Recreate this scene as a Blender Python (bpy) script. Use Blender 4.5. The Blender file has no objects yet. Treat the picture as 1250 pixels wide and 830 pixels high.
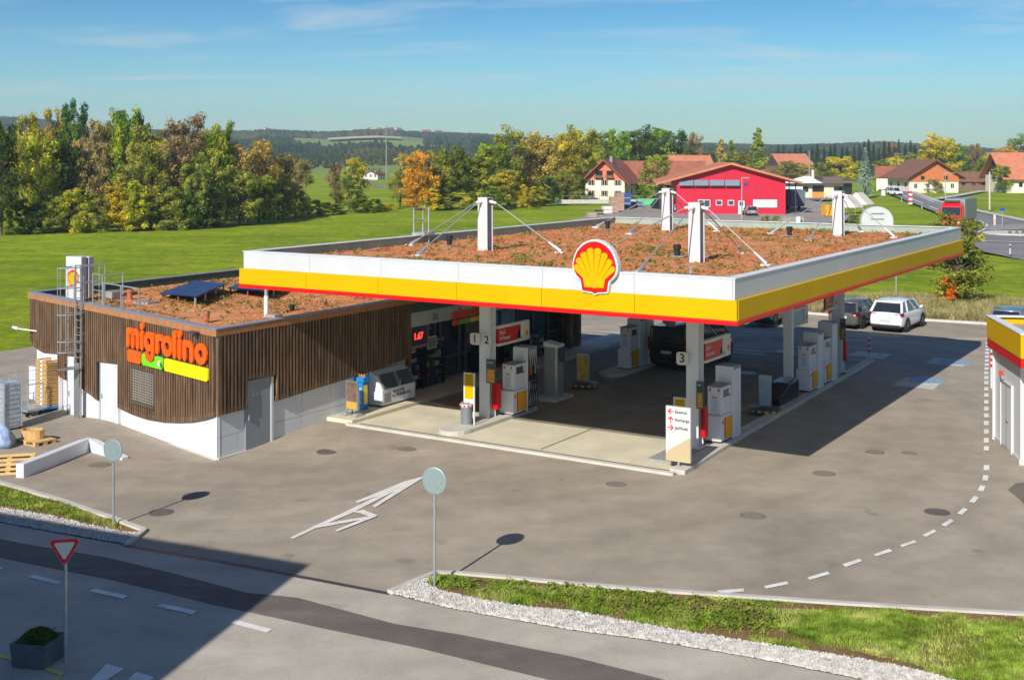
import bpy, bmesh, math, random
from math import radians as R, sin, cos, pi, atan2, sqrt
from mathutils import Vector, Matrix, noise
random.seed(7)
scene = bpy.context.scene
col = scene.collection
FOC, CAMH, HZ, CX = 1500.0, 9.5, 190.0, 625.0
TH = R(31.9)
ST, CT = sin(TH), cos(TH)
# station axes: a points right and towards the camera, b away from it
def W(a, b, z=0.0): return Vector((CT*a + ST*b, -ST*a + CT*b, z))
def AB(x, y): return (CT*x - ST*y, ST*x + CT*y)
def sst(e0, e1, x):
    t = max(0.0, min(1.0, (x-e0)/(e1-e0))); return t*t*(3-2*t)
CO = W(-28.9, 28.5)                       # near corner of the shop
FD = Vector((-.6894, .7244, 0))           # along its skew front
FN = Vector((-.7244, -.6894, 0))
def gz(x, y):
    a, b = AB(x, y)
    s1 = (1-sst(28.5, 33.8, b))*(1-sst(-28, -18, a))
    d = Vector((x, y, 0)) - CO
    s = d.dot(FD); n = d.dot(FN)
    s2 = sst(7.0, 11.5, s)*(1-sst(4.0, 8.0, n))*(1-sst(16, 26, s))
    return -.27*s1 - .35*s2
def G(px, py, z=None):
    zz = 0.0 if z is None else z
    for _ in range(8 if z is None else 1):
        d = FOC*(CAMH-zz)/(py-HZ); x = (px-CX)/FOC*d
        if z is None: zz = gz(x, d)
    return Vector((x, d, zz))
def hit(px, py, P, D):
    """photo direction -> (distance along the wall, height) on the vertical plane through P along D"""
    r = (px-CX)/FOC
    s = (P.x - r*P.y)/(r*D.y - D.x)
    y = P.y + s*D.y
    return s, CAMH-(py-HZ)*y/FOC
# ---------------------------------------------------------------- objects
def tag(o, label=None, cat=None, group=None, kind=None):
    if label: o['label'] = label
    if cat: o['category'] = cat
    if group: o['group'] = group
    if kind: o['kind'] = kind
    return o
def empty(name, loc, rz=0.0, label=None, cat=None, group=None, kind=None):
    o = bpy.data.objects.new(name, None); col.objects.link(o)
    o.location = loc; o.rotation_euler = (0, 0, rz); o.empty_display_size = .3
    return tag(o, label, cat, group, kind)
def frame(P, D, N=None):
    """matrix: x along D, y along N (outward), z up"""
    D = Vector((D[0], D[1], 0)).normalized()
    if N is None: N = Vector((D.y, -D.x, 0))
    return Matrix(((D.x, N[0], 0, P[0]), (D.y, N[1], 0, P[1]), (0, 0, 1, P[2]), (0, 0, 0, 1)))
class MB:
    def __init__(s, T=None): s.v = []; s.f = []; s.T = T or Matrix.Identity(4)
    def P(s, p):
        s.v.append(tuple(s.T @ Vector(p))); return len(s.v)-1
    def quad(s, *pts): s.f.append([s.P(p) for p in pts]); return s
    def prism(s, poly, z0, z1, fz=None):
        n = len(poly)
        a = [s.P((p[0], p[1], (fz(*p) if fz else 0)+z0)) for p in poly]; b = [s.P((p[0], p[1], (fz(*p) if fz else 0)+z1)) for p in poly]
        s.f.append(a[::-1]); s.f.append(b)
        for i in range(n): s.f.append([a[i], a[(i+1) % n], b[(i+1) % n], b[i]])
        return s
    def vprism(s, poly, y0, y1):
        """poly in (x,z), extruded along y"""
        n = len(poly)
        a = [s.P((p[0], y0, p[1])) for p in poly]; b = [s.P((p[0], y1, p[1])) for p in poly]
        s.f.append(a[::-1]); s.f.append(b)
        for i in range(n): s.f.append([a[i], a[(i+1) % n], b[(i+1) % n], b[i]])
        return s
    def box(s, x0, x1, y0, y1, z0, z1):
        return s.prism([(x0, y0), (x1, y0), (x1, y1), (x0, y1)], z0, z1)
    def tube(s, p, q, r, r2=None, n=8, caps=True):
        p = Vector(p); q = Vector(q); r2 = r if r2 is None else r2
        d = (q-p)
        if d.length < 1e-6: return s
        d.normalize(); u = d.orthogonal().normalized(); w = d.cross(u)
        a = [s.P(p+(u*cos(2*pi*i/n)+w*sin(2*pi*i/n))*r) for i in range(n)]
        b = [s.P(q+(u*cos(2*pi*i/n)+w*sin(2*pi*i/n))*r2) for i in range(n)]
        for i in range(n): s.f.append([a[i], a[(i+1) % n], b[(i+1) % n], b[i]])
        if caps: s.f.append(a[::-1]); s.f.append(b)
        return s
    def path(s, pts, r, n=8):
        for i in range(len(pts)-1): s.tube(pts[i], pts[i+1], r, n=n)
        return s
    def lathe(s, prof, c=(0, 0, 0), n=24):
        rings = []
        for r, z in prof: rings.append([s.P((c[0]+r*cos(2*pi*i/n), c[1]+r*sin(2*pi*i/n), c[2]+z)) for i in range(n)])
        for k in range(len(rings)-1):
            for i in range(n): s.f.append([rings[k][i], rings[k][(i+1) % n], rings[k+1][(i+1) % n], rings[k+1][i]])
        s.f.append(rings[0][::-1]); s.f.append(rings[-1]); return s
    def loft(s, rings, caps=True):
        R_ = [[s.P(p) for p in r] for r in rings]; n = len(R_[0])
        for k in range(len(R_)-1):
            for i in range(n): s.f.append([R_[k][i], R_[k][(i+1) % n], R_[k+1][(i+1) % n], R_[k+1][i]])
        if caps: s.f.append(R_[0][::-1]); s.f.append(R_[-1])
        return s
    def ball(s, c, r, n=8, sq=1.0):
        prof = [(r*sin(pi*k/n)+1e-4, -r*sq*cos(pi*k/n)) for k in range(n+1)]
        return s.lathe(prof, c, n*2)
    def build(s, name, mat, parent=None, loc=None, rz=0.0, smooth=False, bevel=0, sub=0, norm=True):
        me = bpy.data.meshes.new(name); me.from_pydata(s.v, [], s.f); me.update()
        if norm:
            bm = bmesh.new(); bm.from_mesh(me); bmesh.ops.recalc_face_normals(bm, faces=bm.faces); bm.to_mesh(me); bm.free()
        o = bpy.data.objects.new(name, me); col.objects.link(o)
        me.materials.append(mat)
        if parent: o.parent = parent
        if loc is not None: o.location = loc
        o.rotation_euler = (0, 0, rz)
        if smooth: me.polygons.foreach_set('use_smooth', [True]*len(me.polygons))
        if bevel:
            m = o.modifiers.new('bevel', 'BEVEL'); m.width = bevel; m.segments = 2; m.limit_method = 'ANGLE'; m.angle_limit = R(40)
        return o
def copy_tree(o, parent=None):
    c = o.copy(); col.objects.link(c)
    if parent: c.parent = parent
    for ch in list(o.children): copy_tree(ch, c)
    return c
def text(name, body, size, mat, T, parent=None, depth=.01, bold=0.0, align='LEFT', sx=1.0, spacing=1.0):
    """letters standing on a wall frame T (x along, y outward, z up)"""
    cu = bpy.data.curves.new(name, 'FONT'); cu.body = body; cu.size = size; cu.extrude = depth; cu.offset = bold
    cu.align_x = align; cu.align_y = 'CENTER'; cu.resolution_u = 3; cu.space_character = spacing
    if bold > .01: cu.bevel_depth = 0
    t = bpy.data.objects.new(name, cu); col.objects.link(t)
    dg = bpy.context.evaluated_depsgraph_get(); dg.update()
    me = bpy.data.meshes.new_from_object(t.evaluated_get(dg)); bpy.data.objects.remove(t)
    M_ = T @ Matrix.Rotation(R(90), 4, 'X') @ Matrix.Scale(sx, 4, (1, 0, 0))
    me.transform(M_)
    me.materials.clear(); me.materials.append(mat)
    o = bpy.data.objects.new(name, me); col.objects.link(o)
    if parent: o.parent = parent
    return o
# frames for text: letters must read left to right seen from outside
def wall_text_frame(P, D, out=.02):
    D = Vector((D[0], D[1], 0)).normalized(); N = Vector((D.y, -D.x, 0))   # outward when walking right seen from outside
    return Matrix(((D.x, -N.x, 0, P[0]+N.x*out), (D.y, -N.y, 0, P[1]+N.y*out), (0, 0, 1, P[2]), (0, 0, 0, 1)))
# ---------------------------------------------------------------- materials
def srgb(r, g, b):
    f = lambda c: (c/255/12.92) if c/255 <= .04045 else ((c/255+.055)/1.055)**2.4
    return (f(r), f(g), f(b))
def nodes(name):
    m = bpy.data.materials.new(name); m.use_nodes = True
    return m, m.node_tree, m.node_tree.nodes['Principled BSDF']
def tex(nt, scale, detail=5, rough=.55, coord='Object', vec=None, stretch=None):
    n = nt.nodes.new('ShaderNodeTexNoise'); n.inputs['Scale'].default_value = scale; n.inputs['Detail'].default_value = detail
    n.inputs['Roughness'].default_value = rough
    if vec is None:
        if coord == 'World':
            g = nt.nodes.new('ShaderNodeNewGeometry'); vec = g.outputs['Position']
        else:
            c = nt.nodes.new('ShaderNodeTexCoord'); vec = c.outputs[coord]
    if stretch:
        mp = nt.nodes.new('ShaderNodeMapping'); mp.inputs['Scale'].default_value = stretch; nt.links.new(vec, mp.inputs['Vector']); vec = mp.outputs['Vector']
        if len(stretch) and isinstance(stretch, tuple): pass
    nt.links.new(vec, n.inputs['Vector'])
    return n
def ramp(nt, fac, stops):
    r = nt.nodes.new('ShaderNodeValToRGB')
    while len(r.color_ramp.elements) < len(stops): r.color_ramp.elements.new(.5)
    for e, (p, c) in zip(r.color_ramp.elements, stops):
        e.position = p; e.color = (*c[:3], 1) if len(c) == 3 else c
    nt.links.new(fac, r.inputs['Fac']); return r
def mixc(nt, a, b, fac, mode='MIX'):
    m = nt.nodes.new('ShaderNodeMix'); m.data_type = 'RGBA'; m.blend_type = mode
    for sock, val in ((m.inputs[6], a), (m.inputs[7], b), (m.inputs[0], fac)):
        if isinstance(val, bpy.types.NodeSocket): nt.links.new(val, sock)
        elif isinstance(val, (int, float)): sock.default_value = val
        else: sock.default_value = (*val[:3], 1)
    return m.outputs[2]
def M(name, c, rough=.6, var=.12, scale=3.0, metal=0.0, bump=0.0, bscale=40, spec=.4, coord='Object', coat=0.0, fine=0.0, streak=False):
    m, nt, b = nodes(name)
    n = tex(nt, scale, 6, .6, coord, stretch=(1, 1, .25) if streak else None)
    lo = tuple(x*(1-var) for x in c); hi = tuple(min(1, x*(1+var*.8)) for x in c)
    r = ramp(nt, n.outputs['Fac'], [(.3, lo), (.7, hi)])
    out = r.outputs['Color']
    if fine:
        n3 = tex(nt, bscale, 3, .7, coord)
        r3 = ramp(nt, n3.outputs['Fac'], [(.3, (1-fine,)*3), (.7, (1+fine*.5,)*3)])
        out = mixc(nt, out, r3.outputs['Color'], 1.0, 'MULTIPLY')
    nt.links.new(out, b.inputs['Base Color'])
    b.inputs['Roughness'].default_value = rough; b.inputs['Metallic'].default_value = metal
    b.inputs['Specular IOR Level'].default_value = spec
    if coat: b.inputs['Coat Weight'].default_value = coat; b.inputs['Coat Roughness'].default_value = .05
    if bump:
        n2 = tex(nt, bscale, 4, .6, coord)
        bp = nt.nodes.new('ShaderNodeBump'); bp.inputs['Strength'].default_value = bump; bp.inputs['Distance'].default_value = .02
        nt.links.new(n2.outputs['Fac'], bp.inputs['Height']); nt.links.new(bp.outputs['Normal'], b.inputs['Normal'])
    return m
def emis(name, c, s):
    m, nt, b = nodes(name); b.inputs['Base Color'].default_value = (*c, 1); b.inputs['Emission Color'].default_value = (*c, 1); b.inputs['Emission Strength'].default_value = s
    return m
def M_asphalt(name, base, tint2, stains=.35):
    m, nt, b = nodes(name)
    big = tex(nt, .12, 6, .62, 'World'); mid = tex(nt, .9, 7, .65, 'World'); fine = tex(nt, 28, 3, .8, 'World')
    st = tex(nt, .35, 5, .6, 'World', stretch=(1, .35, 1))
    r = ramp(nt, big.outputs['Fac'], [(.32, base), (.68, tint2)])
    r2 = ramp(nt, mid.outputs['Fac'], [(.25, (.80,)*3), (.75, (1.12,)*3)])
    r3 = ramp(nt, fine.outputs['Fac'], [(.22, (.60,)*3), (.42, (.95,)*3), (.60, (1.04,)*3), (.8, (1.4,)*3)])
    r4 = ramp(nt, st.outputs['Fac'], [(.33, (1-stains,)*3), (.5, (1.0,)*3)])
    c = mixc(nt, r.outputs['Color'], r2.outputs['Color'], 1.0, 'MULTIPLY')
    c = mixc(nt, c, r3.outputs['Color'], 1.0, 'MULTIPLY')
    c = mixc(nt, c, r4.outputs['Color'], .6, 'MULTIPLY')
    sp = tex(nt, 5.5, 4, .75, 'World'); r5 = ramp(nt, sp.outputs['Fac'], [(.24, (.74,)*3), (.34, (1,)*3), (.70, (1,)*3), (.80, (1.16,)*3)])
    c = mixc(nt, c, r5.outputs['Color'], .9, 'MULTIPLY')
    # faint wheel lanes sweeping over the surface
    wv = nt.nodes.new('ShaderNodeTexWave'); wv.wave_type = 'RINGS'; wv.rings_direction = 'SPHERICAL'; wv.inputs['Scale'].default_value = .16; wv.inputs['Distortion'].default_value = 2.0; wv.inputs['Detail'].default_value = 3
    gw = nt.nodes.new('ShaderNodeNewGeometry'); mw = nt.nodes.new('ShaderNodeMapping'); mw.inputs['Location'].default_value = (6, -48, 0); nt.links.new(gw.outputs['Position'], mw.inputs['Vector']); nt.links.new(mw.outputs['Vector'], wv.inputs['Vector'])
    r6 = ramp(nt, wv.outputs['Fac'], [(.0, (.93,)*3), (.35, (1,)*3), (.8, (1,)*3), (1, (1.04,)*3)])
    c = mixc(nt, c, r6.outputs['Color'], .8, 'MULTIPLY')
    # hairline cracks
    vo = nt.nodes.new('ShaderNodeTexVoronoi'); vo.feature = 'DISTANCE_TO_EDGE'; vo.inputs['Scale'].default_value = .16
    g = nt.nodes.new('ShaderNodeNewGeometry'); wn = tex(nt, 1.2, 4, .6, 'World')
    mv = nt.nodes.new('ShaderNodeVectorMath'); mv.operation = 'MULTIPLY_ADD'
    nt.links.new(wn.outputs['Color'], mv.inputs[0]); mv.inputs[1].default_value = (1.6, 1.6, 0); nt.links.new(g.outputs['Position'], mv.inputs[2])
    nt.links.new(mv.outputs[0], vo.inputs['Vector'])
    cr = ramp(nt, vo.outputs['Distance'], [(0.0, (.72,)*3), (.006, (1,)*3)])
    c = mixc(nt, c, cr.outputs['Color'], .22, 'MULTIPLY')
    v2 = nt.nodes.new('ShaderNodeTexVoronoi'); v2.inputs['Scale'].default_value = .42; nt.links.new(mv.outputs[0], v2.inputs['Vector'])
    r8 = ramp(nt, v2.outputs['Distance'], [(.05, (.66,)*3), (.10, (1,)*3)])
    c = mixc(nt, c, r8.outputs['Color'], .7, 'MULTIPLY')
    sc = tex(nt, .5, 6, .7, 'World', stretch=(.5, 1.6, 1)); r7 = ramp(nt, sc.outputs['Fac'], [(.56, (0,)*3), (.78, (.35,)*3)])
    c = mixc(nt, c, srgb(186, 178, 162), r7.outputs['Color'])
    nt.links.new(c, b.inputs['Base Color']); b.inputs['Roughness'].default_value = .85; b.inputs['Specular IOR Level'].default_value = .25
    bp = nt.nodes.new('ShaderNodeBump'); bp.inputs['Strength'].default_value = .25; bp.inputs['Distance'].default_value = .01
    nt.links.new(fine.outputs['Fac'], bp.inputs['Height']); nt.links.new(bp.outputs['Normal'], b.inputs['Normal'])
    return m
def M_grass(name, c1, c2, c3, big=.05):
    m, nt, b = nodes(name)
    a = tex(nt, big, 6, .6, 'World'); f = tex(nt, .8, 10, .85, 'World', stretch=(1, .6, 1)); s = tex(nt, .25, 5, .6, 'World')
    st = tex(nt, .22, 8, .75, 'World', stretch=(.4, 1.3, 1))
    r = ramp(nt, a.outputs['Fac'], [(.35, c1), (.65, c2)])
    r2 = ramp(nt, f.outputs['Fac'], [(.3, (.42, .5, .38)), (.5, (.95,)*3), (.68, (1.5, 1.42, 1.4))])
    r3 = ramp(nt, s.outputs['Fac'], [(.52, (0, 0, 0)), (.75, (1, 1, 1))])
    r4 = ramp(nt, st.outputs['Fac'], [(.35, (.62, .7, .6)), (.62, (1.18, 1.12, 1.1))])
    c = mixc(nt, r.outputs['Color'], c3, r3.outputs['Color'])
    c = mixc(nt, c, r2.outputs['Color'], 1.0, 'MULTIPLY')
    c = mixc(nt, c, r4.outputs['Color'], .8, 'MULTIPLY')
    nt.links.new(c, b.inputs['Base Color']); b.inputs['Roughness'].default_value = .9; b.inputs['Specular IOR Level'].default_value = .1
    bp = nt.nodes.new('ShaderNodeBump'); bp.inputs['Strength'].default_value = .9; bp.inputs['Distance'].default_value = .25
    nt.links.new(f.outputs['Fac'], bp.inputs['Height']); nt.links.new(bp.outputs['Normal'], b.inputs['Normal'])
    return m
def M_leaf(name, c1, c2, c3, p3=.7, scale=.45):
    m, nt, b = nodes(name)
    oi = nt.nodes.new('ShaderNodeObjectInfo')
    n = tex(nt, scale, 3, .6, 'World'); f = tex(nt, 4.0, 2, .5, 'World')
    r = ramp(nt, n.outputs['Fac'], [(.36, c1), (.5, c2), (p3, c3)])
    r2 = ramp(nt, f.outputs['Fac'], [(.3, (.6,)*3), (.7, (1.35,)*3)])
    c = mixc(nt, r.outputs['Color'], r2.outputs['Color'], 1.0, 'MULTIPLY')
    hs = nt.nodes.new('ShaderNodeHueSaturation')
    mr = nt.nodes.new('ShaderNodeMapRange'); mr.inputs[3].default_value = .485; mr.inputs[4].default_value = .52
    mr2 = nt.nodes.new('ShaderNodeMapRange'); mr2.inputs[3].default_value = .78; mr2.inputs[4].default_value = 1.08
    nt.links.new(oi.outputs['Random'], mr.inputs[0]); nt.links.new(oi.outputs['Random'], mr2.inputs[0])
    nt.links.new(mr.outputs[0], hs.inputs['Hue']); nt.links.new(mr2.outputs[0], hs.inputs['Value']); nt.links.new(c, hs.inputs['Color'])
    out = nt.nodes['Material Output']
    d = nt.nodes.new('ShaderNodeBsdfDiffuse'); t = nt.nodes.new('ShaderNodeBsdfTranslucent'); mx = nt.nodes.new('ShaderNodeMixShader'); mx.inputs[0].default_value = .38
    nt.links.new(hs.outputs[0], d.inputs[0]); nt.links.new(hs.outputs[0], t.inputs[0])
    nt.links.new(d.outputs[0], mx.inputs[1]); nt.links.new(t.outputs[0], mx.inputs[2]); nt.links.new(mx.outputs[0], out.inputs[0])
    nt.nodes.remove(b)
    return m
asph = M_asphalt('asphalt lot', srgb(152, 140, 123), srgb(172, 159, 140), .2)
asph_road = M_asphalt('asphalt road', srgb(172, 163, 146), srgb(190, 180, 162), .2)
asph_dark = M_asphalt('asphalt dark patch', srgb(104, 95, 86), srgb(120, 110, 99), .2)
asph_far = M_asphalt('asphalt far road', srgb(126, 121, 120), srgb(146, 140, 136), .2)
yardm = M_asphalt('gravel yard', srgb(150, 142, 132), srgb(172, 162, 148), .2)
conc = M('concrete apron', srgb(210, 200, 174), .8, .16, .7, bump=.2, bscale=30, coord='World', fine=.12)
conc2 = M('concrete kerb', srgb(196, 190, 178), .8, .14, 1.5, bump=.3, bscale=40, fine=.12)
concg = M('concrete grey', srgb(150, 148, 142), .85, .18, 2, bump=.3, bscale=30, fine=.12)
paintw = M('road paint', srgb(226, 222, 212), .7, .18, 2.5, coord='World', fine=.1, bscale=30)
painty = M('yellow road paint', srgb(206, 190, 96), .7, .15, 2.5)
field = M_grass('meadow grass', srgb(124, 148, 20), srgb(158, 174, 36), srgb(158, 148, 62))
lawn = M_grass('short lawn', srgb(88, 132, 34), srgb(108, 150, 42), srgb(98, 138, 42))
soil = M('verge soil', srgb(128, 98, 62), .95, .3, 2, bump=.6, bscale=15, coord='World', fine=.3)
stone = M('gravel stone', srgb(190, 185, 176), .9, .3, 6, coord='World', fine=.25, bscale=9)
white = M('white panel', (.56, .56, .56), .45, .05, 1.0, streak=True)
whitep = M('white painted metal', (.74, .74, .73), .4, .05, 2, streak=True)
dirtywhite = M('white wall panel', srgb(212, 214, 216), .55, .06, .8, streak=True)
yellow = M('yellow band', srgb(208, 165, 0), .5, .06, .8, spec=.12, streak=True)
red = M('red band', srgb(210, 18, 14), .4, .03, 1.2)
redp = M('red gloss', srgb(200, 14, 20), .35, .05, 2)
orangel = M('orange letters', srgb(250, 92, 8), .45, .03, 2)
greenl = M('green bar', srgb(112, 208, 24), .45, .03, 2)
yellowl = M('yellow bar', srgb(255, 216, 0), .45, .03, 2)
amber = M('amber panel', srgb(238, 166, 12), .45, .04, 2)
black = M('black plastic', (.018, .018, .02), .5, .1, 3)
blackg = M('black gloss', (.012, .012, .014), .12, .1, 3, spec=.6)
dark = M('dark metal', (.05, .052, .055), .45, .1, 3)
rubber = M('rubber', (.02, .02, .02), .85, .2, 8)
galv = M('galvanised steel', srgb(176, 180, 182), .42, .12, 6, metal=.55)
alu = M('brushed metal', srgb(170, 172, 172), .35, .08, 4, metal=.7)
greym = M('grey cabinet', srgb(138, 140, 134), .5, .08, 2)
grey2 = M('grey door', srgb(138, 142, 148), .5, .06, 2)
beige = M('beige panel', srgb(186, 168, 132), .5, .03, 2)
glass = M('dark glass', (.02, .025, .03), .06, .1, 2, spec=.8)
greyglass = M('tinted glass', srgb(70, 78, 88), .08, .1, 2, spec=.8)
sealer2 = M('pale green lining', srgb(150, 166, 150), .6, .15, 1.2, fine=.12)
sealer = M('green parapet lining', srgb(62, 84, 70), .6, .2, 1.2, fine=.15)
fasciag = M('shop fascia panel', srgb(196, 192, 184), .6, .05, .8)
soffit = M('canopy soffit', srgb(200, 200, 196), .6, .05, 1)
wood_light = M('timber edge', srgb(168, 116, 78), .7, .22, 5, bump=.2)
pal = M('pallet wood', srgb(206, 170, 112), .8, .22, 6, bump=.3, fine=.15)
bluep = M('blue plastic', srgb(18, 128, 206), .4, .08, 4)
solarm = M('solar glass', srgb(20, 38, 88), .35, .15, 2, spec=.35)
plate = M('number plate', srgb(205, 205, 200), .4, .03, 2)
tilered = M('red roof tile', srgb(158, 96, 72), .8, .25, .9, fine=.3, bscale=6)
tileor = M('orange roof tile', srgb(200, 126, 92), .8, .2, .8, fine=.25, bscale=6)
tilebr = M('brown roof tile', srgb(132, 92, 72), .8, .25, .9, fine=.3, bscale=6)
plaster = M('cream plaster', srgb(226, 216, 196), .8, .05, .6)
bark = M('bark', srgb(92, 78, 64), .9, .3, 5, bump=.4)
def M_battens():
    m, nt, b = nodes('timber battens')
    n = tex(nt, 7, 4, .6, 'World', stretch=(1, 1, .12)); n2 = tex(nt, .6, 4, .6, 'World')
    r = ramp(nt, n.outputs['Fac'], [(.3, srgb(78, 60, 44)), (.52, srgb(112, 86, 62)), (.75, srgb(146, 112, 80))])
    r2 = ramp(nt, n2.outputs['Fac'], [(.3, (.86,)*3), (.7, (1.1,)*3)])
    nt.links.new(mixc(nt, r.outputs['Color'], r2.outputs['Color'], 1.0, 'MULTIPLY'), b.inputs['Base Color'])
    b.inputs['Roughness'].default_value = .75; return m
batt = M_battens()
battback = M('timber backing board', srgb(40, 30, 24), .8, .2, 3, coord='World')
def M_sedum():
    m, nt, b = nodes('sedum roof')
    a = tex(nt, .7, 8, .7, 'World'); f = tex(nt, 9, 6, .75, 'World'); g = tex(nt, 1.3, 5, .65, 'World')
    r = ramp(nt, f.outputs['Fac'], [(.28, srgb(160, 104, 62)), (.5, srgb(222, 146, 98)), (.72, srgb(240, 182, 132))])
    r2 = ramp(nt, a.outputs['Fac'], [(.3, (.82, .84, .84)), (.7, (1.1, 1.08, 1.05))])
    c = mixc(nt, r.outputs['Color'], r2.outputs['Color'], 1.0, 'MULTIPLY')
    mk = ramp(nt, g.outputs['Fac'], [(.52, (0,)*3), (.68, (1,)*3)])
    g2 = tex(nt, .45, 6, .7, 'World', vec=None); mk2 = ramp(nt, g2.outputs['Fac'], [(.56, (0,)*3), (.66, (.7,)*3)])
    c = mixc(nt, c, srgb(198, 168, 132), mk2.outputs['Color'])
    c = mixc(nt, c, srgb(128, 118, 62), mk.outputs['Color'])
    nt.links.new(c, b.inputs['Base Color']); b.inputs['Roughness'].default_value = .95; b.inputs['Specular IOR Level'].default_value = .05
    bp = nt.nodes.new('ShaderNodeBump'); bp.inputs['Strength'].default_value = .9; bp.inputs['Distance'].default_value = .06
    nt.links.new(f.outputs['Fac'], bp.inputs['Height']); nt.links.new(bp.outputs['Normal'], b.inputs['Normal']); return m
sedum = M_sedum()
lf = dict(
 green=M_leaf('foliage green', srgb(80, 110, 38), srgb(130, 157, 50), srgb(211, 203, 65)),
 olive=M_leaf('foliage olive', srgb(106, 118, 50), srgb(159, 164, 70), srgb(213, 195, 84)),
 yellow=M_leaf('foliage yellow', srgb(125, 138, 46), srgb(191, 184, 61), srgb(235, 211, 70), .62),
 gold=M_leaf('foliage gold', srgb(145, 147, 46), srgb(235, 203, 53), srgb(250, 231, 62), .62),
 orange=M_leaf('foliage orange', srgb(162, 138, 53), srgb(250, 176, 58), srgb(250, 189, 65), .6),
 brown=M_leaf('foliage brown', srgb(130, 118, 72), srgb(181, 154, 102), srgb(211, 176, 116)),
 tan=M_leaf('foliage tan', srgb(150, 147, 74), srgb(215, 191, 96), srgb(247, 215, 106)),
 dark=M_leaf('foliage dark', srgb(55, 82, 38), srgb(86, 116, 50), srgb(138, 152, 65)),
 conif=M_leaf('needles dark', srgb(46, 70, 50), srgb(70, 94, 60), srgb(106, 123, 74)),
 silver=M_leaf('needles silver', srgb(132, 154, 140), srgb(181, 201, 181), srgb(211, 225, 203)),
 red=M_leaf('foliage red', srgb(250, 80, 31), srgb(250, 116, 41), srgb(250, 162, 77)),
 wine=M_leaf('foliage wine', srgb(120, 43, 46), srgb(169, 60, 58), srgb(186, 90, 65)),
)
# ================================================================= GROUND
def sheet(name, pts, mat, off=0.0, kind='structure', parent=None, thick=0.0, step=.5):
    bm = bmesh.new()
    vs = [bm.verts.new((p[0], p[1], 0)) for p in pts]
    f = bm.faces.new(vs); 
    if f.normal.z < 0: pass
    bmesh.ops.triangulate(bm, faces=bm.faces[:])
    xs = [p[0] for p in pts]; ys = [p[1] for p in pts]
    def cut(axis, lo, hi, a0, a1, st):
        v = a0
        while v < a1:
            if lo < v < hi:
                co = (v, 0, 0) if axis == 0 else (0, v, 0); no = (1, 0, 0) if axis == 0 else (0, 1, 0)
                bmesh.ops.bisect_plane(bm, geom=bm.verts[:]+bm.edges[:]+bm.faces[:], plane_co=co, plane_no=no, dist=1e-5)
            v += st
    if min(xs) < 2 and min(ys) < 66:
        cut(0, min(xs), max(xs), -34, 2, step); cut(1, min(ys), max(ys), 22, 66, step)
    for v in bm.verts: v.co.z = gz(v.co.x, v.co.y)+off
    for f in bm.faces:
        if f.normal.z < 0: f.normal_flip()
    if thick:
        r = bmesh.ops.extrude_face_region(bm, geom=bm.faces[:])
        for g_ in r['geom']:
            if isinstance(g_, bmesh.types.BMVert): g_.co.z += thick
    bmesh.ops.recalc_face_normals(bm, faces=bm.faces)
    if not thick:
        for f in bm.faces:
            if f.normal.z < 0: f.normal_flip()
    me = bpy.data.meshes.new(name); bm.to_mesh(me); bm.free()
    me.materials.append(mat); o = bpy.data.objects.new(name, me); col.objects.link(o)
    if parent: o.parent = parent
    elif kind: o['kind'] = kind
    return o
def Gs(l): return [G(*p) for p in l]
def zl(l, x0, y0, s): return [(x0+p[0]/s, y0+p[1]/s) for p in l]
# meadow to the horizon
fp = [(-5000, -60), (5000, -60), (5000, 7000), (-5000, 7000)]
sheet('meadow', fp, field, -.07)
lot_pts = [(-60, 1), (60, 1), (60, 58), (45, 62)] + Gs([(1250, 399), (1205, 396), (1128, 391.4), (1010, 385), (962, 381.5)]) + [Vector((10, 78, 0)), Vector((-4, 84, 0)), Vector((-13, 80, 0)), Vector((-23.6, 61.5, 0)), Vector((-24.9, 59.4, 0)), Vector((-36, 50, 0)), Vector((-60, 30, 0))]
lot = sheet('forecourt_asphalt', [(p[0], p[1]) for p in lot_pts], asph)
road_edge = Gs([(-260, 600), (0, 637), (155, 665.5), (280, 687), (364, 703), (475, 725.5), (549, 743), (616, 755), (700, 770), (800, 783), (926, 804.6), (1052, 830), (1200, 862), (1500, 930)])
road = sheet('road', [(p.x, p.y) for p in road_edge]+[(60, 1), (-60, 1), (-60, 20)], asph_road, .006)
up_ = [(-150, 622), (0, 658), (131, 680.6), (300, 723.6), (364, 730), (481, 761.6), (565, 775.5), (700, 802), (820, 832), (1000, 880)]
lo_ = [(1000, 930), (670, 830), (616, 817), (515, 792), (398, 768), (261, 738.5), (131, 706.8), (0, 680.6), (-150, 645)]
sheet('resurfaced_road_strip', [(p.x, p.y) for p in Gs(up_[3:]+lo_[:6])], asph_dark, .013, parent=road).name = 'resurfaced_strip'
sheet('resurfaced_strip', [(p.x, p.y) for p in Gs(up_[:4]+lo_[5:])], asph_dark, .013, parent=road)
# drain channel across the entrance
dr = Gs([(152, 664), (280, 686), (364, 702), (475, 723)]); dr2 = Gs([(475, 726.5), (364, 705.5), (280, 689.5), (150, 667)])
drain = sheet('drain_channel', [(p.x, p.y) for p in dr+dr2], dark, .012)
def mark(px, name='lane_dash', mat=paintw, par=road, off=.02):
    return sheet(name, [(p.x, p.y) for p in Gs(px)], mat, off, parent=par)
z7 = lambda l: zl(l, 0, 520, 2.677); z8 = lambda l: zl(l, 280, 560, 2.976); zb = lambda l: zl(l, 800, 540, 2.778); z6 = lambda l: zl(l, 1000, 340, 3.46)
mark(z7([(-12, 460), (0, 461), (12, 466), (0, 470), (-14, 466)]))
mark(z7([(90, 495), (110, 487), (203, 511), (188, 520)]))
mark(z7([(290, 541), (312, 533), (417, 556), (402, 567)]))
mark(z7([(511, 591), (530, 582), (644, 606), (628, 617)]))
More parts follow.
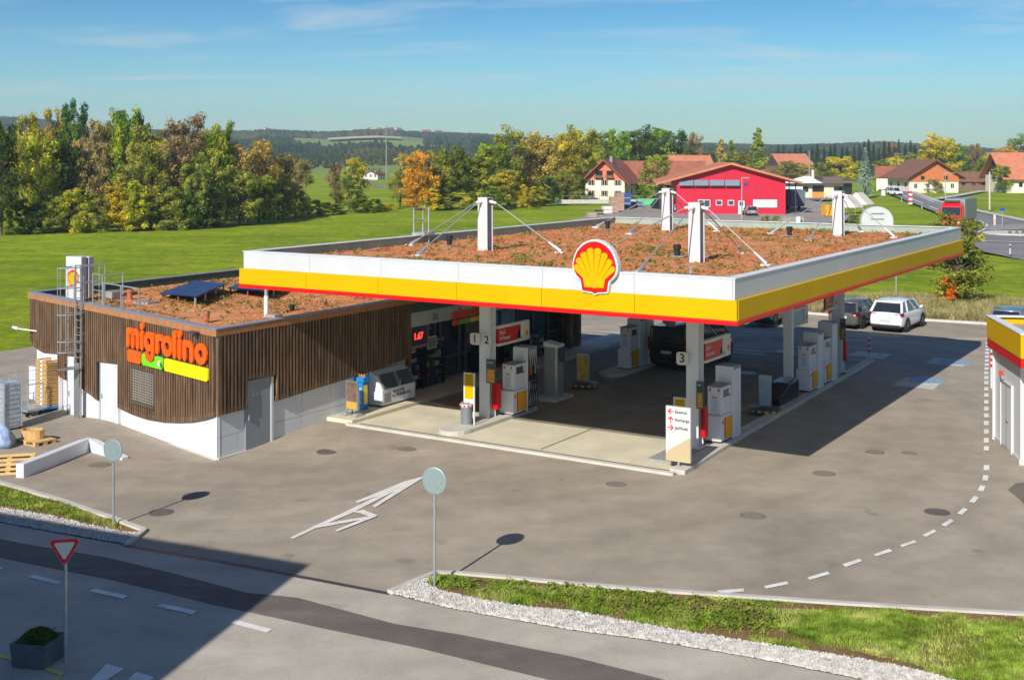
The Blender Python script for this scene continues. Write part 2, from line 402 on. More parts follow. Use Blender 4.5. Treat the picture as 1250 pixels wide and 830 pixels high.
mark(z8([(0, 597), (22, 587), (155, 621), (136, 633)]))
mark(z7([(296, 832), (348, 779), (408, 795), (340, 836)]), 'give_way_triangle')
mark(z7([(415, 835), (445, 805), (505, 823), (470, 850)]), 'give_way_triangle')
mark(z7([(-30, 744), (0, 745), (213, 806), (196, 815), (0, 758), (-30, 752)]), 'yellow_bay_line', painty)
mark(z7([(196, 815), (213, 806), (176, 850), (150, 850)]), 'yellow_bay_line', painty, off=.024)
# forecourt arrow: straight head and right-turn head
mark(z8([(220, 288), (233, 292), (325, 249), (440, 201), (590, 124), (650, 94), (580, 114), (430, 190), (312, 244)]), 'direction_arrow', par=lot)
mark(z8([(457, 157), (467, 163), (600, 113), (714, 64), (640, 82)]), 'direction_arrow', par=lot, off=.0215)
mark(z8([(519, 174), (531, 178), (640, 110), (714, 64), (624, 103)]), 'direction_arrow', par=lot, off=.023)
mark(z8([(318, 253), (350, 248), (440, 231), (498, 220), (500, 212), (440, 222), (350, 237)]), 'direction_arrow', par=lot, off=.024)
mark(z8([(384, 262), (395, 266), (480, 233), (538, 211), (505, 213)]), 'direction_arrow', par=lot, off=.028)
mark(z8([(449, 196), (484, 188), (539, 209), (514, 217), (478, 202)]), 'direction_arrow', par=lot, off=.032)
dd = [[(210, 504), (300, 497), (300, 508), (212, 515)], [(368, 489), (446, 473), (453, 482), (376, 497)], [(515, 460), (584, 439), (592, 448), (524, 468)],
      [(634, 415), (692, 396), (702, 404), (646, 424)], [(738, 382), (794, 362), (804, 371), (750, 388)], [(829, 350), (878, 333), (887, 340), (838, 357)],
      [(906, 315), (944, 297), (955, 304), (917, 322)], [(969, 281), (1000, 261), (1013, 268), (984, 287)], [(1022, 243), (1044, 223), (1060, 229), (1040, 247)],
      [(1063, 203), (1081, 182), (1097, 188), (1082, 207)], [(1092, 165), (1102, 147), (1120, 150), (1112, 168)], [(1108, 130), (1112, 112), (1131, 114), (1127, 131)],
      [(1113, 96), (1114, 78), (1133, 78), (1132, 96)], [(1113, 29), (1115, 14), (1131, 14), (1131, 29)]]
for q in dd: mark(zb(q), 'boundary_dash', par=lot)
for i, y in enumerate([685, 648, 612, 580, 551, 523, 494, 467, 442, 420, 400, 382, 365, 348, 332, 316, 302, 288, 275]):
    h = 4 + 7*(y-270)/450; w = 8+3.2*(y-270)/500
    cx = 706 + (5 if y < 400 else 0)*(400-y)/130
    mark(z6([(cx-w, y+h), (cx-w, y-h), (cx+w, y-h), (cx+w, y+h)]), 'boundary_dash', par=lot)
# pale concrete squares round the tank lids
for i, q in enumerate([[(312, 452), (368, 417), (524, 435), (482, 471)], [(450, 357), (487, 335), (642, 349), (606, 374)], [(122, 325), (160, 307), (306, 320), (270, 341)]]):
    p = [(v.x, v.y) for v in Gs(z6(q))]
    sheet('concrete_tank_cover', p, conc2, .012, parent=lot).name = 'tank_cover_slab'
sheet('tank_cover_slab', [(v.x, v.y) for v in Gs([(938, 435), (950, 427), (970, 428), (970, 436)])], conc2, .012, parent=lot)
# parking-bay lines in the shade behind
def strip(pts, w, name, mat, par, off=.02):
    P_ = [Vector((p[0], p[1], 0)) for p in pts]
    L, Rr = [], []
    for i, p in enumerate(P_):
        d = (P_[min(i+1, len(P_)-1)]-P_[max(i-1, 0)]).normalized(); n = Vector((-d.y, d.x, 0))
        L.append(p+n*w/2); Rr.append(p-n*w/2)
    return sheet(name, [(v.x, v.y) for v in L+Rr[::-1]], mat, off, parent=par)
for l in [[(700, 403), (768, 407)], [(702, 413), (734, 404.5)], [(757, 418), (790, 420)], [(910, 405.5), (961, 407)], [(1028, 415), (1053, 416)], [(893, 430), (936, 433.5)], [(700, 384), (700, 384.3)]][:6]:
    strip(Gs(l), .13, 'bay_line', paintw, lot)
strip(Gs([(940, 397.5), (995, 402)]), .12, 'bay_line', painty, lot)
strip(Gs([(730, 412), (750, 409), (757, 411), (742, 415), (732, 414)]), .12, 'bay_symbol', paintw, lot)
# kerbs
def kerb(pts, w=.16, h=.12, name='kerb'):
    P_ = [Vector((p[0], p[1], 0)) for p in pts]; L, Rr = [], []
    for i, p in enumerate(P_):
        d = (P_[min(i+1, len(P_)-1)]-P_[max(i-1, 0)]).normalized(); n = Vector((-d.y, d.x, 0))
        L.append(p+n*w/2); Rr.append(p-n*w/2)
    return sheet(name, [(v.x, v.y) for v in L+Rr[::-1]], conc2, -.02, thick=h, step=2.0)
kr = Gs([(476, 724.6), (505, 712), (533, 700.5), (560, 702), (640, 709), (700, 715), (800, 723), (900, 730), (1016, 738), (1130, 745), (1250, 752), (1450, 764)])
kerb(kr, .15, .10)
kl = Gs([(-120, 560), (0, 591), (75, 613), (136, 634), (175.6, 649)]); kerb(kl, .16, .11)
kerb([G(175.6, 649), G(155, 666)], .15, .1)
kb = Gs([(1330, 404), (1205, 396), (1128, 391.4), (1010, 385), (962, 381.5), (938, 391)]); kerb(kb, .3, .14)
kerb([Vector((14, 76.6, 0)), Vector((10, 78, 0)), Vector((-4, 84, 0)), Vector((-13, 80, 0)), Vector((-23.6, 61.5, 0))], .2, .12)
# right verge: soil, gravel margin, grass
ge = [(515, 712), (542, 724.6), (582, 733), (643, 743), (700, 748), (800, 767), (908, 785), (1001, 799), (1106, 817), (1160, 832), (1330, 870)]
ve = [(478, 725), (549, 743), (616, 755), (700, 770), (800, 783), (926, 804.6), (1052, 830), (1200, 862), (1330, 893)]
kk = [(533, 701.5), (560, 703), (640, 710), (700, 716), (800, 724), (900, 731), (1016, 739), (1130, 746), (1250, 753), (1330, 758)]
soilR = [(v.x, v.y) for v in Gs([(479, 724.4)]+kk+ve[::-1])]
sheet('verge_soil', soilR, soil, .03)
gl = [(0, 621), (67, 632), (149, 651)]; vl = [(-120, 612), (0, 637.7), (75, 651), (155, 665)]; kl_ = [(-120, 561), (0, 592), (75, 614), (136, 635), (175, 649.5)]
soilL = [(v.x, v.y) for v in Gs(kl_+vl[::-1])]
sheet('verge_soil', soilL, soil, .03)
def inpoly(x, y, poly):
    c = False; j = len(poly)-1
    for i in range(len(poly)):
        xi, yi = poly[i][:2]; xj, yj = poly[j][:2]
        if (yi > y) != (yj > y) and x < (xj-xi)*(y-yi)/(yj-yi)+xi: c = not c
        j = i
    return c
def scatter(poly, n, rnd):
    xs = [p[0] for p in poly]; ys = [p[1] for p in poly]; out = []
    while len(out) < n:
        x = rnd.uniform(min(xs), max(xs)); y = rnd.uniform(min(ys), max(ys))
        if inpoly(x, y, poly): out.append((x, y))
    return out
def stones(name, poly, n, rnd, r0=.025, r1=.06, z=.035):
    mb = MB()
    for x, y in scatter(poly, n, rnd):
        r = rnd.uniform(r0, r1); zz = gz(x, y)+z+r*.25; an = rnd.uniform(0, 6)
        k = [mb.P((x+r*rnd.uniform(.7, 1.1)*cos(an+i*2*pi/5), y+r*rnd.uniform(.7, 1.1)*sin(an+i*2*pi/5), zz-r*.3)) for i in range(5)]
        t = mb.P((x+rnd.uniform(-.4, .4)*r, y+rnd.uniform(-.4, .4)*r, zz+r*rnd.uniform(.4, .8)))
        t2 = mb.P((x+rnd.uniform(-.4, .4)*r, y+rnd.uniform(-.4, .4)*r, zz+r*rnd.uniform(.4, .8)))
        for i in range(5): mb.f.append([k[i], k[(i+1) % 5], t if i < 3 else t2])
        mb.f.append([k[3], t2, t]); mb.f.append([k[0], t, t2])
    o = mb.build(name, stone, norm=False); o['kind'] = 'stuff'; return o
rnd = random.Random(3)
gR = [(v.x, v.y) for v in Gs([(480, 724.5), (500, 715.5), (522, 706), (531, 708), (515, 712)]+ge[1:]+ve[::-1])]
sheet('gravel_bed', gR, M('gravel base', srgb(150, 146, 140), .95, .3, 9, coord='World', bump=.6, fine=.3, bscale=14), .036)
o = stones('gravel', gR, 15000, rnd); o['label'] = 'pale gravel margin along the right verge'
gLp = [(v.x, v.y) for v in Gs([(-120, 597), (0, 621), (67, 632), (149, 651), (170, 652), (156, 665)]+vl[::-1][1:])]
sheet('gravel_bed', gLp, bpy.data.materials['gravel base'], .036)
stones('gravel', gLp, 5500, rnd)
def blades(name, poly, n, rnd, mats, hmin=.05, hmax=.16, dens=.9, w=.02, clump=.75, z=.03, thr=.0, sc=.9):
    mb = MB(); k = 0
    for x, y in scatter(poly, n, rnd):
        nv = noise.noise(Vector((x*sc, y*sc, 3.3)))
        if nv < thr and rnd.random() < clump: continue
        h = rnd.uniform(hmin, hmax)*(1+.7*max(0, nv)); an = rnd.uniform(0, 2*pi); c, s_ = cos(an), sin(an); b = rnd.uniform(.2, .9)*h
        zz = gz(x, y)+z; ww = w*rnd.uniform(.7, 1.5)
        a1 = mb.P((x-s_*ww, y+c*ww, zz)); a2 = mb.P((x+s_*ww, y-c*ww, zz)); a3 = mb.P((x+c*b, y+s_*b, zz+h))
        mb.f.append([a1, a2, a3])
    o = mb.build(name, mats, norm=False); o['kind'] = 'stuff'; return o
grassm = M_leaf('verge blades', srgb(134, 150, 56), srgb(162, 176, 72), srgb(194, 188, 112), .66, .8)
weedm = M_leaf('weed leaves', srgb(118, 148, 56), srgb(146, 172, 68), srgb(170, 184, 88), .66, 1.5)
gp = [(v.x, v.y) for v in Gs([(q[0], q[1]+2.5) for q in kk]+ge[::-1])]
blades('verge_grass', gp, 100000, rnd, grassm, .02, .07, w=.011, thr=.06, sc=1.1, clump=.97)
# patchy right part carries a thicker sward
gp2 = [(v.x, v.y) for v in Gs([(930, 746), (1016, 749), (1130, 757), (1250, 764), (1330, 768), (1330, 860), (1150, 822), (1090, 806), (1000, 788), (950, 770)])]
blades('verge_grass', gp2, 85000, rnd, grassm, .03, .09, w=.011, thr=-.18, sc=.9, clump=.85)
def weeds(name, poly, n, rnd, mat, r=.16):
    mb = MB()
    for x, y in scatter(poly, n, rnd):
        rr = r*rnd.uniform(.4, 1.3); z0 = gz(x, y)+.03
        for _ in range(int(26*rr/r)):
            an = rnd.uniform(0, 2*pi); d = rr*sqrt(rnd.random()); lx, ly = x+d*cos(an), y+d*sin(an); lz = z0+rnd.uniform(.02, .13)*(1.2-d/rr)
            s_ = rnd.uniform(.02, .045); u = Vector((rnd.uniform(-1, 1), rnd.uniform(-1, 1), rnd.uniform(-.6, .6))).normalized()*s_; v = u.cross(Vector((rnd.uniform(-.5, .5), rnd.uniform(-.5, .5), 1))).normalized()*s_*.7
            p = Vector((lx, ly, lz)); mb.quad(p-u, p-v, p+u, p+v)
    o = mb.build(name, mat, norm=False); o['kind'] = 'stuff'; return o
gp3 = [(v.x, v.y) for v in Gs([(535, 706), (640, 713), (800, 728), (930, 738), (960, 775), (880, 770), (780, 752), (690, 738), (600, 727), (528, 716)])]
weeds('verge_weeds', gp3, 330, rnd, weedm)
glp = [(v.x, v.y) for v in Gs([(-120, 565), (0, 596), (75, 617), (136, 638), (150, 648), (67, 629), (0, 618), (-120, 594)])]
blades('verge_grass', glp, 30000, rnd, grassm, .04, .12, w=.012, thr=-.05, sc=1.3)
weeds('verge_weeds', glp, 230, rnd, weedm, .14)
# dry tall grass behind the back kerb
dry = M_leaf('dry grass', srgb(176, 164, 104), srgb(212, 196, 142), srgb(158, 168, 84), .6, .6)
dp = [(v.x, v.y) for v in Gs([(962, 379.5), (1010, 383), (1128, 389), (1205, 394), (1330, 402), (1330, 378), (1200, 366), (1120, 364), (1040, 366), (975, 372)])]
blades('dry_grass', dp, 60000, rnd, dry, .2, .62, w=.03, thr=-.3, sc=.35, z=-.07)
fg = [(v.x, v.y) for v in Gs([(700, 378), (962, 379), (1040, 366), (960, 358), (700, 358)])]
blades('dry_grass', fg, 9000, rnd, grassm, .15, .4, w=.03, thr=-.1, sc=.35, z=-.07)
# manhole covers
iron = M('cast iron', srgb(100, 92, 86), .75, .3, 20, coord='Object', bump=.5, bscale=60)
ironp = M('worn iron cover', srgb(126, 116, 104), .8, .25, 20, bump=.4, bscale=60)
def manhole(px, py, dia, mat, label, g_=None):
    p = G(px, py); r = dia/2*p.y/FOC
    t = empty('manhole_cover', (p.x, p.y, p.z), 0, label, 'manhole cover', g_)
    MB().lathe([(r, -.02), (r, .010), (r*.86, .010), (r*.86, .006)], n=32).build('frame_ring', mat, t)
    mb = MB().lathe([(r*.83, -.02), (r*.83, .011)], n=32)
    for i in range(5):
        y = (i-2)*r*.3; w = sqrt(max(.01, (r*.75)**2-y*y)); mb.box(-w, w, y-.02, y+.02, .011, .015)
    mb.build('lid', mat, t, rz=random.random())
for a in [(238, 604.5, 31, ironp, 'worn round cover just above the sign-head shadow left of the forecourt'), (197, 625.6, 31, iron, 'dark round cover crossed by the left sign pole shadow'),
          (122, 567.5, 27, ironp, 'faint round cover below the low white ramp wall'), (400, 551, 27, iron, 'dark ragged cover in front of the grey side door'),
          (497, 548, 24, ironp, 'grey round cover in front of the concrete apron kerb'), (752, 591, 26, ironp, 'faint round cover below the front edge of the concrete apron'),
          (919, 629.5, 32, ironp, 'round grey cover midway between direction sign and verge'), (1144, 625, 31, iron, 'black round cover inside the curve of white dashes'),
          (1006, 578, 28, ironp, 'patterned cover just below the tip of the canopy shadow'), (1068, 552, 24, ironp, 'faint cover right of the canopy shadow tip'),
          (1110, 553, 18, ironp, 'small faint cover left of the dashes near the wash hall')]:
    manhole(*a)
for px, py, d_, lb in [(912, 456, 23, 'pale round tank lid behind the tall white pump panel'), (1037, 447, 18, 'pale round tank lid on the island behind the last column'), (748, 455, 28, None)][:2]:
    p = G(px, py); r = d_/2*p.y/FOC
    o = MB().lathe([(r, -.02), (r, .03), (r*.9, .035)], n=28).build('tank_lid', M('pale lid '+lb[:9], srgb(178, 186, 192), .6, .1, 3), loc=p); tag(o, lb, 'tank lid')
for q in [[(405, 418), (482, 435)], [(520, 343), (600, 356)]]:
    a_, b_ = z6([q[0], q[1]]); p = G((a_[0]+b_[0])/2+3, (a_[1]+b_[1])/2+1); r = 1.05
    o = MB().lathe([(r*.75, -.01), (r*.75, .022), (r*.7, .024)], n=28).build('tank_lid', M('blue grey lid', srgb(140, 158, 172), .6, .12, 3), loc=p)
    tag(o, 'blue-grey tank lid on the %s pale concrete square right of the canopy' % ('nearer' if q[0][1] > 400 else 'farther'), 'tank lid')
# dark repair patch at right edge
sheet('repair_patch', [(v.x, v.y) for v in Gs([(1230, 598), (1240, 590), (1262, 588), (1275, 600), (1270, 628), (1256, 620), (1243, 608)])], asph_dark, .008, parent=lot)
# ================================================================= SIGNS, PLANTER
def round_sign(px, py, ptop, label):
    p = G(px, py); k = p.y/FOC; h = (py-ptop)*k     # head centre height
    t = empty('round_sign', p, 0, label, 'road sign', None)
    MB().tube((0, 0, -.1), (0, .0, h+.25), .032, n=12).build('pole', galv, t, smooth=False)
    T = Matrix.Translation((0, -.045, h)) @ Matrix.Rotation(R(-22), 4, 'Z') @ Matrix.Rotation(R(90), 4, 'X')
    MB(T).lathe([(.30, -.012), (.30, .012), (.275, .02), (.27, .014)], n=40).build('disc', M('sign back grey green', srgb(146, 162, 160), .4, .06, 3, metal=.3), t)
    mb = MB(Matrix.Translation((0, -.065, h)) @ Matrix.Rotation(R(-22), 4, 'Z'))
    mb.box(-.2, .2, .045, .06, .12, .15); mb.box(-.2, .2, .045, .06, -.15, -.12); mb.box(.12, .17, -.008, .0, -.04, .02)
    mb.build('bracket', galv, t)
    MB().lathe([(.09, 0), (.09, .012), (.04, .02)], n=16).build('foot_flange', galv, t)
    return t
round_sign(530.5, 717, 586, 'round sign seen from its grey back on a tall pole by the central verge tip')
round_sign(138.5, 642, 549, 'round sign seen from its grey back on a short pole in the left verge')
p = G(80, 807); k = p.y/FOC
t = empty('give_way_sign', p, 0, 'red and white triangular give way sign on a grey pole beside the planter', 'road sign')
MB().tube((0, 0, -.1), (0, 0, (807-657)*k), .032, n=12).build('pole', galv, t)
T = Matrix.Translation((0, -.05, (807-668)*k)) @ Matrix.Rotation(R(12), 4, 'Z')
def rtri(s, y0, y1, mb, rr=.06):
    pts = []
    for i in range(3):
        an = -pi/2+i*2*pi/3; c = Vector((cos(an), sin(an)))*(s/sqrt(3)-2*rr)
        for j in range(5):
            aj = an-pi/3+j*pi/6; pts.append((c.x+rr*cos(aj), c.y+rr*sin(aj)))
    mb.vprism(pts, y0, y1); return mb
rtri(.62, -.005, .012, MB(T)).build('sign_back', galv, t); rtri(.60, -.012, -.006, MB(T)).build('red_border', redp, t); rtri(.40, -.018, -.013, MB(T), .03).build('white_field', white, t)
MB(T).box(-.04, .04, .012, .05, -.02, .04).build('bracket', galv, t)
# planter
pa = G(47, 808)
t = empty('planter', pa, R(-12), 'square dark stone planter standing in the shade by the give way pole', 'planter')
pm = M('planter stone', srgb(84, 92, 100), .8, .2, 4, bump=.4, bscale=20)
W0, H0 = .37, .46
mb = MB(); mb.loft([[(-W0*.9, -W0*.9, 0), (W0*.9, -W0*.9, 0), (W0*.9, W0*.9, 0), (-W0*.9, W0*.9, 0)], [(-W0, -W0, H0), (W0, -W0, H0), (W0, W0, H0), (-W0, W0, H0)], [(-W0+.07, -W0+.07, H0), (W0-.07, -W0+.07, H0), (W0-.07, W0-.07, H0), (-W0+.07, W0-.07, H0)], [(-W0+.08, -W0+.08, H0-.08), (W0-.08, -W0+.08, H0-.08), (W0-.08, W0-.08, H0-.08), (-W0+.08, W0-.08, H0-.08)]])
mb.build('tub', pm, t, bevel=.015); MB().box(-W0+.09, W0-.09, -W0+.09, W0-.09, H0-.1, H0-.06).build('soil', soil, t)
sh = empty('low_shrub', pa+Vector((0, 0, .38)), 0, 'low dark green shrub filling the stone planter', 'shrub')
mb = MB(); rr = random.Random(5)
for _ in range(2600):
    an = rr.uniform(0, 2*pi); d = .34*sqrt(rr.random()); z = (.06+.2*(1-(d/.36)**2))*rr.uniform(.4, 1.05)
    q = Vector((d*cos(an), d*sin(an), z)); u = Vector((rr.uniform(-1, 1), rr.uniform(-1, 1), rr.uniform(-1, 1))).normalized()*.026; v = u.orthogonal().normalized()*.015
    mb.quad(q-u, q-v, q+u, q+v)
mb.build('foliage', lf['dark'], sh, norm=False)
mb = MB()
for i in range(9): mb.tube((rr.uniform(-.15, .15), rr.uniform(-.15, .15), 0), (rr.uniform(-.25, .25), rr.uniform(-.25, .25), .2), .008, n=5)
mb.build('stem', bark, sh)
# ================================================================= CANOPY
AX = Vector((CT, -ST, 0)); BX = Vector((ST, CT, 0))
def TT(a0, b0): return Matrix.Translation((-a0, -b0, 0))
def pecten(parent, T, w, d=.05, rim=True, name='emblem'):
    """scallop emblem, T: x right, y outward, z up"""
    half = [(0, .51), (.10, .50), (.19, .465), (.27, .42), (.34, .36), (.40, .29), (.44, .21), (.475, .12), (.495, .03), (.495, -.06), (.475, -.13), (.43, -.20), (.37, -.26), (.325, -.295), (.285, -.52), (.06, -.54), (.03, -.56)]
    out = half + [(0, -.565)] + [(-x, z) for x, z in half[:0:-1]]
    sc = lambda k, pts=out: [(x*w*k, z*w*k) for x, z in pts]
    e = empty(name, T.translation); e.parent = parent
    T2 = T.copy(); T2.translation = (0, 0, 0)
    if rim: MB(T2).vprism(sc(1.075), -d*1.5, 0).build('emblem_rim', whitep, e)
    MB(T2).vprism(sc(1.0), 0 if rim else -d, d*.3).build('emblem_red', red, e)
    y0, y1 = d*.3, d*.45
    mb = MB(T2)
    mb.vprism([(x*w, z*w) for x, z in [(-.225, -.45), (-.02, -.45), (0, -.475), (.02, -.45), (.225, -.45), (.262, -.235), (-.262, -.235)]], y0, y1)
    O = Vector((0, -.47))
    n = 8; a0, a1 = R(38), R(142)
    for i in range(n):
        c = a0+(a1-a0)*(i+.5)/n; hw = (a1-a0)/n/2
        k = 1-abs(c-pi/2)/R(52)
        ro = .60+.275*max(0, k)**.75; ri = .235/sin(c)*.98 if abs(cos(c)) < .75 else .30
        g = .008
        pts = [(ri, -hw), (ro*.95, -hw*.96+g), (ro*.985, -hw*.6), (ro, 0), (ro*.985, hw*.6), (ro*.95, hw*.96-g), (ri, hw)]
        # narrow red slits that open towards the rim
        pts = [(r, a if abs(abs(a)-hw) > 1e-6 else a*.97) for r, a in pts]
        mb.vprism([((O.x+r*cos(c+a))*w, (O.y+r*sin(c+a))*w) for r, a in pts], y0, y1-.0006*(i % 2)-.0004)
    mb.build('emblem_yellow', yellow, e)
    return e
ca, cb = -20.3, 42.9
can = empty('fuel_canopy', W(ca, cb), -TH, 'large flat canopy with white, yellow and red edge and sedum-covered roof over the pumps', 'canopy')
Tc = TT(ca, cb)
A0, A1, B0, B1 = -28.85, -11.75, 29.65, 56.1
ZT, ZW, ZY, ZR, ZF = 6.34, 5.80, 5.29, 5.17, 6.04
def ring(mb, a0, a1, b0, b1, t, z0, z1):
    mb.box(a0, a1, b0, b0+t, z0, z1); mb.box(a0, a1, b1-t, b1, z0, z1)
    mb.box(a0, a0+t, b0+t, b1-t, z0, z1); mb.box(a1-t, a1, b0+t, b1-t, z0, z1)
# white band in panels with fine joints
mb = MB(Tc)
na, nb = 6, 9
for i in range(na):
    x0 = A0+(A1-A0)*i/na; x1 = A0+(A1-A0)*(i+1)/na-.008
    for b in (B0, B1-.06): mb.box(x0+.06 if i == 0 else x0, x1-.06 if i == na-1 else x1, b, b+.06, ZW, ZT)
for i in range(nb):
    y0 = B0+(B1-B0)*i/nb; y1 = B0+(B1-B0)*(i+1)/nb-.008
    for a in (A0, A1-.06): mb.box(a, a+.06, y0, y1 if i < nb-1 else B1, ZW, ZT)
mb.build('white_band', white, can)
mb = MB(Tc); ring(mb, A0+.062, A1-.062, B0+.062, B1-.062, .18, 5.2, ZT-.02); mb.build('parapet', sealer2, can)
mb = MB(Tc); ring(mb, A0-.02, A1+.02, B0-.02, B1+.02, .32, ZT, ZT+.025); mb.build('coping', whitep, can)
mb = MB(Tc); e = .10
for i in range(na):
    x0 = A0-e+(A1-A0+2*e)*i/na; x1 = A0-e+(A1-A0+2*e)*(i+1)/na-.012
    for b in (B0-e, B1): mb.box(x0, x1, b, b+e, ZY, ZW)
for i in range(nb):
    y0 = B0+(B1-B0)*i/nb; y1 = B0+(B1-B0)*(i+1)/nb-.012
    for a in (A0-e, A1): mb.box(a, a+e, y0, y1, ZY, ZW)
mb.build('yellow_band', yellow, can)
mb = MB(Tc)
def rr_(a0, a1, b0, b1, z): return [(a0, b0, z), (a1, b0, z), (a1, b1, z), (a0, b1, z)]
mb.loft([rr_(A0-.02, A1+.02, B0-.02, B1+.02, ZR-.02), rr_(A0-.13, A1+.13, B0-.13, B1+.13, ZR), rr_(A0-.13, A1+.13, B0-.13, B1+.13, ZY-.045), rr_(A0-.10, A1+.10, B0-.10, B1+.10, ZY-.04), rr_(A0-.09, A1+.09, B0-.09, B1+.09, ZY-.003)], caps=False)
mb.build('red_band', red, can)
MB(Tc).box(A0-.01, A1+.01, B0-.01, B1+.01, ZR+.01, ZR+.03).build('soffit', soffit, can)
mb = MB(Tc)
for i in range(1, 8): mb.box(A0+.1, A1-.1, B0+(B1-B0)*i/8-.02, B0+(B1-B0)*i/8+.02, ZR-.005, ZR+.01)
mb.build('soffit_joint', grey2, can)
for a in (-26.2, -20.2, -14.2):
    for b in (33.5, 40, 46.5, 53): MB(Tc).box(a-.3, a+.3, b-.3, b+.3, ZR-.02, ZR-.006).build('canopy_lamp', whitep, can)
# planted roof
mb = MB(Tc); rs = random.Random(11)
nx, ny = 60, 90
gxs = [A0+.24+(A1-A0-.48)*i/nx for i in range(nx+1)]; gys = [B0+.24+(B1-B0-.48)*j/ny for j in range(ny+1)]
idx = [[mb.P((x, y, ZF+.05*noise.noise(Vector((x*1.3, y*1.3, 0)))+rs.uniform(-.012, .012))) for y in gys] for x in gxs]
for i in range(nx):
    for j in range(ny): mb.f.append([idx[i][j], idx[i+1][j], idx[i+1][j+1], idx[i][j+1]])
mb.build('sedum_layer', sedum, can, norm=False, smooth=True)
def tufts(n, inside, z, parent, T, seed, mats, name, smin=.03, smax=.07, hh=.09, thr=.0):
    rt = random.Random(seed); mb = MB(T); k = 0
    while k < n:
        x, y = inside(rt)
        if noise.noise(Vector((x*.5+seed, y*.5, seed*.7))) < thr and rt.random() < .85: continue
        k += 1
        for _ in range(5):
            q = Vector((x+rt.uniform(-.1, .1), y+rt.uniform(-.1, .1), z+rt.uniform(.0, hh)))
            s_ = rt.uniform(smin, smax); u = Vector((rt.uniform(-1, 1), rt.uniform(-1, 1), rt.uniform(-.7, .7))).normalized()*s_; v = u.orthogonal().normalized()*s_*.6
            mb.quad(q-u, q-v, q+u, q+v)
    o = mb.build(name, mats, parent, norm=False); o['kind'] = 'stuff'; return o
sedl = M_leaf('sedum leaves', srgb(200, 124, 80), srgb(226, 150, 100), srgb(216, 174, 118), .66, 1.2)
sedg = M_leaf('sedum green tufts', srgb(112, 112, 48), srgb(136, 128, 60), srgb(150, 120, 84), .66, 1.2)
ins = lambda rt: (rt.uniform(A0+.35, A1-.35), rt.uniform(B0+.35, B1-.35))
tufts(6000, ins, ZF+.02, can, Tc, 3, sedl, 'sedum_tufts', thr=-.05, hh=.03, smin=.015, smax=.04)
tufts(1100, ins, ZF+.03, can, Tc, 5, sedg, 'green_tufts', thr=.3, hh=.09)
# masts, columns, stays
cols = [(-24.0, 36.9, 37.45, -24.45), (-15.95, 36.8, 37.0, -15.98), (-16.05, 52.4, 52.2, -15.98), (-24.0, 52.3, 52.2, -24.0)]
def hsec(mb, a, b, z0, z1, w0=.21, w1=.21, dpt=.2):
    t = .03
    for s_ in (-1, 1):
        mb.loft([[(a-w0, b+s_*dpt-t/2, z0), (a+w0, b+s_*dpt-t/2, z0), (a+w0, b+s_*dpt+t/2, z0), (a-w0, b+s_*dpt+t/2, z0)],
                 [(a-w1, b+s_*dpt-t/2, z1), (a+w1, b+s_*dpt-t/2, z1), (a+w1, b+s_*dpt+t/2, z1), (a-w1, b+s_*dpt+t/2, z1)]])
    mb.box(a-.02, a+.02, b-dpt+t/2, b+dpt-t/2, z0, z1)
stays = [[(-28.3, 38.1), (-25.1, 34.2), (-21.6, 38.0)], [(-19.9, 37.4), (-16.0, 32.8), (-13.6, 37.0), (-15.95, 41.0)],
         [(-18.9, 52.0), (-16.05, 48.6), (-13.6, 52.2), (-16.0, 55.6)], [(-27.7, 52.2), (-24.1, 48.5), (-21.6, 52.4), (-24.0, 55.6)]]
for (a, b, bm_, am_), st_ in zip(cols, stays):
    mb = MB(Tc); hsec(mb, a, b, .1, ZR+.01); mb.box(a-.3, a+.3, b-.3, b+.3, .1, .13); mb.build('column', whitep, can)
    a, b = am_, bm_
    mb = MB(Tc); hsec(mb, a, b, ZF-.02, 7.95, .21, .20, .18)
    mb.box(a-.2, a+.2, b-.2, b+.2, 7.95, 7.98)
    m_ = mb.build('mast', white, can)
    for (sa, sb) in st_:
        d = Vector((sa-a, sb-b, 0)).normalized(); hd = Vector((a, b, 7.84))+d*.32; ft = Vector((sa, sb, ZF+.06))
        q = MB(Tc); q.tube(hd, ft, .021, n=6)
        v = (ft-hd).normalized(); q.tube(ft-v*.55, ft, .04, .075, n=8); q.build('stay_rod', galv, can)
        q = MB(Tc); q.box(sa-.16, sa+.16, sb-.16, sb+.16, ZF, ZF+.05); q.tube(Vector((a, b, 7.84))+d*.12, hd+v*.12, .06, .045, n=8); q.build('stay_anchor', whitep, can)
for px, py in [(548.7, 301), (741.6, 281), (826.6, 314), (963.7, 289)]:
    p = G(px, py, ZF); a, b = AB(p.x, p.y)
    mb = MB(Tc); mb.lathe([(.10, 0), (.10, .28), (.135, .28), (.135, .42), (.09, .43)], (a, b, ZF), 16); v_ = mb.build('roof_vent', black, can)
    MB(Tc).box(a-.35, a+.35, b-.28, b+.28, ZF+.03, ZF+.055).build('vent_flashing', concg, can)
p = G(843.5, 335, ZF); a, b = AB(p.x, p.y); MB(Tc).lathe([(.05, 0), (.05, .16), (.07, .16), (.07, .2)], (a, b, ZF), 12).build('small_vent', galv, can)
# upright access frame at the rear-left edge
mb = MB(Tc)
for b in (38.9, 39.5): mb.tube((-28.75, b, 6.0), (-28.75, b, 7.45), .03)
mb.tube((-28.75+.5, 39.2, 6.0), (-28.25, 39.2, 7.45), .03)
mb.tube((-28.75, 38.9, 7.42), (-28.75, 39.5, 7.42), .03); mb.tube((-28.75, 38.9, 6.95), (-28.75, 39.5, 6.95), .025); mb.tube((-28.75, 39.5, 7.42), (-28.25, 39.2, 7.42), .025)
mb.box(-28.8, -28.2, 38.85, 39.55, 6.37, 6.5); mb.build('access_frame', galv, can)
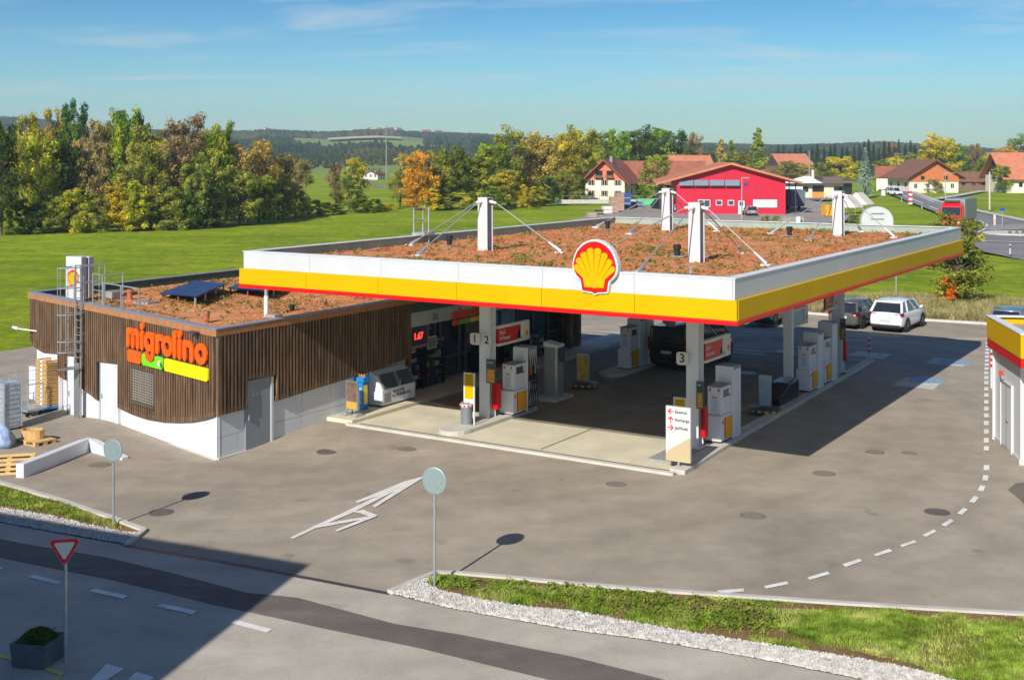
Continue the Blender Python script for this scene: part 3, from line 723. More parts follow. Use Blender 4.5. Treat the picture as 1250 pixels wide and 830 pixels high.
# emblem on the front band
s_, z_ = hit(729.5, 324, W(A0, B0), AX)
pecten(can, frame((A0+s_-ca, B0-.16-cb, z_), (1, 0, 0)), 1.30, .12, name='scallop_emblem')
# downpipe from canopy to shop roof
p = G(325, 386, 3.6)
o = empty('canopy_prop', p, 0, 'slim grey upright standing on the shop roof under the canopy corner', 'post')
MB().tube((0, 0, -.15), (0, 0, .75), .085, n=14).build('lower_sleeve', whitep, o); MB().tube((0, 0, .75), (0, 0, 5.2-p.z), .07, n=14).build('upper_pipe', galv, o)
# ================================================================= CONCRETE APRON AND ISLANDS
def abpoly(l): return [(W(a, b).x, W(a, b).y) for a, b in l]
ap = sheet('concrete_apron', abpoly([(-27.75, 33.95), (-15.3, 33.75), (-15.75, 57), (-27.95, 57)]), conc, .012)
ap2 = sheet('canopy_shade_tone', abpoly([(-24.95, 37.6), (-15.6, 37.6), (-16.0, 56.8), (-24.95, 56.8)]), M_asphalt('shade toned forecourt', srgb(138, 128, 112), srgb(160, 148, 128), .45), .018, parent=ap)  # apron concrete coloured darker to paint in the canopy's shade, with stains over it
ap3 = sheet('canopy_shade_tone', abpoly([(-27.8, 38.6), (-24.96, 38.0), (-24.96, 56.8), (-27.9, 56.8)]), bpy.data.materials['shade toned forecourt'], .018, parent=ap)
for l in [[(-27.6, 34.08), (-15.5, 33.9), (-15.5, 33.96), (-27.6, 34.14)]]: sheet('apron_slot_drain', abpoly(l), dark, .022, parent=ap)
for b in (44, 50.5): sheet('apron_joint', abpoly([(-23.2, b), (-17, b), (-17, b+.03), (-23.2, b+.03)]), dark, .024, parent=ap)
for a in (-20.2,): sheet('apron_joint', abpoly([(a, 34.2), (a+.03, 34.2), (a+.03, 56), (a, 56)]), dark, .0245, parent=ap)
def slab(name, pts, h, mat=conc2, z=0.0):
    o = sheet(name, [(p[0], p[1]) for p in pts], mat, z-.02, thick=h+.02, step=2)
    m = o.modifiers.new('bevel', 'BEVEL'); m.width = .025; m.segments = 2; m.limit_method = 'ANGLE'; return o
kerb(abpoly([(-27.85, 33.75), (-15.2, 33.55)]), .2, .10, 'apron_edge_kerb')
slab('pump_island', [W(-15.45, 33.75), W(-14.95, 33.75), W(-15.25, 40), W(-15.75, 57), W(-16.1, 57), W(-15.7, 40)], .13)
slab('pump_island', [W(-16.6, 34.6), W(-15.46, 34.6), W(-15.72, 40.6), W(-16.6, 40.6)], .11, concg)
slab('pump_island', [W(-16.95, 43.2), W(-15.9, 43.2), W(-16.08, 55), W(-17.0, 55)], .11, concg)
def island(a, b0, b1, hw=.55):
    pts = []
    for i in range(9):
        an = pi+pi*i/8; pts.append(W(a+hw*cos(an), b0+hw+hw*sin(an)*1.2))
    pts += [W(a+hw, b1), W(a-hw, b1)]
    return slab('pump_island', pts, .15)
island(-23.95, 34.3, 39.4); island(-24.4, 46.9, 55.5, .6)
slab('pump_island', [W(-24.5, 40.9), W(-23.5, 40.9), W(-23.5, 42.4), W(-24.5, 42.4)], .12)
# kerbed walkway in front of the shop
slab('shop_walkway', [W(-29.9, 33.9), W(-27.75, 33.9), W(-28.05, 58), W(-29.9, 58)], .14, conc)
# ================================================================= SHOP
sh_root = empty('service_shop', CO, 0, 'single-storey shop clad in brown vertical battens over white base panels, with planted roof', 'shop building')
def TS(M_): return Matrix.Translation(-CO) @ M_
DF = -FD
FF = TS(frame(CO, DF)); FS = TS(frame(CO, BX))
hF = lambda px, py, o=0: hit(px, py, CO+FN*o, DF)
hS = lambda px, py, o=0: hit(px, py, CO+AX*o, BX)
ES = -14.6                                     # end of the skew front
EP = CO+DF*ES
ab_e = AB(EP.x, EP.y)
foot = [CO+BX*.1-AX*.12, W(-29.02, 38.7), W(-29.75, 38.7), W(-29.75, 52.4), W(ab_e[0]+.1, 52.4), EP+BX*.15+AX*.1]
foot[0] = CO-AX*.12+BX*.05
MB(Matrix.Translation(-CO)).prism([(p.x, p.y) for p in foot], -.9, 3.5).build('wall', dirtywhite, sh_root)
# cladding with a curved lower edge
def interp(tab, x):
    if x <= tab[0][0]: return tab[0][1]
    for (x0, y0), (x1, y1) in zip(tab, tab[1:]):
        if x <= x1: return y0+(y1-y0)*(x-x0)/max(1e-6, x1-x0)
    return tab[-1][1]
front_px = [(33, 406), (38, 414), (45, 424), (54, 430), (72, 431.5), (73, 458), (82.5, 464), (83, 434), (94, 434), (94.5, 462), (104, 476), (112, 481), (120.5, 488), (121, 441), (145.3, 444), (145.6, 497), (163, 505), (181, 511), (200, 514), (217, 515), (235, 514.5), (250, 512), (264, 508)]
ftab = sorted(hF(*p) for p in front_px)
side_px = [(265, 507), (298.5, 499), (299, 463.5), (332.5, 458), (333, 490), (380, 475), (441, 456.5), (470, 446), (500, 436)]
stab = sorted(hS(*p) for p in side_px)
def cladding(T, s0, s1, tab, name, pitch=.165):
    m1, m2, m3 = MB(T), MB(T), MB(T); n = int(round((s1-s0)/pitch)); rc = random.Random(2)
    for i in range(n):
        x = s0+(s1-s0)*i/n; xa = x+(s1-s0)/n; zb_ = interp(tab, (x+xa)/2)
        za, zc = interp(tab, x+.001), interp(tab, xa-.001)
        if abs(za-zc) > .4: za = zc = zb_
        m2.v_ = 0
        a = [m2.P(p) for p in [(x, .0, za), (xa, .0, zc), (xa, .05, zc), (x, .05, za), (x, .0, 3.7), (xa, .0, 3.7), (xa, .05, 3.7), (x, .05, 3.7)]]
        for f in ((0, 3, 2, 1), (4, 5, 6, 7), (0, 1, 5, 4), (1, 2, 6, 5), (2, 3, 7, 6), (3, 0, 4, 7)): m2.f.append([a[k] for k in f])
        w = .078; c = (x+xa)/2; d = .115+rc.uniform(-.003, .003)
        m1.box(c-w/2, c+w/2, .051, d, zb_+.02, 3.7)
        # board closing the lower edge
        b = [m3.P(p) for p in [(x, .051, za), (xa, .051, zc), (xa, .088, zc), (x, .088, za), (x, .051, za+.17), (xa, .051, zc+.17), (xa, .088, zc+.17), (x, .088, za+.17)]]
        for f in ((0, 3, 2, 1), (4, 5, 6, 7), (0, 1, 5, 4), (1, 2, 6, 5), (2, 3, 7, 6), (3, 0, 4, 7)): m3.f.append([b[k] for k in f])
    bk = m2.build('cladding_backing', battback, sh_root); m1.build('timber_battens', batt, bk); m3.build('lower_edge_board', batt, bk)
cladding(FF, ES, -.02, ftab, 'front'); cladding(FS, .0, 10.2, stab, 'side')
MB(FS).box(-.06, .04, .0, .115, interp(stab, .1), 3.7).build('corner_post', batt, sh_root)
MB(FS).box(10.2, 10.3, -.85, .1, .14, 3.6).build('timber_return', batt, sh_root)
# parapet, timber edge and metal coping
_f = CO+FN*.12; _s = (-28.78-AB(_f.x, _f.y)[0])/AB(DF.x, DF.y)[0]
outl = [_f+DF*_s, W(-28.78, 52.6), W(ab_e[0]-.12, 52.6), EP+FN*.12-AX*.1]
def inset(poly, t):
    c = sum(poly, Vector((0, 0, 0)))/len(poly); n = len(poly); out = []
    for i in range(n):
        p0, p1, p2 = poly[i-1], poly[i], poly[(i+1) % n]
        d1 = (p1-p0).normalized(); d2 = (p2-p1).normalized()
        n1 = Vector((-d1.y, d1.x, 0)); n2 = Vector((-d2.y, d2.x, 0))
        if n1.dot(c-p1) < 0: n1 = -n1
        if n2.dot(c-p1) < 0: n2 = -n2
        m = (n1+n2).normalized(); out.append(p1+m*t/max(.3, m.dot(n1)))
    return out
def ringw(mb, poly, t, z0, z1):
    q = inset(poly, t); n = len(poly)
    for i in range(n):
        j = (i+1) % n
        mb.prism([(poly[i].x, poly[i].y), (poly[j].x, poly[j].y), (q[j].x, q[j].y), (q[i].x, q[i].y)], z0, z1)
Tw = Matrix.Translation(-CO)
mb = MB(Tw); ringw(mb, outl, .10, 3.70, 3.93); mb.build('timber_eaves_board', wood_light, sh_root)
mb = MB(Tw); ringw(mb, inset(outl, .102), .16, 3.3, 3.92); mb.build('parapet', sealer, sh_root)
mb = MB(Tw); ringw(mb, inset(outl, -.02), .32, 3.93, 3.96); mb.build('coping', M('zinc coping', srgb(150, 154, 166), .5, .12, 2, metal=.3), sh_root)
rf = inset(outl, .26); mb = MB(Tw)
mb.prism([(p.x, p.y) for p in rf], 3.45, 3.60); mb.build('sedum_layer', sedum, sh_root)
rfx = [p.x for p in rf]; rfy = [p.y for p in rf]
def insr(rt):
    while True:
        x, y = rt.uniform(min(rfx), max(rfx)), rt.uniform(min(rfy), 58)
        if inpoly(x, y, [(p.x, p.y) for p in rf]): return x, y
tufts(3000, insr, 3.61, sh_root, Tw, 13, sedl, 'sedum_tufts', thr=-.05, hh=.03, smin=.015, smax=.04)
tufts(700, insr, 3.62, sh_root, Tw, 15, sedg, 'green_tufts', thr=.18, hh=.12)
# base panels with joints
pj = MB(FF); tb = [-14.4, -12.9]
xs = [-6.75, -5.3, -3.9, -2.5, -1.2, -.02]
for x0, x1 in zip(xs, xs[1:]):
    MB(FF).box(x0+.006, x1-.006, -.11, .0-.01, -.45, .36).build('base_panel', dirtywhite, sh_root); MB(FF).box(x0+.006, x1-.006, -.11, -.01, .372, 1.5).build('base_panel', dirtywhite, sh_root)
MB(FF).box(-8.55, -7.9, -.11, -.01, -.7, 1.3).build('base_panel', dirtywhite, sh_root)
ps = MB(FS); d0, d1 = hS(299, 500)[0], hS(332.5, 500)[0]
cuts = [-.02, 1.15, d0]
for x0, x1 in [(-.0, .95), (.95, d0), (d1, d1+1.5), (d1+1.5, d1+3.0), (d1+3.0, d1+4.5), (d1+4.5, d1+6.0)]:
    MB(FS).box(x0+.006, x1-.006, -.11, -.01, -.45, .42).build('base_panel', dirtywhite, sh_root); MB(FS).box(x0+.006, x1-.006, -.11, -.01, .432, 1.6).build('base_panel', dirtywhite, sh_root)
mb = MB(FF); mb.box(-7, .04, -.02, .10, -.40, -.255); mb.build('plinth_strip', conc2, sh_root)
mb = MB(FS); mb.box(.0, 5.4, -.02, .08, -.40, -.22); mb.build('plinth_strip', conc2, sh_root)
# side door
zd = hS(315, 462)[1]
dr_ = MB(FS).box(d0, d1, -.09, .03, -.35, zd).build('door', grey2, sh_root)
MB(FS).box(d1-.12, d1, .031, .06, -.3, zd-.02).build('door_frame', dirtywhite, dr_)
MB(FS).box(d0+.1, d0+.14, .031, .09, .75, .95).build('handle', galv, dr_)
mb = MB(FS)
for i in range(3): mb.vprism([(d0+.35+i*.2+.035*cos(a), 1.55+.035*sin(a)) for a in [k*pi/4 for k in range(8)]], .031, .034)
mb.build('door_sticker', white, dr_)
# delivery doors on the skew front
def fdoor(px0, px1, ptop, zbot, mat, name='door'):
    x0 = hF(px0, 450)[0]; x1 = hF(px1, 450)[0]; zt = hF((px0+px1)/2, ptop)[1]
    o = MB(FF).box(x0, x1, -.11, .03, zbot, zt).build(name, mat, sh_root)
    MB(FF).box(x0-.05, x0+.0, -.1, .06, zbot, zt+.04).build('door_frame', galv, o)
    mb = MB(FF)
    for i in range(1, int((x1-x0)/.13)): mb.box(x0+i*.13, x0+i*.13+.008, .030, .034, zbot+.05, zt-.05)
    mb.build('door_groove', grey2, o)
    MB(FF).box(x0+.12, x0+.16, .034, .08, zbot+1.0, zbot+1.18).build('handle', galv, o)
    return o
fdoor(124, 145, 442, -.45, dirtywhite); fdoor(84, 94, 435, -.75, dirtywhite)
MB(FF).box(hF(54, 450)[0], hF(73, 450)[0], -.11, .02, -.8, hF(63, 431)[1]+.1).build('base_panel', dirtywhite, sh_root)
MB(FF).box(hF(36, 450)[0], hF(53, 450)[0], -.11, .02, -.8, .9).build('base_panel', dirtywhite, sh_root)
MB(FF).box(hF(105, 450)[0], hF(120, 450)[0], -.11, .02, -.8, .9).build('base_panel', dirtywhite, sh_root)
# grilled window
x0, z1 = hF(165.5, 449); x1, _ = hF(192, 450); z0 = hF(178, 491)[1]
wd = MB(FF).box(x0, x1, .03, .104, z0, z1).build('window', black, sh_root)
mb = MB(FF); w_ = x1-x0; h_ = z1-z0; y = .118
mb.box(x0-.04, x0, .06, .15, z0-.04, z1+.04); mb.box(x1, x1+.04, .06, .15, z0-.04, z1+.04); mb.box(x0, x1, .06, .15, z1, z1+.04); mb.box(x0-.06, x1+.06, .06, .19, z0-.10, z0-.0)
mb.build('window_frame', M('dark bronze frame', srgb(84, 76, 64), .6, .1, 4), wd)
mb = MB(FF)
for i in range(9): x = x0+w_*(i+.5)/9; mb.box(x-.012, x+.012, .108, .13, z0, z1)
for i in range(12): z = z0+h_*(i+.5)/12; mb.box(x0, x1, .1305, .145, z-.012, z+.012)
mb.build('window_grille', M('pale grille', srgb(146, 142, 134), .5, .1, 4), wd)
# facade lettering (rounded letters over three bars)
def roundrect(x0, x1, z0, z1, r, n=5):
    pts = []
    for cx, cz, a in ((x1-r, z1-r, 0), (x0+r, z1-r, pi/2), (x0+r, z0+r, pi), (x1-r, z0+r, 3*pi/2)):
        for i in range(n+1): pts.append((cx+r*cos(a+pi/2*i/n), cz+r*sin(a+pi/2*i/n)))
    return pts
def shop_sign(T, x0, z0, w, parent, y=.16, k=1.0):
    e = empty('lettering_sign', (0, 0, 0)); e.parent = parent
    # letters: strokes of the word in a heavy rounded hand
    h = w*.118; st = w*.038; u = w/100
    mb = MB(T)
    def stroke(pts, r=st/2, yy=0):
        pts = [Vector((x0+p[0]*u, 0, z0+p[1]*u)) for p in pts]
        for i, p in enumerate(pts):
            mb.vprism([(p.x+r*cos(t*pi/6), p.z+r*sin(t*pi/6)) for t in range(12)], y, y+.07*k+.0007*(i % 3))
            if i:
                q = pts[i-1]; d = (p-q); 
                if d.length < 1e-5: continue
                d.normalize(); n = Vector((-d.z, 0, d.x))*r
                mb.vprism([(q.x+n.x, q.z+n.z), (p.x+n.x, p.z+n.z), (p.x-n.x, p.z-n.z), (q.x-n.x, q.z-n.z)], y+.0003*i, y+.07*k-.0009-.0001*i)
    def arc(cx, cy, r, a0, a1, n=9, ry=None): ry = ry or r; return [(cx+r*cos(R(a0+(a1-a0)*i/n)), cy+ry*sin(R(a0+(a1-a0)*i/n))) for i in range(n+1)]
    H = 8.6
    stroke([(2, 0), (2, H)]); stroke([(2, H-3)]+arc(5.2, H-3, 3.2, 160, 0, 6)+[(8.4, 0)]); stroke([(8.4, H-3)]+arc(11.6, H-3, 3.2, 160, 0, 6)+[(14.8, 0)])
    stroke([(20.4, 0), (20.4, H)]); stroke([(20.4, H+4.4), (20.41, H+4.5)], st*.62)
    stroke(arc(29.6, H/2+.3, 4.4, 0, 360, 14, 4.2)); stroke([(34.2, H), (34.2, -2.4)]+arc(30, -2.4, 4.2, 0, -160, 6, 3.6))
    stroke([(40, 0), (40, H)]); stroke([(40, H-4)]+arc(44, H-4, 4, 160, 70, 4))
    stroke(arc(52.4, H/2, 4.9, 0, 360, 14, 4.3))
    stroke([(61.4, 0), (61.4, H+4.3)]); stroke([(67.4, 0), (67.4, H)]); stroke([(67.4, H+4.4), (67.41, H+4.5)], st*.62)
    stroke([(73.4, 0), (73.4, H)]); stroke([(73.4, H-4)]+arc(77.5, H-4, 4.1, 160, 0, 6)+[(81.6, 0)])
    stroke(arc(92.2, H/2, 4.9, 0, 360, 14, 4.3))
    mb.build('letters', orangel, e)
    zb0, zb1 = z0-10.9*u, z0-3.4*u
    MB(T).vprism(roundrect(x0+.2*u, x0+17.6*u, zb0, zb1, 1.6*u), y-.03, y+.03*k).build('orange_bar', orangel, e)
    xx0, xx1 = x0+19.2*u, x0+46*u
    gb = [(xx0+1.6*u, zb0), (xx1-1.6*u, zb0), (xx1, zb0+1.6*u), (xx1, zb1-1.6*u), (xx1-1.6*u, zb1), (x0+36.6*u, zb1), (x0+35*u, zb1-3.4*u), (x0+30.5*u, zb1-4.6*u), (x0+26*u, zb1-3.4*u), (x0+24*u, zb1), (xx0+1.6*u, zb1), (xx0, zb1-1.6*u), (xx0, zb0+1.6*u)]
    MB(T).vprism(gb, y-.03, y+.03*k).build('green_bar', greenl, e)
    MB(T).vprism(roundrect(x0+48*u, x0+99*u, zb0, zb1, 1.6*u), y-.03, y+.03*k).build('yellow_bar', yellowl, e)
    return e
xl, zl_ = hF(155, 419.5, .2); xr, _ = hF(254, 431, .2)
shop_sign(FF, xl, zl_, xr-xl, sh_root)
# small fittings on the front
mb = MB(FF); x, z = hF(202, 441); mb.box(x-.03, x+.03, .1, .22, z-.03, z+.05); mb.tube((x-.04, .2, z), (x+.16, .34, z-.06), .05, n=10); mb.build('wall_camera', whitep, sh_root)
mb = MB(FF); x, z = hF(244, 405); mb.box(x-.22, x+.2, .1, .3, z-.04, z+.03); mb.box(x+.02, x+.16, .1, .22, z-.16, z-.04); mb.build('wall_lamp', dark, sh_root)
mb = MB(FF); x, z = hF(48, 404); mb.tube((x, .1, z), (x-.9, .5, z+.05), .03); mb.tube((x-.9, .5, z+.05), (x-1.15, .62, z+.1), .07, .05, n=10); mb.build('wall_camera', whitep, sh_root)
# glazed front under the canopy
FG = TS(frame(W(-29.72, 38.75), BX)); FH = TS(frame(W(-28.98, 38.75), BX))
L = 13.6
mb = MB(FH)
for i in range(5): mb.box(L*i/5+.005, L*(i+1)/5-.005, -.5, .0, 2.72, 3.62)
mb.build('shop_fascia', fasciag, sh_root)
MB(FG).box(0, L, .0, .03, .16, 2.70).build('shop_glazing', glass, sh_root)
mb = MB(FG)
for x in (.05, 1.55, 2.75, 3.2, 4.6, 5.1, 6.5, 7.9, 9.3, 10.7, 12.1, 13.5): mb.box(x-.035, x+.035, .031, .12, .16, 2.70)
mb.box(0, L, .031, .13, 2.62, 2.70); mb.box(0, L, .031, .10, .15, .24); mb.box(0, L, .031, .09, 1.02, 1.08)
mb.build('shopfront_frame', M('mullion grey', srgb(92, 96, 98), .5, .1, 3), sh_root)
for x in (13.5, 14.3):
    mb = MB(FG); mb.box(x-.16, x+.16, .2, .62, .14, 3.6); mb.build('timber_pier', batt, sh_root)
for i in range(3): MB(FG).box(5.2+i*1.4, 6.35+i*1.4, .035, .06, 1.2, 2.5).build('window_poster', [M('brown slatted poster', srgb(112, 84, 60), .6, .3, 6), M('blue poster', srgb(96, 136, 166), .6, .3, 3), M('pale poster', srgb(128, 146, 158), .6, .3, 4)][i], sh_root)
MB(FG).vprism([(2.1, .55), (2.3, .9), (2.34, 1.6), (2.2, 2.1), (2.02, 2.3), (1.85, 1.9), (1.8, 1.4), (1.9, .9)], .035, .05).build('blue_leaf_decal', M('blue decal', srgb(76, 128, 190), .5, .05, 2), sh_root)
MB(FG).box(1.65, 2.6, .035, .05, 2.32, 2.42).build('blue_stripe_decal', bpy.data.materials['blue decal'], sh_root)
text('opening_hours_text', 'OUVERT\n7/7', .17, whitep, TS(wall_text_frame(W(-29.72, 41.65, 1.75), BX, .05)), sh_root, .002)
sx, sz = hit(551.5, 387.5, W(-28.98, 38.75), BX)
shop_sign(FH, sx, sz-.05, 2.7, sh_root, y=.03, k=.6)
MB(FH).box(1.75, 1.95, .0, .12, 2.85, 3.1).build('wall_lamp', greym, sh_root)
# price display
px_, pz_ = hit(499, 426.5, W(-29.3, 38.75), BX)
pr = empty('price_display', W(-29.3, 38.75+px_, pz_), -TH, 'orange framed display with glowing red digits hanging beside the shop entrance', 'display')
mb = MB(); mb.box(0, .07, 0, 1.25, 0, .95); mb.build('housing', M('display frame', srgb(214, 120, 84), .5, .05, 2), pr)
MB().box(.071, .085, .1, 1.15, .1, .85).build('panel', M('display panel', srgb(60, 66, 84), .4, .1, 2), pr)
text('digits', '1.67', .36, emis('red digits', (1, .03, .02), 2.2), Matrix.Rotation(pi/2, 4, 'Z') @ Matrix.Translation((.22, -.088, .46)), pr, .003, .012)
MB().box(.02, .05, .5, .6, .95, 3.5-pz_).build('hanger', galv, pr)
# ================================================================= PUMPS
hose = black
pumpw = M('pump white', (.70, .70, .71), .4, .04, 2)
screen = M('pump screen', srgb(70, 84, 88), .2, .1, 3, spec=.6)
def pump(a, b, side, label, hoses=True, h=2.32):
    t = empty('fuel_pump', W(a, b, .13), -TH, label, 'fuel pump', 'fuel pumps on the forecourt islands')
    w = .29
    MB().box(-w, w, 0, .95, .06, .88).build('lower_cabinet', pumpw, t, bevel=.02)
    MB().box(-w+.03, w-.03, .03, 1.5, 0, .06).build('plinth', dark, t)
    up = MB().box(-w+.05, w-.05, .12, .95, .881, 1.8).build('upper_cabinet', pumpw, t, bevel=.02)
    MB().box(-w+.03, w-.03, .1, .96, 1.801, 1.83).build('cap', greym, up)
    mb = MB()
    for s_ in (-1, 1): mb.box(s_*(w-.049)-.004, s_*(w-.049)+.004, .3, .75, 1.45, 1.7)
    mb.build('display', screen, up)
    mb = MB()
    for s_ in (-1, 1):
        mb.box(s_*(w-.049)-.006, s_*(w-.049)+.006, .78, .86, 1.42, 1.52)
    mb.box(-.18, -.12, .112, .118, 1.66, 1.74); mb.box(.12, .18, .112, .118, 1.66, 1.74)
    mb.build('red_sticker', redp, up)
    MB().box(-.09, .09, .112, .118, 1.42, 1.5).build('notice', M('pink notice', srgb(206, 150, 170), .6, .2, 20), up)
    MB().box(-.11, .11, .112, .116, 1.0, 1.38).build('instruction_sheet', M('pale sheet', srgb(190, 194, 214), .6, .1, 14), up)
    for s_ in (-1, 1):
        MB().box(s_*w-(.012 if s_ < 0 else -.001), s_*w+(.012 if s_ > 0 else -.001), .33, .94, .12, .80).build('amber_panel', amber, t)
        MB().box(s_*w-(.013 if s_ < 0 else -.001), s_*w+(.013 if s_ > 0 else -.001), .27, .328, .12, .80).build('red_stripe', redp, t)
        T = Matrix.Translation((s_*(w+.002), .13, .68)) @ Matrix.Rotation(pi/2 if s_ > 0 else -pi/2, 4, 'Z')
        mb = MB(T); mb.vprism([(x*.13, z*.13) for x, z in [(0, .5), (.3, .42), (.48, .1), (.4, -.2), (.28, -.5), (-.28, -.5), (-.4, -.2), (-.48, .1), (-.3, .42)]], -.012, 0); mb.build('small_emblem', M('emblem amber', srgb(240, 120, 20), .5, .3, 30), t)
    # hose tower
    MB().box(-w-.02, w+.02, .96, 1.03, .0, h).build('tower_panel', pumpw, t, bevel=.01)
    MB().box(-w+.06, w-.06, 1.031, 1.62, .0, h-.1).build('tower_core', black, t)
    MB().box(-w-.02, w+.02, 1.031, 1.66, h-.1, h).build('tower_top', greym, t, bevel=.01)
    if hoses:
        cols_ = [redp, amber, black, white]
        for s_ in (side,):
            for i in range(4):
                y = 1.12+i*.145; x = s_*(w+.0)
                MB().box(min(x, x-s_*.18), max(x, x-s_*.18), y+.085, y+.105, .02, h-.11).build('divider', pumpw, t)
                nz = MB(); nz.tube((x-s_*.04, y+.02, 1.18), (x+s_*.1, y+.02, 1.02), .03, .022, n=8); nz.tube((x+s_*.1, y+.02, 1.02), (x+s_*.05, y+.02, .84), .018, n=6); nz.box(x-.03, x+.05, y, y+.04, 1.16, 1.3)
                n_ = nz.build('nozzle', black, t)
                MB().box(x-.045, x+.012, y-.012, y+.05, 1.3, 1.62).build('nozzle_holder', cols_[i], n_)
                pts = [(x-s_*.05, y+.02, h-.15), (x+s_*.03, y+.02, 1.6), (x+s_*.05, y+.03, .9), (x+s_*.07, y+.05, .25), (x+s_*.03, y+.0, .1), (x-s_*.0, y-.03, .25), (x+s_*.05, y+.02, .85)]
                MB().path(pts, .016, 6).build('hose', hose, t)
    else:
        for s_ in (-1, 1): MB().box(s_*w-(.02 if s_ < 0 else 0), s_*w+(.02 if s_ > 0 else 0), 1.031, 1.66, .0, h-.101).build('tower_side', pumpw, t)
    return t
pump(-23.62, 37.55, 1, 'white fuel pump with four hoses on the side, behind the column numbered 1 and 2')
pump(-15.62, 37.5, -1, 'white fuel pump on the near right island beside the column numbered 3', False, 2.36)
pump(-15.95, 47.45, -1, 'white fuel pump directly behind the slim post numbered 4', False, 2.25)
pump(-16.0, 49.45, -1, 'farther and taller of the two white pumps behind the post numbered 4', False, 2.42)
pump(-24.3, 48.3, -1, 'white fuel pump on the back left island beside the parked black van', False, 2.1)
# ---- number plates, boards and boxes on the columns
plm = M('number board', srgb(214, 210, 202), .5, .05, 2)
def numplate(a, b, z, body, label, w=.42, h=.42, ax=AX, up='column'):
    T = wall_text_frame(W(a, b, z), ax, 0); t = empty('number_board', W(a, b, z), 0, label, 'number board')
    T0 = frame((0, 0, 0), ax); MB(T0).vprism(roundrect(-w/2, w/2, -h/2, h/2, .1), 0, .05).build('board', plm, t, bevel=.008)
    T1 = T.copy(); T1.translation = (0, 0, 0); T1 = Matrix.Translation(Vector(T0.col[1][:3])*.054) @ T1
    text('digit', body, .40, black, T1, t, .002, .006, 'CENTER'); return t
def atz(px, py, a): # point on plane a=const
    b, z = hit(px, py, W(a, 0), BX); return b, z
def atb(px, py, b):
    a, z = hit(px, py, W(0, b), AX); return a, z
a_, z_ = atb(580.5, 413.5, 36.6); numplate(a_, 36.6, z_, '1', 'white rounded board with number 1 left of the front column')
a_, z_ = atb(595.5, 415, 36.55); numplate(a_, 36.52, z_, '2', 'white rounded board with number 2 on the front column', .34)
a_, z_ = atb(833.5, 437.5, 36.5); numplate(a_, 36.5, z_, '3', 'white rounded board with number 3 on the right front column')
a_, z_ = atb(960.5, 391.5, 47.0); numplate(a_, 47.0, z_, '4', 'white rounded board with number 4 on the slim post', .36)
# slim sign posts
for a, b, lb in [(-16.4, 47.05, 'slim white post with number board 4 between the right island pumps and black trough'), (-23.95, 50.15, 'slim white post behind the pump on the back left island')]:
    o = MB().box(-.17, .17, -.12, .12, 0, 5.05).build('sign_post', whitep, loc=W(a, b, .12), rz=-TH); tag(o, lb, 'post')
def promo(a, b, z, n, label, redpart=True, body=True):
    """long rounded board held by the column, running away along b"""
    t = empty('promotion_board', W(a, b, z), -TH, label, 'promotion board')
    Lb = 1.75*n; hh = .72
    T = Matrix.Rotation(pi/2, 4, 'Z')                # x along +b, y to -a ... outward flips to +a below
    T = frame((0, 0, 0), (0, 1, 0))
    outer = roundrect(0, Lb, -hh/2, hh/2, .12); 
    mb = MB(T); mb.vprism(roundrect(0, Lb, hh/2-.09, hh/2, .04), -.07, .07); mb.vprism(roundrect(0, Lb, -hh/2, -hh/2+.09, .04), -.07, .07)
    mb.vprism(roundrect(Lb-.42, Lb, -hh/2+.02, hh/2-.02, .1), -.065, .065); mb.build('board_frame', plm, t)
    if redpart:
        MB(T).vprism([(.05, -hh/2+.09), (1.02*n, -hh/2+.09), (1.28*n, hh/2-.09), (.05, hh/2-.09)], -.04, .045).build('red_panel', redp, t)
        if body:
            text('words', 'Shell\nV-Power', .21, white, T @ Matrix.Translation((.12, .05, .0)) @ Matrix.Rotation(0, 4, 'Z'), t, .002, .003)
    else:
        MB(T).vprism([(.05, -hh/2+.09), (1.28*n, -hh/2+.09), (1.28*n, hh/2-.09), (.05, hh/2-.09)], -.03, .03).build('pale_blue_panel', M('pale blue board', srgb(150, 180, 190), .4, .08, 2), t)
    mb = MB(T @ Matrix.Translation((Lb-.2, .066, -.1))); mb.vprism([(x*.2, z*.2) for x, z in [(0, .5), (.3, .42), (.48, .1), (.4, -.2), (.28, -.5), (-.28, -.5), (-.4, -.2), (-.48, .1), (-.3, .42)]], 0, .012); mb.build('small_emblem', bpy.data.materials['emblem amber'], t)
    return t
b_, z1_ = atz(633, 404, -23.8); promo(-23.75, 37.1, z1_, 1.25, 'white framed red promotion board attached behind the column numbered 2')
promo(-15.75, 37.0, atz(868, 426, -15.8)[1], 1.25, 'white framed red promotion board on the right front column, in front of the black van')
promo(-16.3, 47.2, atz(985, 383, -16.3)[1], 1.0, 'white framed pale blue promotion board above the right island pumps', False)
promo(-16.1, 50.6, atz(1012, 368, -16.1)[1], .95, 'small red promotion board beside the rear right column')
def infobox(a, b, p0, p1, amberpart, label, plane_b):
    x0, zt = atb(p0[0], p0[1], plane_b); x1, zb_ = atb(p1[0], p1[1], plane_b); zt = max(zt, zb_+.2)
    t = empty('information_panel', W(x0, plane_b, zb_), -TH, label, 'information panel')
    w = min(.5, x1-x0); h = zt-zb_
    MB().box(0, w, 0, .04, 0, h).build('panel', M('dark board', srgb(72, 82, 84), .5, .1, 3) if 'dark board' not in bpy.data.materials else bpy.data.materials['dark board'], t)
    if amberpart: MB().box(.04, w-.04, -.008, -.001, .04, h*.58).build('amber_notice', M('amber notice', srgb(206, 150, 52), .5, .35, 9) if 'amber notice' not in bpy.data.materials else bpy.data.materials['amber notice'], t)
    MB().box(.05, w-.1, -.008, -.001, h*.84, h*.88).build('heading', white, t)
    return t
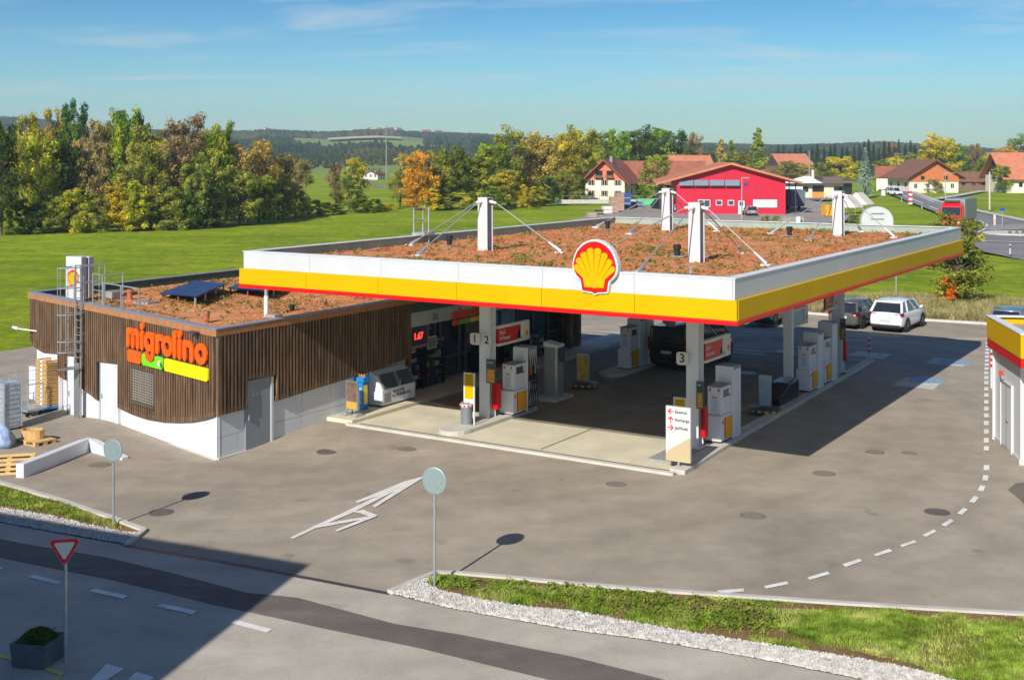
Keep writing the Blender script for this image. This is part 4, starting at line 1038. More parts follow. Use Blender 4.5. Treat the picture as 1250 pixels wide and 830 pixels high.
infobox(0, 0, (593.5, 438), (604.8, 468.5), True, 'dark information panel with amber notice on the front column numbered 2', 36.55)
infobox(0, 0, (850, 465), (859, 499.5), True, 'dark information panel with amber notice on the column numbered 3', 36.5)
infobox(0, 0, (1025.7, 389), (1032, 415), True, 'dark information panel on the rear right column', 52.0)
def firebox(px0, px1, pt, pb, pb_, label):
    x0, zt = atb(px0, pt, pb_); x1, zb_ = atb(px1, pb, pb_)
    o = MB().box(0, x1-x0, 0, .28, 0, zt-zb_).build('red_cabinet', redp, loc=W(x0, pb_, zb_), rz=-TH, bevel=.015); tag(o, label, 'cabinet')
firebox(600.3, 607, 467.5, 500, 36.95, 'narrow red cabinet between the front left column and its pump with hoses')
firebox(855.5, 860.5, 497, 535, 36.8, 'narrow red cabinet between the column marked 3 and the nearest right pump')
firebox(1029.3, 1032.5, 415, 441, 52.5, 'narrow red cabinet on the rear right column')
# yellow notice stand and bins
def totem(px0, px1, pt, pb, plane_b, label, full=True):
    x0, zt = atb(px0, pt, plane_b); x1, zb_ = atb(px1, pb, plane_b)
    t = empty('notice_stand', W(x0, plane_b, .13), -TH, label, 'notice stand'); w = x1-x0; z0 = .13
    mb = MB(); mb.box(0, .035, 0, .05, 0, zt-z0); mb.box(w-.035, w, 0, .05, 0, zt-z0); mb.box(.035, w-.035, 0, .05, zt-z0-.03, zt-z0); mb.box(.035, w-.035, 0, .05, .75, .9); mb.build('stand_frame', whitep, t)
    MB().box(.036, w-.036, .005, .045, .901, zt-z0-.031).build('yellow_board', yellow, t)
    mb = MB()
    for i in range(5): mb.box(.07, w-.08-.03*(i % 3), -.001, .004, zt-z0-.12-i*.09, zt-z0-.10-i*.09)
    mb.build('print_lines', M('brown print', srgb(150, 112, 20), .6, .1, 3), t); MB().box(-.02, w+.02, -.08, .13, -.0, .03).build('foot', galv, t)
totem(566, 579, 454.5, 520, 35.5, 'white framed yellow notice stand behind the grey bin on the front island')
totem(822, 837.5, 484.5, 540, 35.5, 'white framed yellow notice stand behind the white direction board')
p = G(569.5, 517, .15)
t = empty('waste_bin', p, 0, 'grey cylindrical bin with red and white collar on the front island nose', 'bin')
MB().lathe([(.20, 0), (.2, .75), (.17, .77), (.15, .75), (.15, .4)], n=28).build('drum', M('bin grey', srgb(128, 136, 140), .45, .08, 3, metal=.3), t, smooth=False)
MB().lathe([(.22, .60), (.235, .66), (.22, .71), (.205, .71), (.205, .60)], n=28).build('collar', M('collar', srgb(216, 190, 190), .5, .05, 2), t)
mb = MB()
for i in range(10): mb.tube((.236*cos(i*.628), .236*sin(i*.628), .63), (.236*cos(i*.628), .236*sin(i*.628), .69), .026, n=6)
mb.build('red_mark', redp, t)
# direction board
a0_, z0_ = atb(813.5, 561, 34.15); a1_, z1_ = atb(813.5, 494.6, 34.15); a2_, _ = atb(843.5, 560, 34.15)
t = empty('direction_board', W(a0_, 34.15, .13), -TH, 'white and beige direction board with red arrows at the front corner of the right island', 'direction board')
w, zb_, zt = a2_-a0_, z0_-.13, z1_-.13
MB().vprism([(0, zb_), (w, zb_), (w, zt), (0, zt)], -.04, .04).build('panel', white, t)
c_ = [(0, zb_), (w, zb_), (w, zb_+.46*(zt-zb_)), (w*.78, zb_+.40*(zt-zb_)), (w*.3, zb_+.25*(zt-zb_)), (w*.1, zb_+.19*(zt-zb_)), (.0, zb_+.13*(zt-zb_))]
MB().vprism(c_, -.046, -.0405).build('beige_swoosh', beige, t)
MB().tube((w/2, 0, 0), (w/2, 0, zb_+.1), .04, n=10).build('pole', galv, t)
hh = zt-zb_
for i, (s_, dr_i) in enumerate([('Essence', (-1, 0)), ('Recharge', (0, 1)), ('JetWash', (1, 0))]):
    zc = zt-hh*(.095+.148*i); xc = w*.2; r = .095; dx, dz = dr_i; nx_, nz_ = -dz, dx
    P2 = lambda u, v: (xc+dx*u+nx_*v, zc+dz*u+nz_*v)
    mb = MB()
    mb.vprism([P2(-r, -.014), P2(r*.9, -.014), P2(r*.9, .014), P2(-r, .014)], -.0445, -.0405)
    mb.vprism([P2(r, 0), P2(.01, r*.95), P2(-.025, r*.7), P2(r*.62, 0)], -.0452, -.0406); mb.vprism([P2(r, 0), P2(r*.62, 0), P2(-.025, -r*.7), P2(.01, -r*.95)], -.0452, -.0406)
    mb.build('arrow', redp, t)
    text('words', s_, .125, black, Matrix.Translation((w*.37, -.042, zc)), t, .002, .002)
# tall grey payment cabinet, yellow boards with striped feet, black trough
p = G(680, 487)
t = empty('payment_cabinet', W(-24.0, 41.65, .12), -TH, 'tall grey cabinet with white cap standing alone between the left pumps', 'cabinet')
MB().box(-.29, .19, -.25, .25, 0, 1.9).build('body', greym, t, bevel=.01); MB().box(.191, .30, -.25, .25, 0, 1.92).build('steel_side', alu, t, bevel=.01)
MB().vprism([(-.31, 1.92), (.32, 1.92), (.32, 2.02), (-.31, 2.12)], -.28, .28).build('cap', whitep, t)
MB().box(.30, .42, -.12, .14, 1.35, 1.9).build('reader', dark, t)
yb = M('stripe yellow', srgb(214, 176, 40), .6, .2, 5)
def board_stand(px, py, pt, w, label, col_, sheet_=True):
    p = G(px, py, .12)
    t = empty('poster_stand', p, -TH+R(6), label, 'poster stand')
    MB().lathe([(.6, 0), (.58, .09), (.3, .14)], n=20).build('rubber_foot', dark, t)
    mb = MB()
    for i in range(14):
        a0 = 2*pi*i/14; mb.prism([(.6*cos(a0), .6*sin(a0)), (.62*cos(a0), .62*sin(a0)), (.62*cos(a0+.22), .62*sin(a0+.22)), (.6*cos(a0+.22), .6*sin(a0+.22))], .01, .085)
    mb.build('yellow_stripe', yb, t)
    h = (py-pt)*p.y/FOC
    MB().box(-w/2, w/2, -.04, .04, .16, h).build('frame', alu, t, bevel=.01)
    MB().box(-w/2+.05, w/2-.05, -.047, -.041, .2, h-.05).build('poster', col_, t)
pm1 = M('amber poster', srgb(206, 166, 66), .5, .4, 4); pm2 = M('blue poster', srgb(150, 172, 190), .5, .3, 3)
board_stand(712, 470, 432, .55, 'amber poster stand on a striped round foot left of the oval island nose', pm1)
board_stand(934, 501, 458, .46, 'pale blue poster stand on a dark foot between pumps on the right island', pm2)
a0_ = -16.2
t = empty('black_trough', W(-16.15, 44.55, .12), -TH, 'glossy black trough with sloping end beside the post numbered 4', 'trough')
T = frame((0, 0, 0), (0, 1, 0))
MB(T).vprism([(-.3, 0), (1.9, 0), (1.9, .72), (.9, .66), (-.3, .3)], -.38, .38).build('body', blackg, t, bevel=.03)
MB(T).vprism([(.95, .675), (1.85, .73), (1.85, .745), (.95, .69)], -.22, .22).build('pale_lid', M('trough lid', srgb(150, 164, 176), .3, .1, 2), t)
def bollard(px, py, pt, label, r=.05):
    p = G(px, py, .02); h = (py-pt)*p.y/FOC
    t = empty('marker_post', p, 0, label, 'marker post')
    MB().tube((0, 0, 0), (0, 0, h), r, n=14).build('post', white, t)
    for i in range(3): MB().tube((0, 0, h-.1-i*.24), (0, 0, h-.22-i*.24), r+.003, n=14).build('red_ring', redp, t)
bollard(1061, 441, 411.5, 'red and white ringed post at the far end of the right island kerb')
bollard(1210.5, 474, 427, 'red and white ringed post beside the wash hall wall')
# ================================================================= IN FRONT OF THE SHOP
t = empty('ice_freezer', W(-28.2, 36.2, .145), -TH, 'white and grey ice chest with two sloping dark lids against the timber wall', 'freezer')
T = frame((0, 0, 0), (0, 1, 0)) @ Matrix.Identity(4)     # x along +b, y outward = +a
prof = [(-.65, .06), (.0, .06), (.0, .62), (-.28, 1.14), (-.65, 1.28)]
mb = MB()
n_ = len(prof)
def xs_ext(mb, prof, y0, y1):
    a = [mb.P((x, y0, z)) for x, z in prof]; b = [mb.P((x, y1, z)) for x, z in prof]; n = len(prof)
    mb.f.append(a); mb.f.append(b[::-1])
    for i in range(n): mb.f.append([a[i], b[i], b[(i+1) % n], a[(i+1) % n]])
xs_ext(mb, prof, 0, 2.05); mb.build('cabinet', M('freezer white', srgb(214, 216, 218), .4, .04, 2), t, bevel=.015)
for y0, y1 in ((.08, 1.0), (1.08, 1.97)):
    mb = MB(); xs_ext(mb, [(-.005, .66), (.03, .66), (-.255, 1.17), (-.29, 1.15)], y0, y1); l_ = mb.build('lid', greyglass, t)
    mb = MB()
    for yy in (y0, y1-.04): xs_ext(mb, [(.005, .655), (.045, .655), (-.25, 1.19), (-.285, 1.165)], yy, yy+.04)
    mb.build('lid_frame', alu, l_)
MB().box(.001, .012, .1, .5, .15, .5).build('vent_grille', M('grille', srgb(140, 140, 138), .6, .3, 30), t)
text('words', 'GLAÇONS\n& CRUSHED ICE', .155, M('navy print', srgb(46, 52, 84), .6, .1, 3), T @ Matrix.Translation((.62, .012, .42)), t, .002, .003)
MB().box(.02, .05, 1.01, 1.05, .7, .9).build('handle', galv, t)
p = G(441, 499, .14)
t = empty('bottle_display', p, -TH, 'bright blue cardboard display with yellow lettering between picture board and ice chest', 'display stand')
MB().box(-.2, .2, -.17, .17, 0, 1.02).build('stand', bluep, t, bevel=.01); MB().box(-.28, .28, -.22, .2, 1.021, 1.2).build('tray', bluep, t, bevel=.02)
mb = MB()
for i in range(4):
    z = .82-i*.15; mb.box(-.16+.22, -.06+.22, -.178, -.171, z-.12, z-.09); mb.box(.06, .085, -.178, -.171, z-.12, z-.02); mb.box(.06, .16, -.178, -.1705, z-.04, z-.015)
mb.box(.201, .207, -.1, .1, .2, .9)
mb.build('yellow_letters', yellowl, t)
mb = MB()
for i in range(4): mb.tube((-.18+i*.12, -.05, 1.2), (-.18+i*.12, -.05, 1.3), .035, n=8)
mb.build('bottle_top', M('bottle orange', srgb(220, 150, 60), .4, .1, 5), t)
p = G(430, 507, .14)
t = empty('picture_board', p, -TH-R(4), 'framed picture board on grey feet at the front end of the walkway', 'sign board')
k = p.y/FOC
MB().box(-.30, .30, -.03, .03, .2, 1.25).build('frame', alu, t, bevel=.006); MB().box(-.25, .25, -.036, -.031, .5, 1.2).build('photo', M('brown photo', srgb(112, 92, 80), .5, .5, 6), t)
MB().box(-.25, .25, -.036, -.031, .24, .498).build('ochre_strip', M('ochre strip', srgb(196, 150, 66), .5, .1, 4), t)
for s_ in (-1, 1): MB().loft([[(s_*.25-.16, -.3, 0), (s_*.25+.16, -.3, 0), (s_*.25+.16, .3, 0), (s_*.25-.16, .3, 0)], [(s_*.25-.08, -.1, .1), (s_*.25+.08, -.1, .1), (s_*.25+.08, .1, .1), (s_*.25-.08, .1, .1)]]).build('foot', concg, t)
MB().tube((0, 0, .02), (0, 0, .21), .03, n=8).build('stem', dark, t)
goods = [M('goods %d' % i, c, .5, .2, 6) for i, c in enumerate([srgb(150, 150, 146), srgb(70, 88, 64), srgb(120, 92, 40), srgb(60, 76, 104), srgb(124, 44, 40), srgb(176, 176, 170)])]
def rack(b0, wd, h, label, seed, poster):
    t = empty('shelf_rack', W(-29.15, b0, .145), -TH, label, 'shelf rack')
    mb = MB(); mb.box(-.45, -.42, 0, wd, 0, h); mb.box(-.42, 0, 0, .03, 0, h); mb.box(-.42, 0, wd-.03, wd, 0, h)
    for i in range(5): z = .06+i*(h-.08)/4; mb.box(-.42, .0, .03, wd-.03, z-.015, z+.015)
    mb.build('rack_frame', black, t)
    rg = random.Random(seed)
    for i in range(4):
        z = .076+i*(h-.08)/4; y = .06; mbs = {}
        while y < wd-.2:
            w_ = rg.uniform(.08, .22)
            if rg.random() < .6: mbs.setdefault(rg.randrange(6), MB()).box(-.32, -.05-rg.random()*.08, y, y+w_-.015, z, z+rg.uniform(.1, .27))
            y += w_
        for q, m_ in mbs.items(): m_.build('goods', goods[q], t)
    if poster:
        MB().box(-.2, -.17, wd*.25, wd*.25+.62, h+.02, h+.52).build('poster_frame', whitep, t); MB().box(-.169, -.163, wd*.25+.05, wd*.25+.57, h+.06, h+.48).build('green_picture', M('green picture %d' % seed, srgb(128, 146, 116), .5, .5, 7), t)
rack(38.85, 1.25, 1.45, 'black shelf rack of goods directly behind the ice chest', 1, True)
rack(40.3, 1.3, 1.45, 'black shelf rack with white packets left of the shop entrance', 2, True)
rack(44.2, 1.5, 1.3, 'black shelf rack behind the column numbered 2', 3, False)
rack(46.2, 1.7, 1.2, 'low black shelf rack behind the pump with hoses', 4, False)
rack(48.4, 1.6, 1.2, 'low black shelf rack left of the dark timber piers', 5, False)
# ================================================================= SHOP ROOF
def quadpanel(base, du, dv, t, label):
    pass
lowA, lowB = Vector((-14.57, 50.7, 3.82)), Vector((-14.4, 55.9, 3.82)); hiA, hiB = Vector((-12.2, 47.5, 4.05)), Vector((-12.15, 52.3, 4.05))
for k_, lb in ((0, 'front array of dark blue solar panels on the planted shop roof'), (1, 'rear array of dark blue solar panels reaching towards the canopy corner')):
    off = Vector((2.35, 2.0, 0))*k_
    t = empty('solar_array', lowA+off-Vector((0, 0, .25)), 0, lb, 'solar panels'); o_ = t.location.copy()
    P_ = lambda u, v, dz=0: (lowA+off)*(1-u)*(1-v)+(lowB+off)*(1-u)*v+(hiA+off)*u*(1-v)+(hiB+off)*u*v-o_+Vector((0, 0, dz))
    for i in range(2):
        for j in range(4):
            u0, u1, v0, v1 = i*.5+.006, i*.5+.494, j*.25+.005, j*.25+.245
            mb = MB(); mb.loft([[P_(u0, v0, -.03), P_(u1, v0, -.03), P_(u1, v1, -.03), P_(u0, v1, -.03)], [P_(u0, v0, .01), P_(u1, v0, .01), P_(u1, v1, .01), P_(u0, v1, .01)]]); pn = mb.build('panel', solarm, t)
    for u in (.06, .5, .94):
        for v in (.04, .35, .68, .96):
            q = P_(u, v, -.03); MB().tube((q.x, q.y, 3.6-o_.z), q, .035 if u < .7 else .045, n=6).build('leg', galv if u > .7 else tilebr, t)
def small_pipe(px, py, h, r, mat, label, z=3.6):
    p = G(px, py, z); mb = MB(); mb.lathe([(r, 0), (r, h*.7), (r*1.15, h*.7), (r*1.15, h), (r*.8, h)], n=14)
    for i in range(3): mb.lathe([(r*1.05, h*.2*(i+1)-.01), (r*1.05, h*.2*(i+1)+.01)], n=14)
    o = mb.build('vent_pipe', mat, loc=p); tag(o, label, 'vent pipe')
terra = M('terracotta pipe', srgb(170, 104, 82), .6, .1, 4)
small_pipe(252, 394, .42, .11, terra, 'ribbed terracotta vent pipe near the lettered corner of the shop roof')
small_pipe(158.5, 366, .42, .11, terra, 'terracotta vent pipe behind the low roof railing')
small_pipe(356.5, 379, .22, .09, black, 'black vent pipe on the shop roof near the eaves')
o = MB().box(-.45, .45, -.3, .3, 0, .08).build('roof_slab', concg, loc=G(178, 370, 3.6), rz=-TH); tag(o, 'flat pale slab lying on the planted roof behind the railing', 'slab')
o = MB().box(-.25, .25, -.2, .2, 0, .1).build('roof_slab', concg, loc=G(334, 387, 3.6), rz=-TH); tag(o, 'small grey slab beside the upright on the shop roof', 'slab')
o = MB().box(-.22, .22, -.2, .2, 0, .35).build('roof_unit', concg, loc=G(137, 366, 3.6), rz=-TH, bevel=.02); tag(o, 'small grey box unit behind the roof railing', 'box')
# low railing
s0, s1 = hF(125.6, 372)[0], hF(168.5, 379)[0]
t = empty('roof_railing', CO+DF*s0+Vector((0, 0, 3.96)), 0, 'grey three-post railing along the front roof edge right of the ladder', 'railing')
Lr = s1-s0; mb = MB(frame((0, 0, 0), DF))
for x in (0, Lr/2, Lr): mb.box(x-.025, x+.025, -.05, -.01, -.2, .82)
mb.box(-.025, Lr+.025, -.055, -.005, .821, .86); mb.build('rail', galv, t)
# caged ladder
xl_ = hF(93.5, 450, .2)[0]; xr_ = hF(102, 450, .2)[0]
base = CO+FN*.0+DF*xl_+Vector((0, 0, -.6))
t = empty('caged_ladder', base, 0, 'galvanised ladder with safety cage fixed to the timber front', 'ladder')
Tl = frame((0, 0, 0), DF); wl = .48
top = 5.35+.6
mb = MB(Tl)
for x in (0, wl): mb.box(x-.03, x+.03, .22, .27, 0, top)
mb.build('ladder_rail', galv, t)
mb = MB(Tl)
for i in range(20): mb.tube((.03, .245, .25+i*.28), (wl-.03, .245, .25+i*.28), .016, n=6)
mb.build('rung', galv, t)
def hoop(z, r=.36, th_=.012): 
    c = (wl/2, .27); return [(c[0]+(wl/2+.02)*cos(a)*1.25, c[1]+.05+.72*sin(a), z) for a in [pi*i/12 for i in range(13)]]
mb = MB(Tl)
hz_ = [2.15, 2.55, 3.55, 4.55, 5.3]
for z in [h_+.6 for h_ in hz_]: mb.path(hoop(z), .022, 6)
mb.build('cage_hoop', galv, t)
mb = MB(Tl)
for i in (1, 3, 6, 9, 11):
    q = hoop(0)[i]; mb.tube((q[0], q[1], 2.15+.6), (q[0], q[1], 5.3+.6), .014, n=6)
mb.build('cage_bar', galv, t)
mb = MB(Tl); mb.prism([(q[0], q[1]) for q in hoop(0)], 2.10, 2.13); mb.build('bottom_hatch', alu, t)
MB(Tl).box(-.02, wl-.06, .272, .30, .05, 2.3).build('lock_plate', alu, t)
mb = MB(Tl)
for x in (0, wl):
    mb.tube((x, .24, top-.02), (x, -.7, top-.02), .022); mb.tube((x, -.7, top-.02), (x, -.7, 4.4), .022); mb.tube((x, .24, 5.3), (x, -.7, 5.3), .018)
for z in (1.2, 3.4, 4.2):
    for x in (0, wl): mb.tube((x, .22, z), (x, .09, z), .02)
mb.build('bracket', galv, t)
mb = MB(Tl)
for i in range(14): mb.tube((.9, .12, 1.8+i*.2), (1.02, .12, 1.8+i*.2), .02, n=5)
# left guard rail at the top
t2 = empty('roof_railing', CO+DF*(xl_-.9)+Vector((0, 0, 3.96)), 0, 'small grey guard rail left of the caged ladder top', 'railing')
mb = MB(frame((0, 0, 0), DF))
for x in (0, .85): mb.tube((x, -.1, -.2), (x, -.1, .95), .02)
mb.tube((0, -.1, .94), (.85, -.1, .94), .02); mb.tube((0, -.1, .35), (.85, -.1, .35), .018); mb.build('rail', galv, t2)
t2 = empty('roof_railing', CO+DF*(xl_+.75)+Vector((0, 0, 3.96)), 0, 'taller grey guard rail right of the caged ladder top', 'railing')
mb = MB(frame((0, 0, 0), DF))
for x, y in ((0, -.1), (.8, -.1), (.8, -.9)): mb.tube((x, y, -.35), (x, y, 1.1), .025)
mb.path([(0, -.1, 1.1), (.8, -.1, 1.1), (.8, -.9, 1.1)], .022); mb.path([(0, -.1, .5), (.8, -.1, .5), (.8, -.9, .5)], .018); mb.build('rail', galv, t2)
# illuminated emblem box on the roof
d = 49.6; cx_ = (93-CX)/FOC*d
t = empty('emblem_box', (cx_, d, 3.45), -TH+R(6), 'white twin box sign with scallop emblem standing on the shop roof behind the ladder', 'sign')
zt_ = CAMH-(313-HZ)*d/FOC-3.45
MB().box(-.42, .42, -.14, .14, .25, zt_).build('front_box', white, t, bevel=.015); MB().box(-.40, .44, .24, .52, .3, zt_-.02).build('rear_box', white, t, bevel=.015); MB().box(-.34, .38, .141, .239, .3, zt_-.05).build('core', greym, t)
mb = MB()
for x in (-.3, .3): mb.tube((x, .1, 0), (x, .1, .3), .04, n=8)
mb.build('foot', galv, t)
pecten(t, frame((-.02, -.15, zt_*.5+.14), (1, 0, 0)), .62, .02, rim=False, name='scallop_emblem')
# ================================================================= DELIVERY YARD (left)
p0, p1, p2 = G(22, 580), G(105, 549), G(152, 556)
def curvew(name, pts, w, hts, mat, label, cat):
    mb = MB(); rings = []
    P_ = [Vector(p) for p in pts]
    for i, p in enumerate(P_):
        d = (P_[min(i+1, len(P_)-1)]-P_[max(i-1, 0)]); d.z = 0; d.normalize(); n = Vector((-d.y, d.x, 0))
        rings.append([p-n*w/2+Vector((0, 0, -.3)), p+n*w/2+Vector((0, 0, -.3)), p+n*w/2+Vector((0, 0, hts[i])), p-n*w/2+Vector((0, 0, hts[i]))])
    mb.loft(rings); o = mb.build(name, mat, bevel=.02); tag(o, label, cat); return o
curvew('ramp_wall', [G(24, 583), G(60, 569), G(100, 552.5), G(108, 550), G(116, 551), G(130, 555), G(143, 558.5), G(153, 560.5)], .28, [.42, .42, .42, .42, .38, .27, .14, .08], dirtywhite, 'low white concrete wall curving down beside the delivery ramp', 'wall')
cr_m = M('crate wood', srgb(196, 156, 100), .8, .25, 5, fine=.15)
pb = G(59, 500)
o = MB().box(-.42, .42, -.32, .32, .1, .18).build('crate_dolly', bluep, loc=pb, rz=-R(40)); tag(o, 'blue wheeled dolly under the tall stack of wooden crates', 'dolly')
for i in range(11):
    z = .185+i*.165
    t = empty('wooden_crate', pb+Vector((0, 0, z)), -R(40)+R(random.uniform(-1.5, 1.5)), ['lowest', 'second lowest', 'third lowest', 'fourth lowest', 'fifth lowest', 'middle', 'fifth highest', 'fourth highest', 'third highest', 'second highest', 'topmost'][i]+' slatted wooden crate of the tall stack on the blue dolly', 'crate', 'wooden crates stacked on the blue dolly')
    mb = MB(); mb.box(-.4, .4, -.3, .3, 0, .02)
    for y in (-.3, .28):
        mb.box(-.4, .4, y, y+.02, .021, .065); mb.box(-.4, .4, y, y+.02, .09, .15)
    for x in (-.4, .38):
        mb.box(x, x+.02, -.279, .279, .021, .065); mb.box(x, x+.02, -.279, .279, .09, .15)
    for x in (-.37, .33):
        for y in (-.27, .23): mb.box(x, x+.04, y, y+.04, .021, .155)
    mb.build('slatted_box', cr_m, t)
    MB().box(-.08, .08, -.306, -.301, .06, .14).build('paper_tag', whitep, t)
# roll cage
p = G(8, 524)
t = empty('roll_cage', p, -R(38), 'silver roll cage with pale boxes at the left picture edge', 'roll cage')
mb = MB()
for x in (-.45, .45):
    for y in (-.35, .35): mb.tube((x, y, .15), (x, y, 1.9), .022, n=6)
for z in [.2+i*.17 for i in range(11)]:
    for y in (-.35, .35): mb.tube((-.45, y, z), (.45, y, z), .009, n=5)
    for x in (-.45, .45): mb.tube((x, -.35, z), (x, .35, z), .009, n=5)
for x in [-.45+.9*i/8 for i in range(9)]:
    for y in (-.35, .35): mb.tube((x, y, .2), (x, y, 1.88), .008, n=5)
mb.build('wire_cage', galv, t); MB().box(-.46, .46, -.36, .36, .12, .17).build('base', galv, t)
MB().box(-.42, .42, -.32, .32, .18, 1.75).build('wrapped_boxes', M('wrapped goods', srgb(168, 180, 186), .4, .3, 4), t, bevel=.03)
mb = MB()
for x in (-.4, .4):
    for y in (-.3, .3): mb.tube((x-.02, y, .06), (x+.02, y, .06), .06, n=10)
mb.build('castor', rubber, t)
p = G(34, 506)
t = empty('flat_trolley', p, -R(38), 'low grey trolley with push bar between roll cage and crate stack', 'trolley')
MB().box(-.55, .55, -.35, .35, .2, .28).build('deck', galv, t)
mb = MB(); mb.path([(-.53, -.33, .28), (-.53, -.33, 1.25), (-.53, .33, 1.25), (-.53, .33, .28)], .02, 6); mb.path([(.53, -.33, .28), (.53, -.33, 1.25), (.53, .33, 1.25), (.53, .33, .28)], .02, 6); mb.build('push_bar', galv, t)
mb = MB()
for x in (-.45, .45):
    for y in (-.28, .28): mb.tube((x-.025, y, .09), (x+.025, y, .09), .09, n=10)
mb.build('wheel', rubber, t)
# mesh fence behind
q0, q1 = G(-30, 508), G(44, 492)
fn_ = empty('mesh_fence', q0, 0, 'low grey wire mesh fence behind the trolleys', 'fence')
D_ = q1-q0; Ln = D_.xy.length; mb = MB(frame((0, 0, 0), (D_.x, D_.y)))
for i in range(int(Ln/.12)): mb.tube((i*.12, 0, .05), (i*.12, 0, 1.5), .006, n=4)
for z in (.1, .6, 1.1, 1.5): mb.tube((0, 0, z), (Ln, 0, z), .012, n=5)
mb.build('wire_mesh', galv, fn_); mb = MB(frame((0, 0, 0), (D_.x, D_.y)))
for i in range(4): mb.tube((Ln*i/3, 0, -.2), (Ln*i/3, 0, 1.6), .03, n=8)
mb.build('fence_post', galv, fn_)
# loose pallet, crate and leaning pallet
def pallet(t, L_=1.2, W_=.8):
    mb = MB()
    for i in range(7): y = -W_/2+i*(W_-.1)/6; mb.box(-L_/2, L_/2, y, y+.1, .122, .144)
    mb.build('deck_board', pal, t); mb = MB()
    for x in (-L_/2, -.07, L_/2-.14): mb.box(x, x+.14, -W_/2, W_/2, .10, .12)
    mb.build('cross_board', pal, t); mb = MB()
    for x in (-L_/2, -.07, L_/2-.14):
        for y in (-W_/2, -.07, W_/2-.14): mb.box(x, x+.14, y, y+.14, .02, .10)
    mb.build('block', pal, t); mb = MB()
    for y in (-W_/2, -.07, W_/2-.14): mb.box(-L_/2, L_/2, y, y+.14, 0, .02)
    mb.build('skid', pal, t)
p = G(43, 540); t = empty('pallet', p, -R(35), 'small wooden pallet lying flat on the delivery yard', 'pallet'); pallet(t, 1.2, .8)
p2_ = p+Vector((-.1, .05, .145)); t = empty('open_crate', p2_, -R(20), 'open round-cornered wooden crate on the flat pallet', 'crate')
mb = MB()
for i in range(16):
    a0, a1 = 2*pi*i/16, 2*pi*(i+1)/16; rx, ry = .42, .3
    mb.prism([(rx*cos(a0), ry*sin(a0)), (rx*cos(a1), ry*sin(a1)), ((rx-.04)*cos(a1), (ry-.04)*sin(a1)), ((rx-.04)*cos(a0), (ry-.04)*sin(a0))], 0, .3)
mb.build('crate_wall', cr_m, t); MB().lathe([(.3, 0), (.3, .02)], n=16).build('crate_floor', cr_m, t)
p = G(10, 577)
t = empty('leaning_pallet', p+Vector((0, 0, .02)), 0, 'pale wooden pallet tilted against the end of the white ramp wall', 'pallet')
t.rotation_euler = (R(38), 0, R(14)); pallet(t, 1.5, 1.15)
t = empty('goods_bag', G(3, 546), 0, 'blue and white plastic bag beside the pallet at the left edge', 'bag')
mb = MB(Matrix.Scale(1.0, 4)); mb.loft([[(-.3, -.2, 0), (.3, -.22, 0), (.32, .2, 0), (-.28, .22, 0)], [(-.34, -.26, .25), (.33, -.24, .2), (.35, .25, .3), (-.33, .24, .22)], [(-.2, -.12, .55), (.22, -.1, .6), (.2, .12, .58), (-.22, .1, .52)], [(-.1, -.04, .72), (.08, -.04, .7), (.1, .04, .74), (-.08, .04, .7)]]); o_ = mb.build('bag', M('bag plastic', srgb(150, 170, 205), .35, .5, 5), t, smooth=True)
# ================================================================= WASH HALL (right)
fl = Vector((16.1, 40.9, 0)); nl = Vector((15.62, 37.75, 0)); Dl = (nl-fl).normalized(); Dn = Vector((-Dl.y, Dl.x, 0))
if Dn.x < 0: Dn = -Dn
t = empty('wash_hall', fl, 0, 'white panelled wash hall with yellow and red roof edge at the right edge', 'building')
Tq = Matrix(((Dl.x, Dn.x, 0, 0), (Dl.y, Dn.y, 0, 0), (0, 0, 1, 0), (0, 0, 0, 1)))
Lw = (nl-fl).length
wp = M('wash wall panel', srgb(214, 214, 208), .5, .04, 1, streak=True)
MB(Tq).box(0, Lw, 0, 12, -.05, 3.4).build('wall', wp, t)
mb = MB(Tq)
for i in range(1, 16): mb.box(Lw*i/16, Lw*i/16+.012, -.006, -.001, .2, 3.3)
mb.build('wall_groove', grey2, t)
MB(Tq).box(-.04, Lw+.04, -.05, 0, -.02, .18).build('plinth', conc2, t)
e1 = .22
mb = MB(Tq); zr0, zr1, zy1 = 3.12, 3.42, 4.13
def ringl(mb, e, t_, z0, z1):
    f = e+.75; mb.box(-e, Lw+f, -e, -e+t_, z0, z1); mb.box(-e, Lw+f, 12+e-t_, 12+e, z0, z1); mb.box(-e, -e+t_, -e+t_, 12+e-t_, z0, z1); mb.box(Lw+f-t_, Lw+f, -e+t_, 12+e-t_, z0, z1)
mb = MB(Tq); ringl(mb, e1, .1, zr0, zr1-.002); mb.build('red_band', red, t)
mb = MB(Tq); ringl(mb, e1+.015, .1, zr1, zy1); mb.build('yellow_band', yellow, t)
mb = MB(Tq); ringl(mb, e1+.03, .26, zy1+.001, zy1+.04); mb.build('coping', whitep, t)
MB(Tq).box(-e1+.12, Lw+e1+.6, -e1+.12, 12, zr0+.05, zr0+.09).build('soffit', wp, t)
MB(Tq).box(-e1+.12, Lw+e1+.6, -e1+.12, 12, 3.6, 3.9).build('roof_gravel', M('roof gravel', srgb(176, 160, 130), .9, .3, 3, fine=.3), t)
mb = MB(Tq); mb.tube((-.03, -.05, .05), (-.03, -.05, 3.1), .05, n=10); mb.build('downpipe', whitep, t)
dx0 = Lw*.30; dx1 = Lw*.72
dd_ = MB(Tq).box(dx0, dx1, -.05, -.007, .12, 2.15).build('door', wp, t)
mb = MB(Tq); mb.box(dx0-.06, dx0, -.08, -.0, .1, 2.2); mb.box(dx1, dx1+.06, -.08, 0, .1, 2.2); mb.box(dx0-.06, dx1+.06, -.08, 0, 2.201, 2.27); mb.build('door_frame', white, dd_)
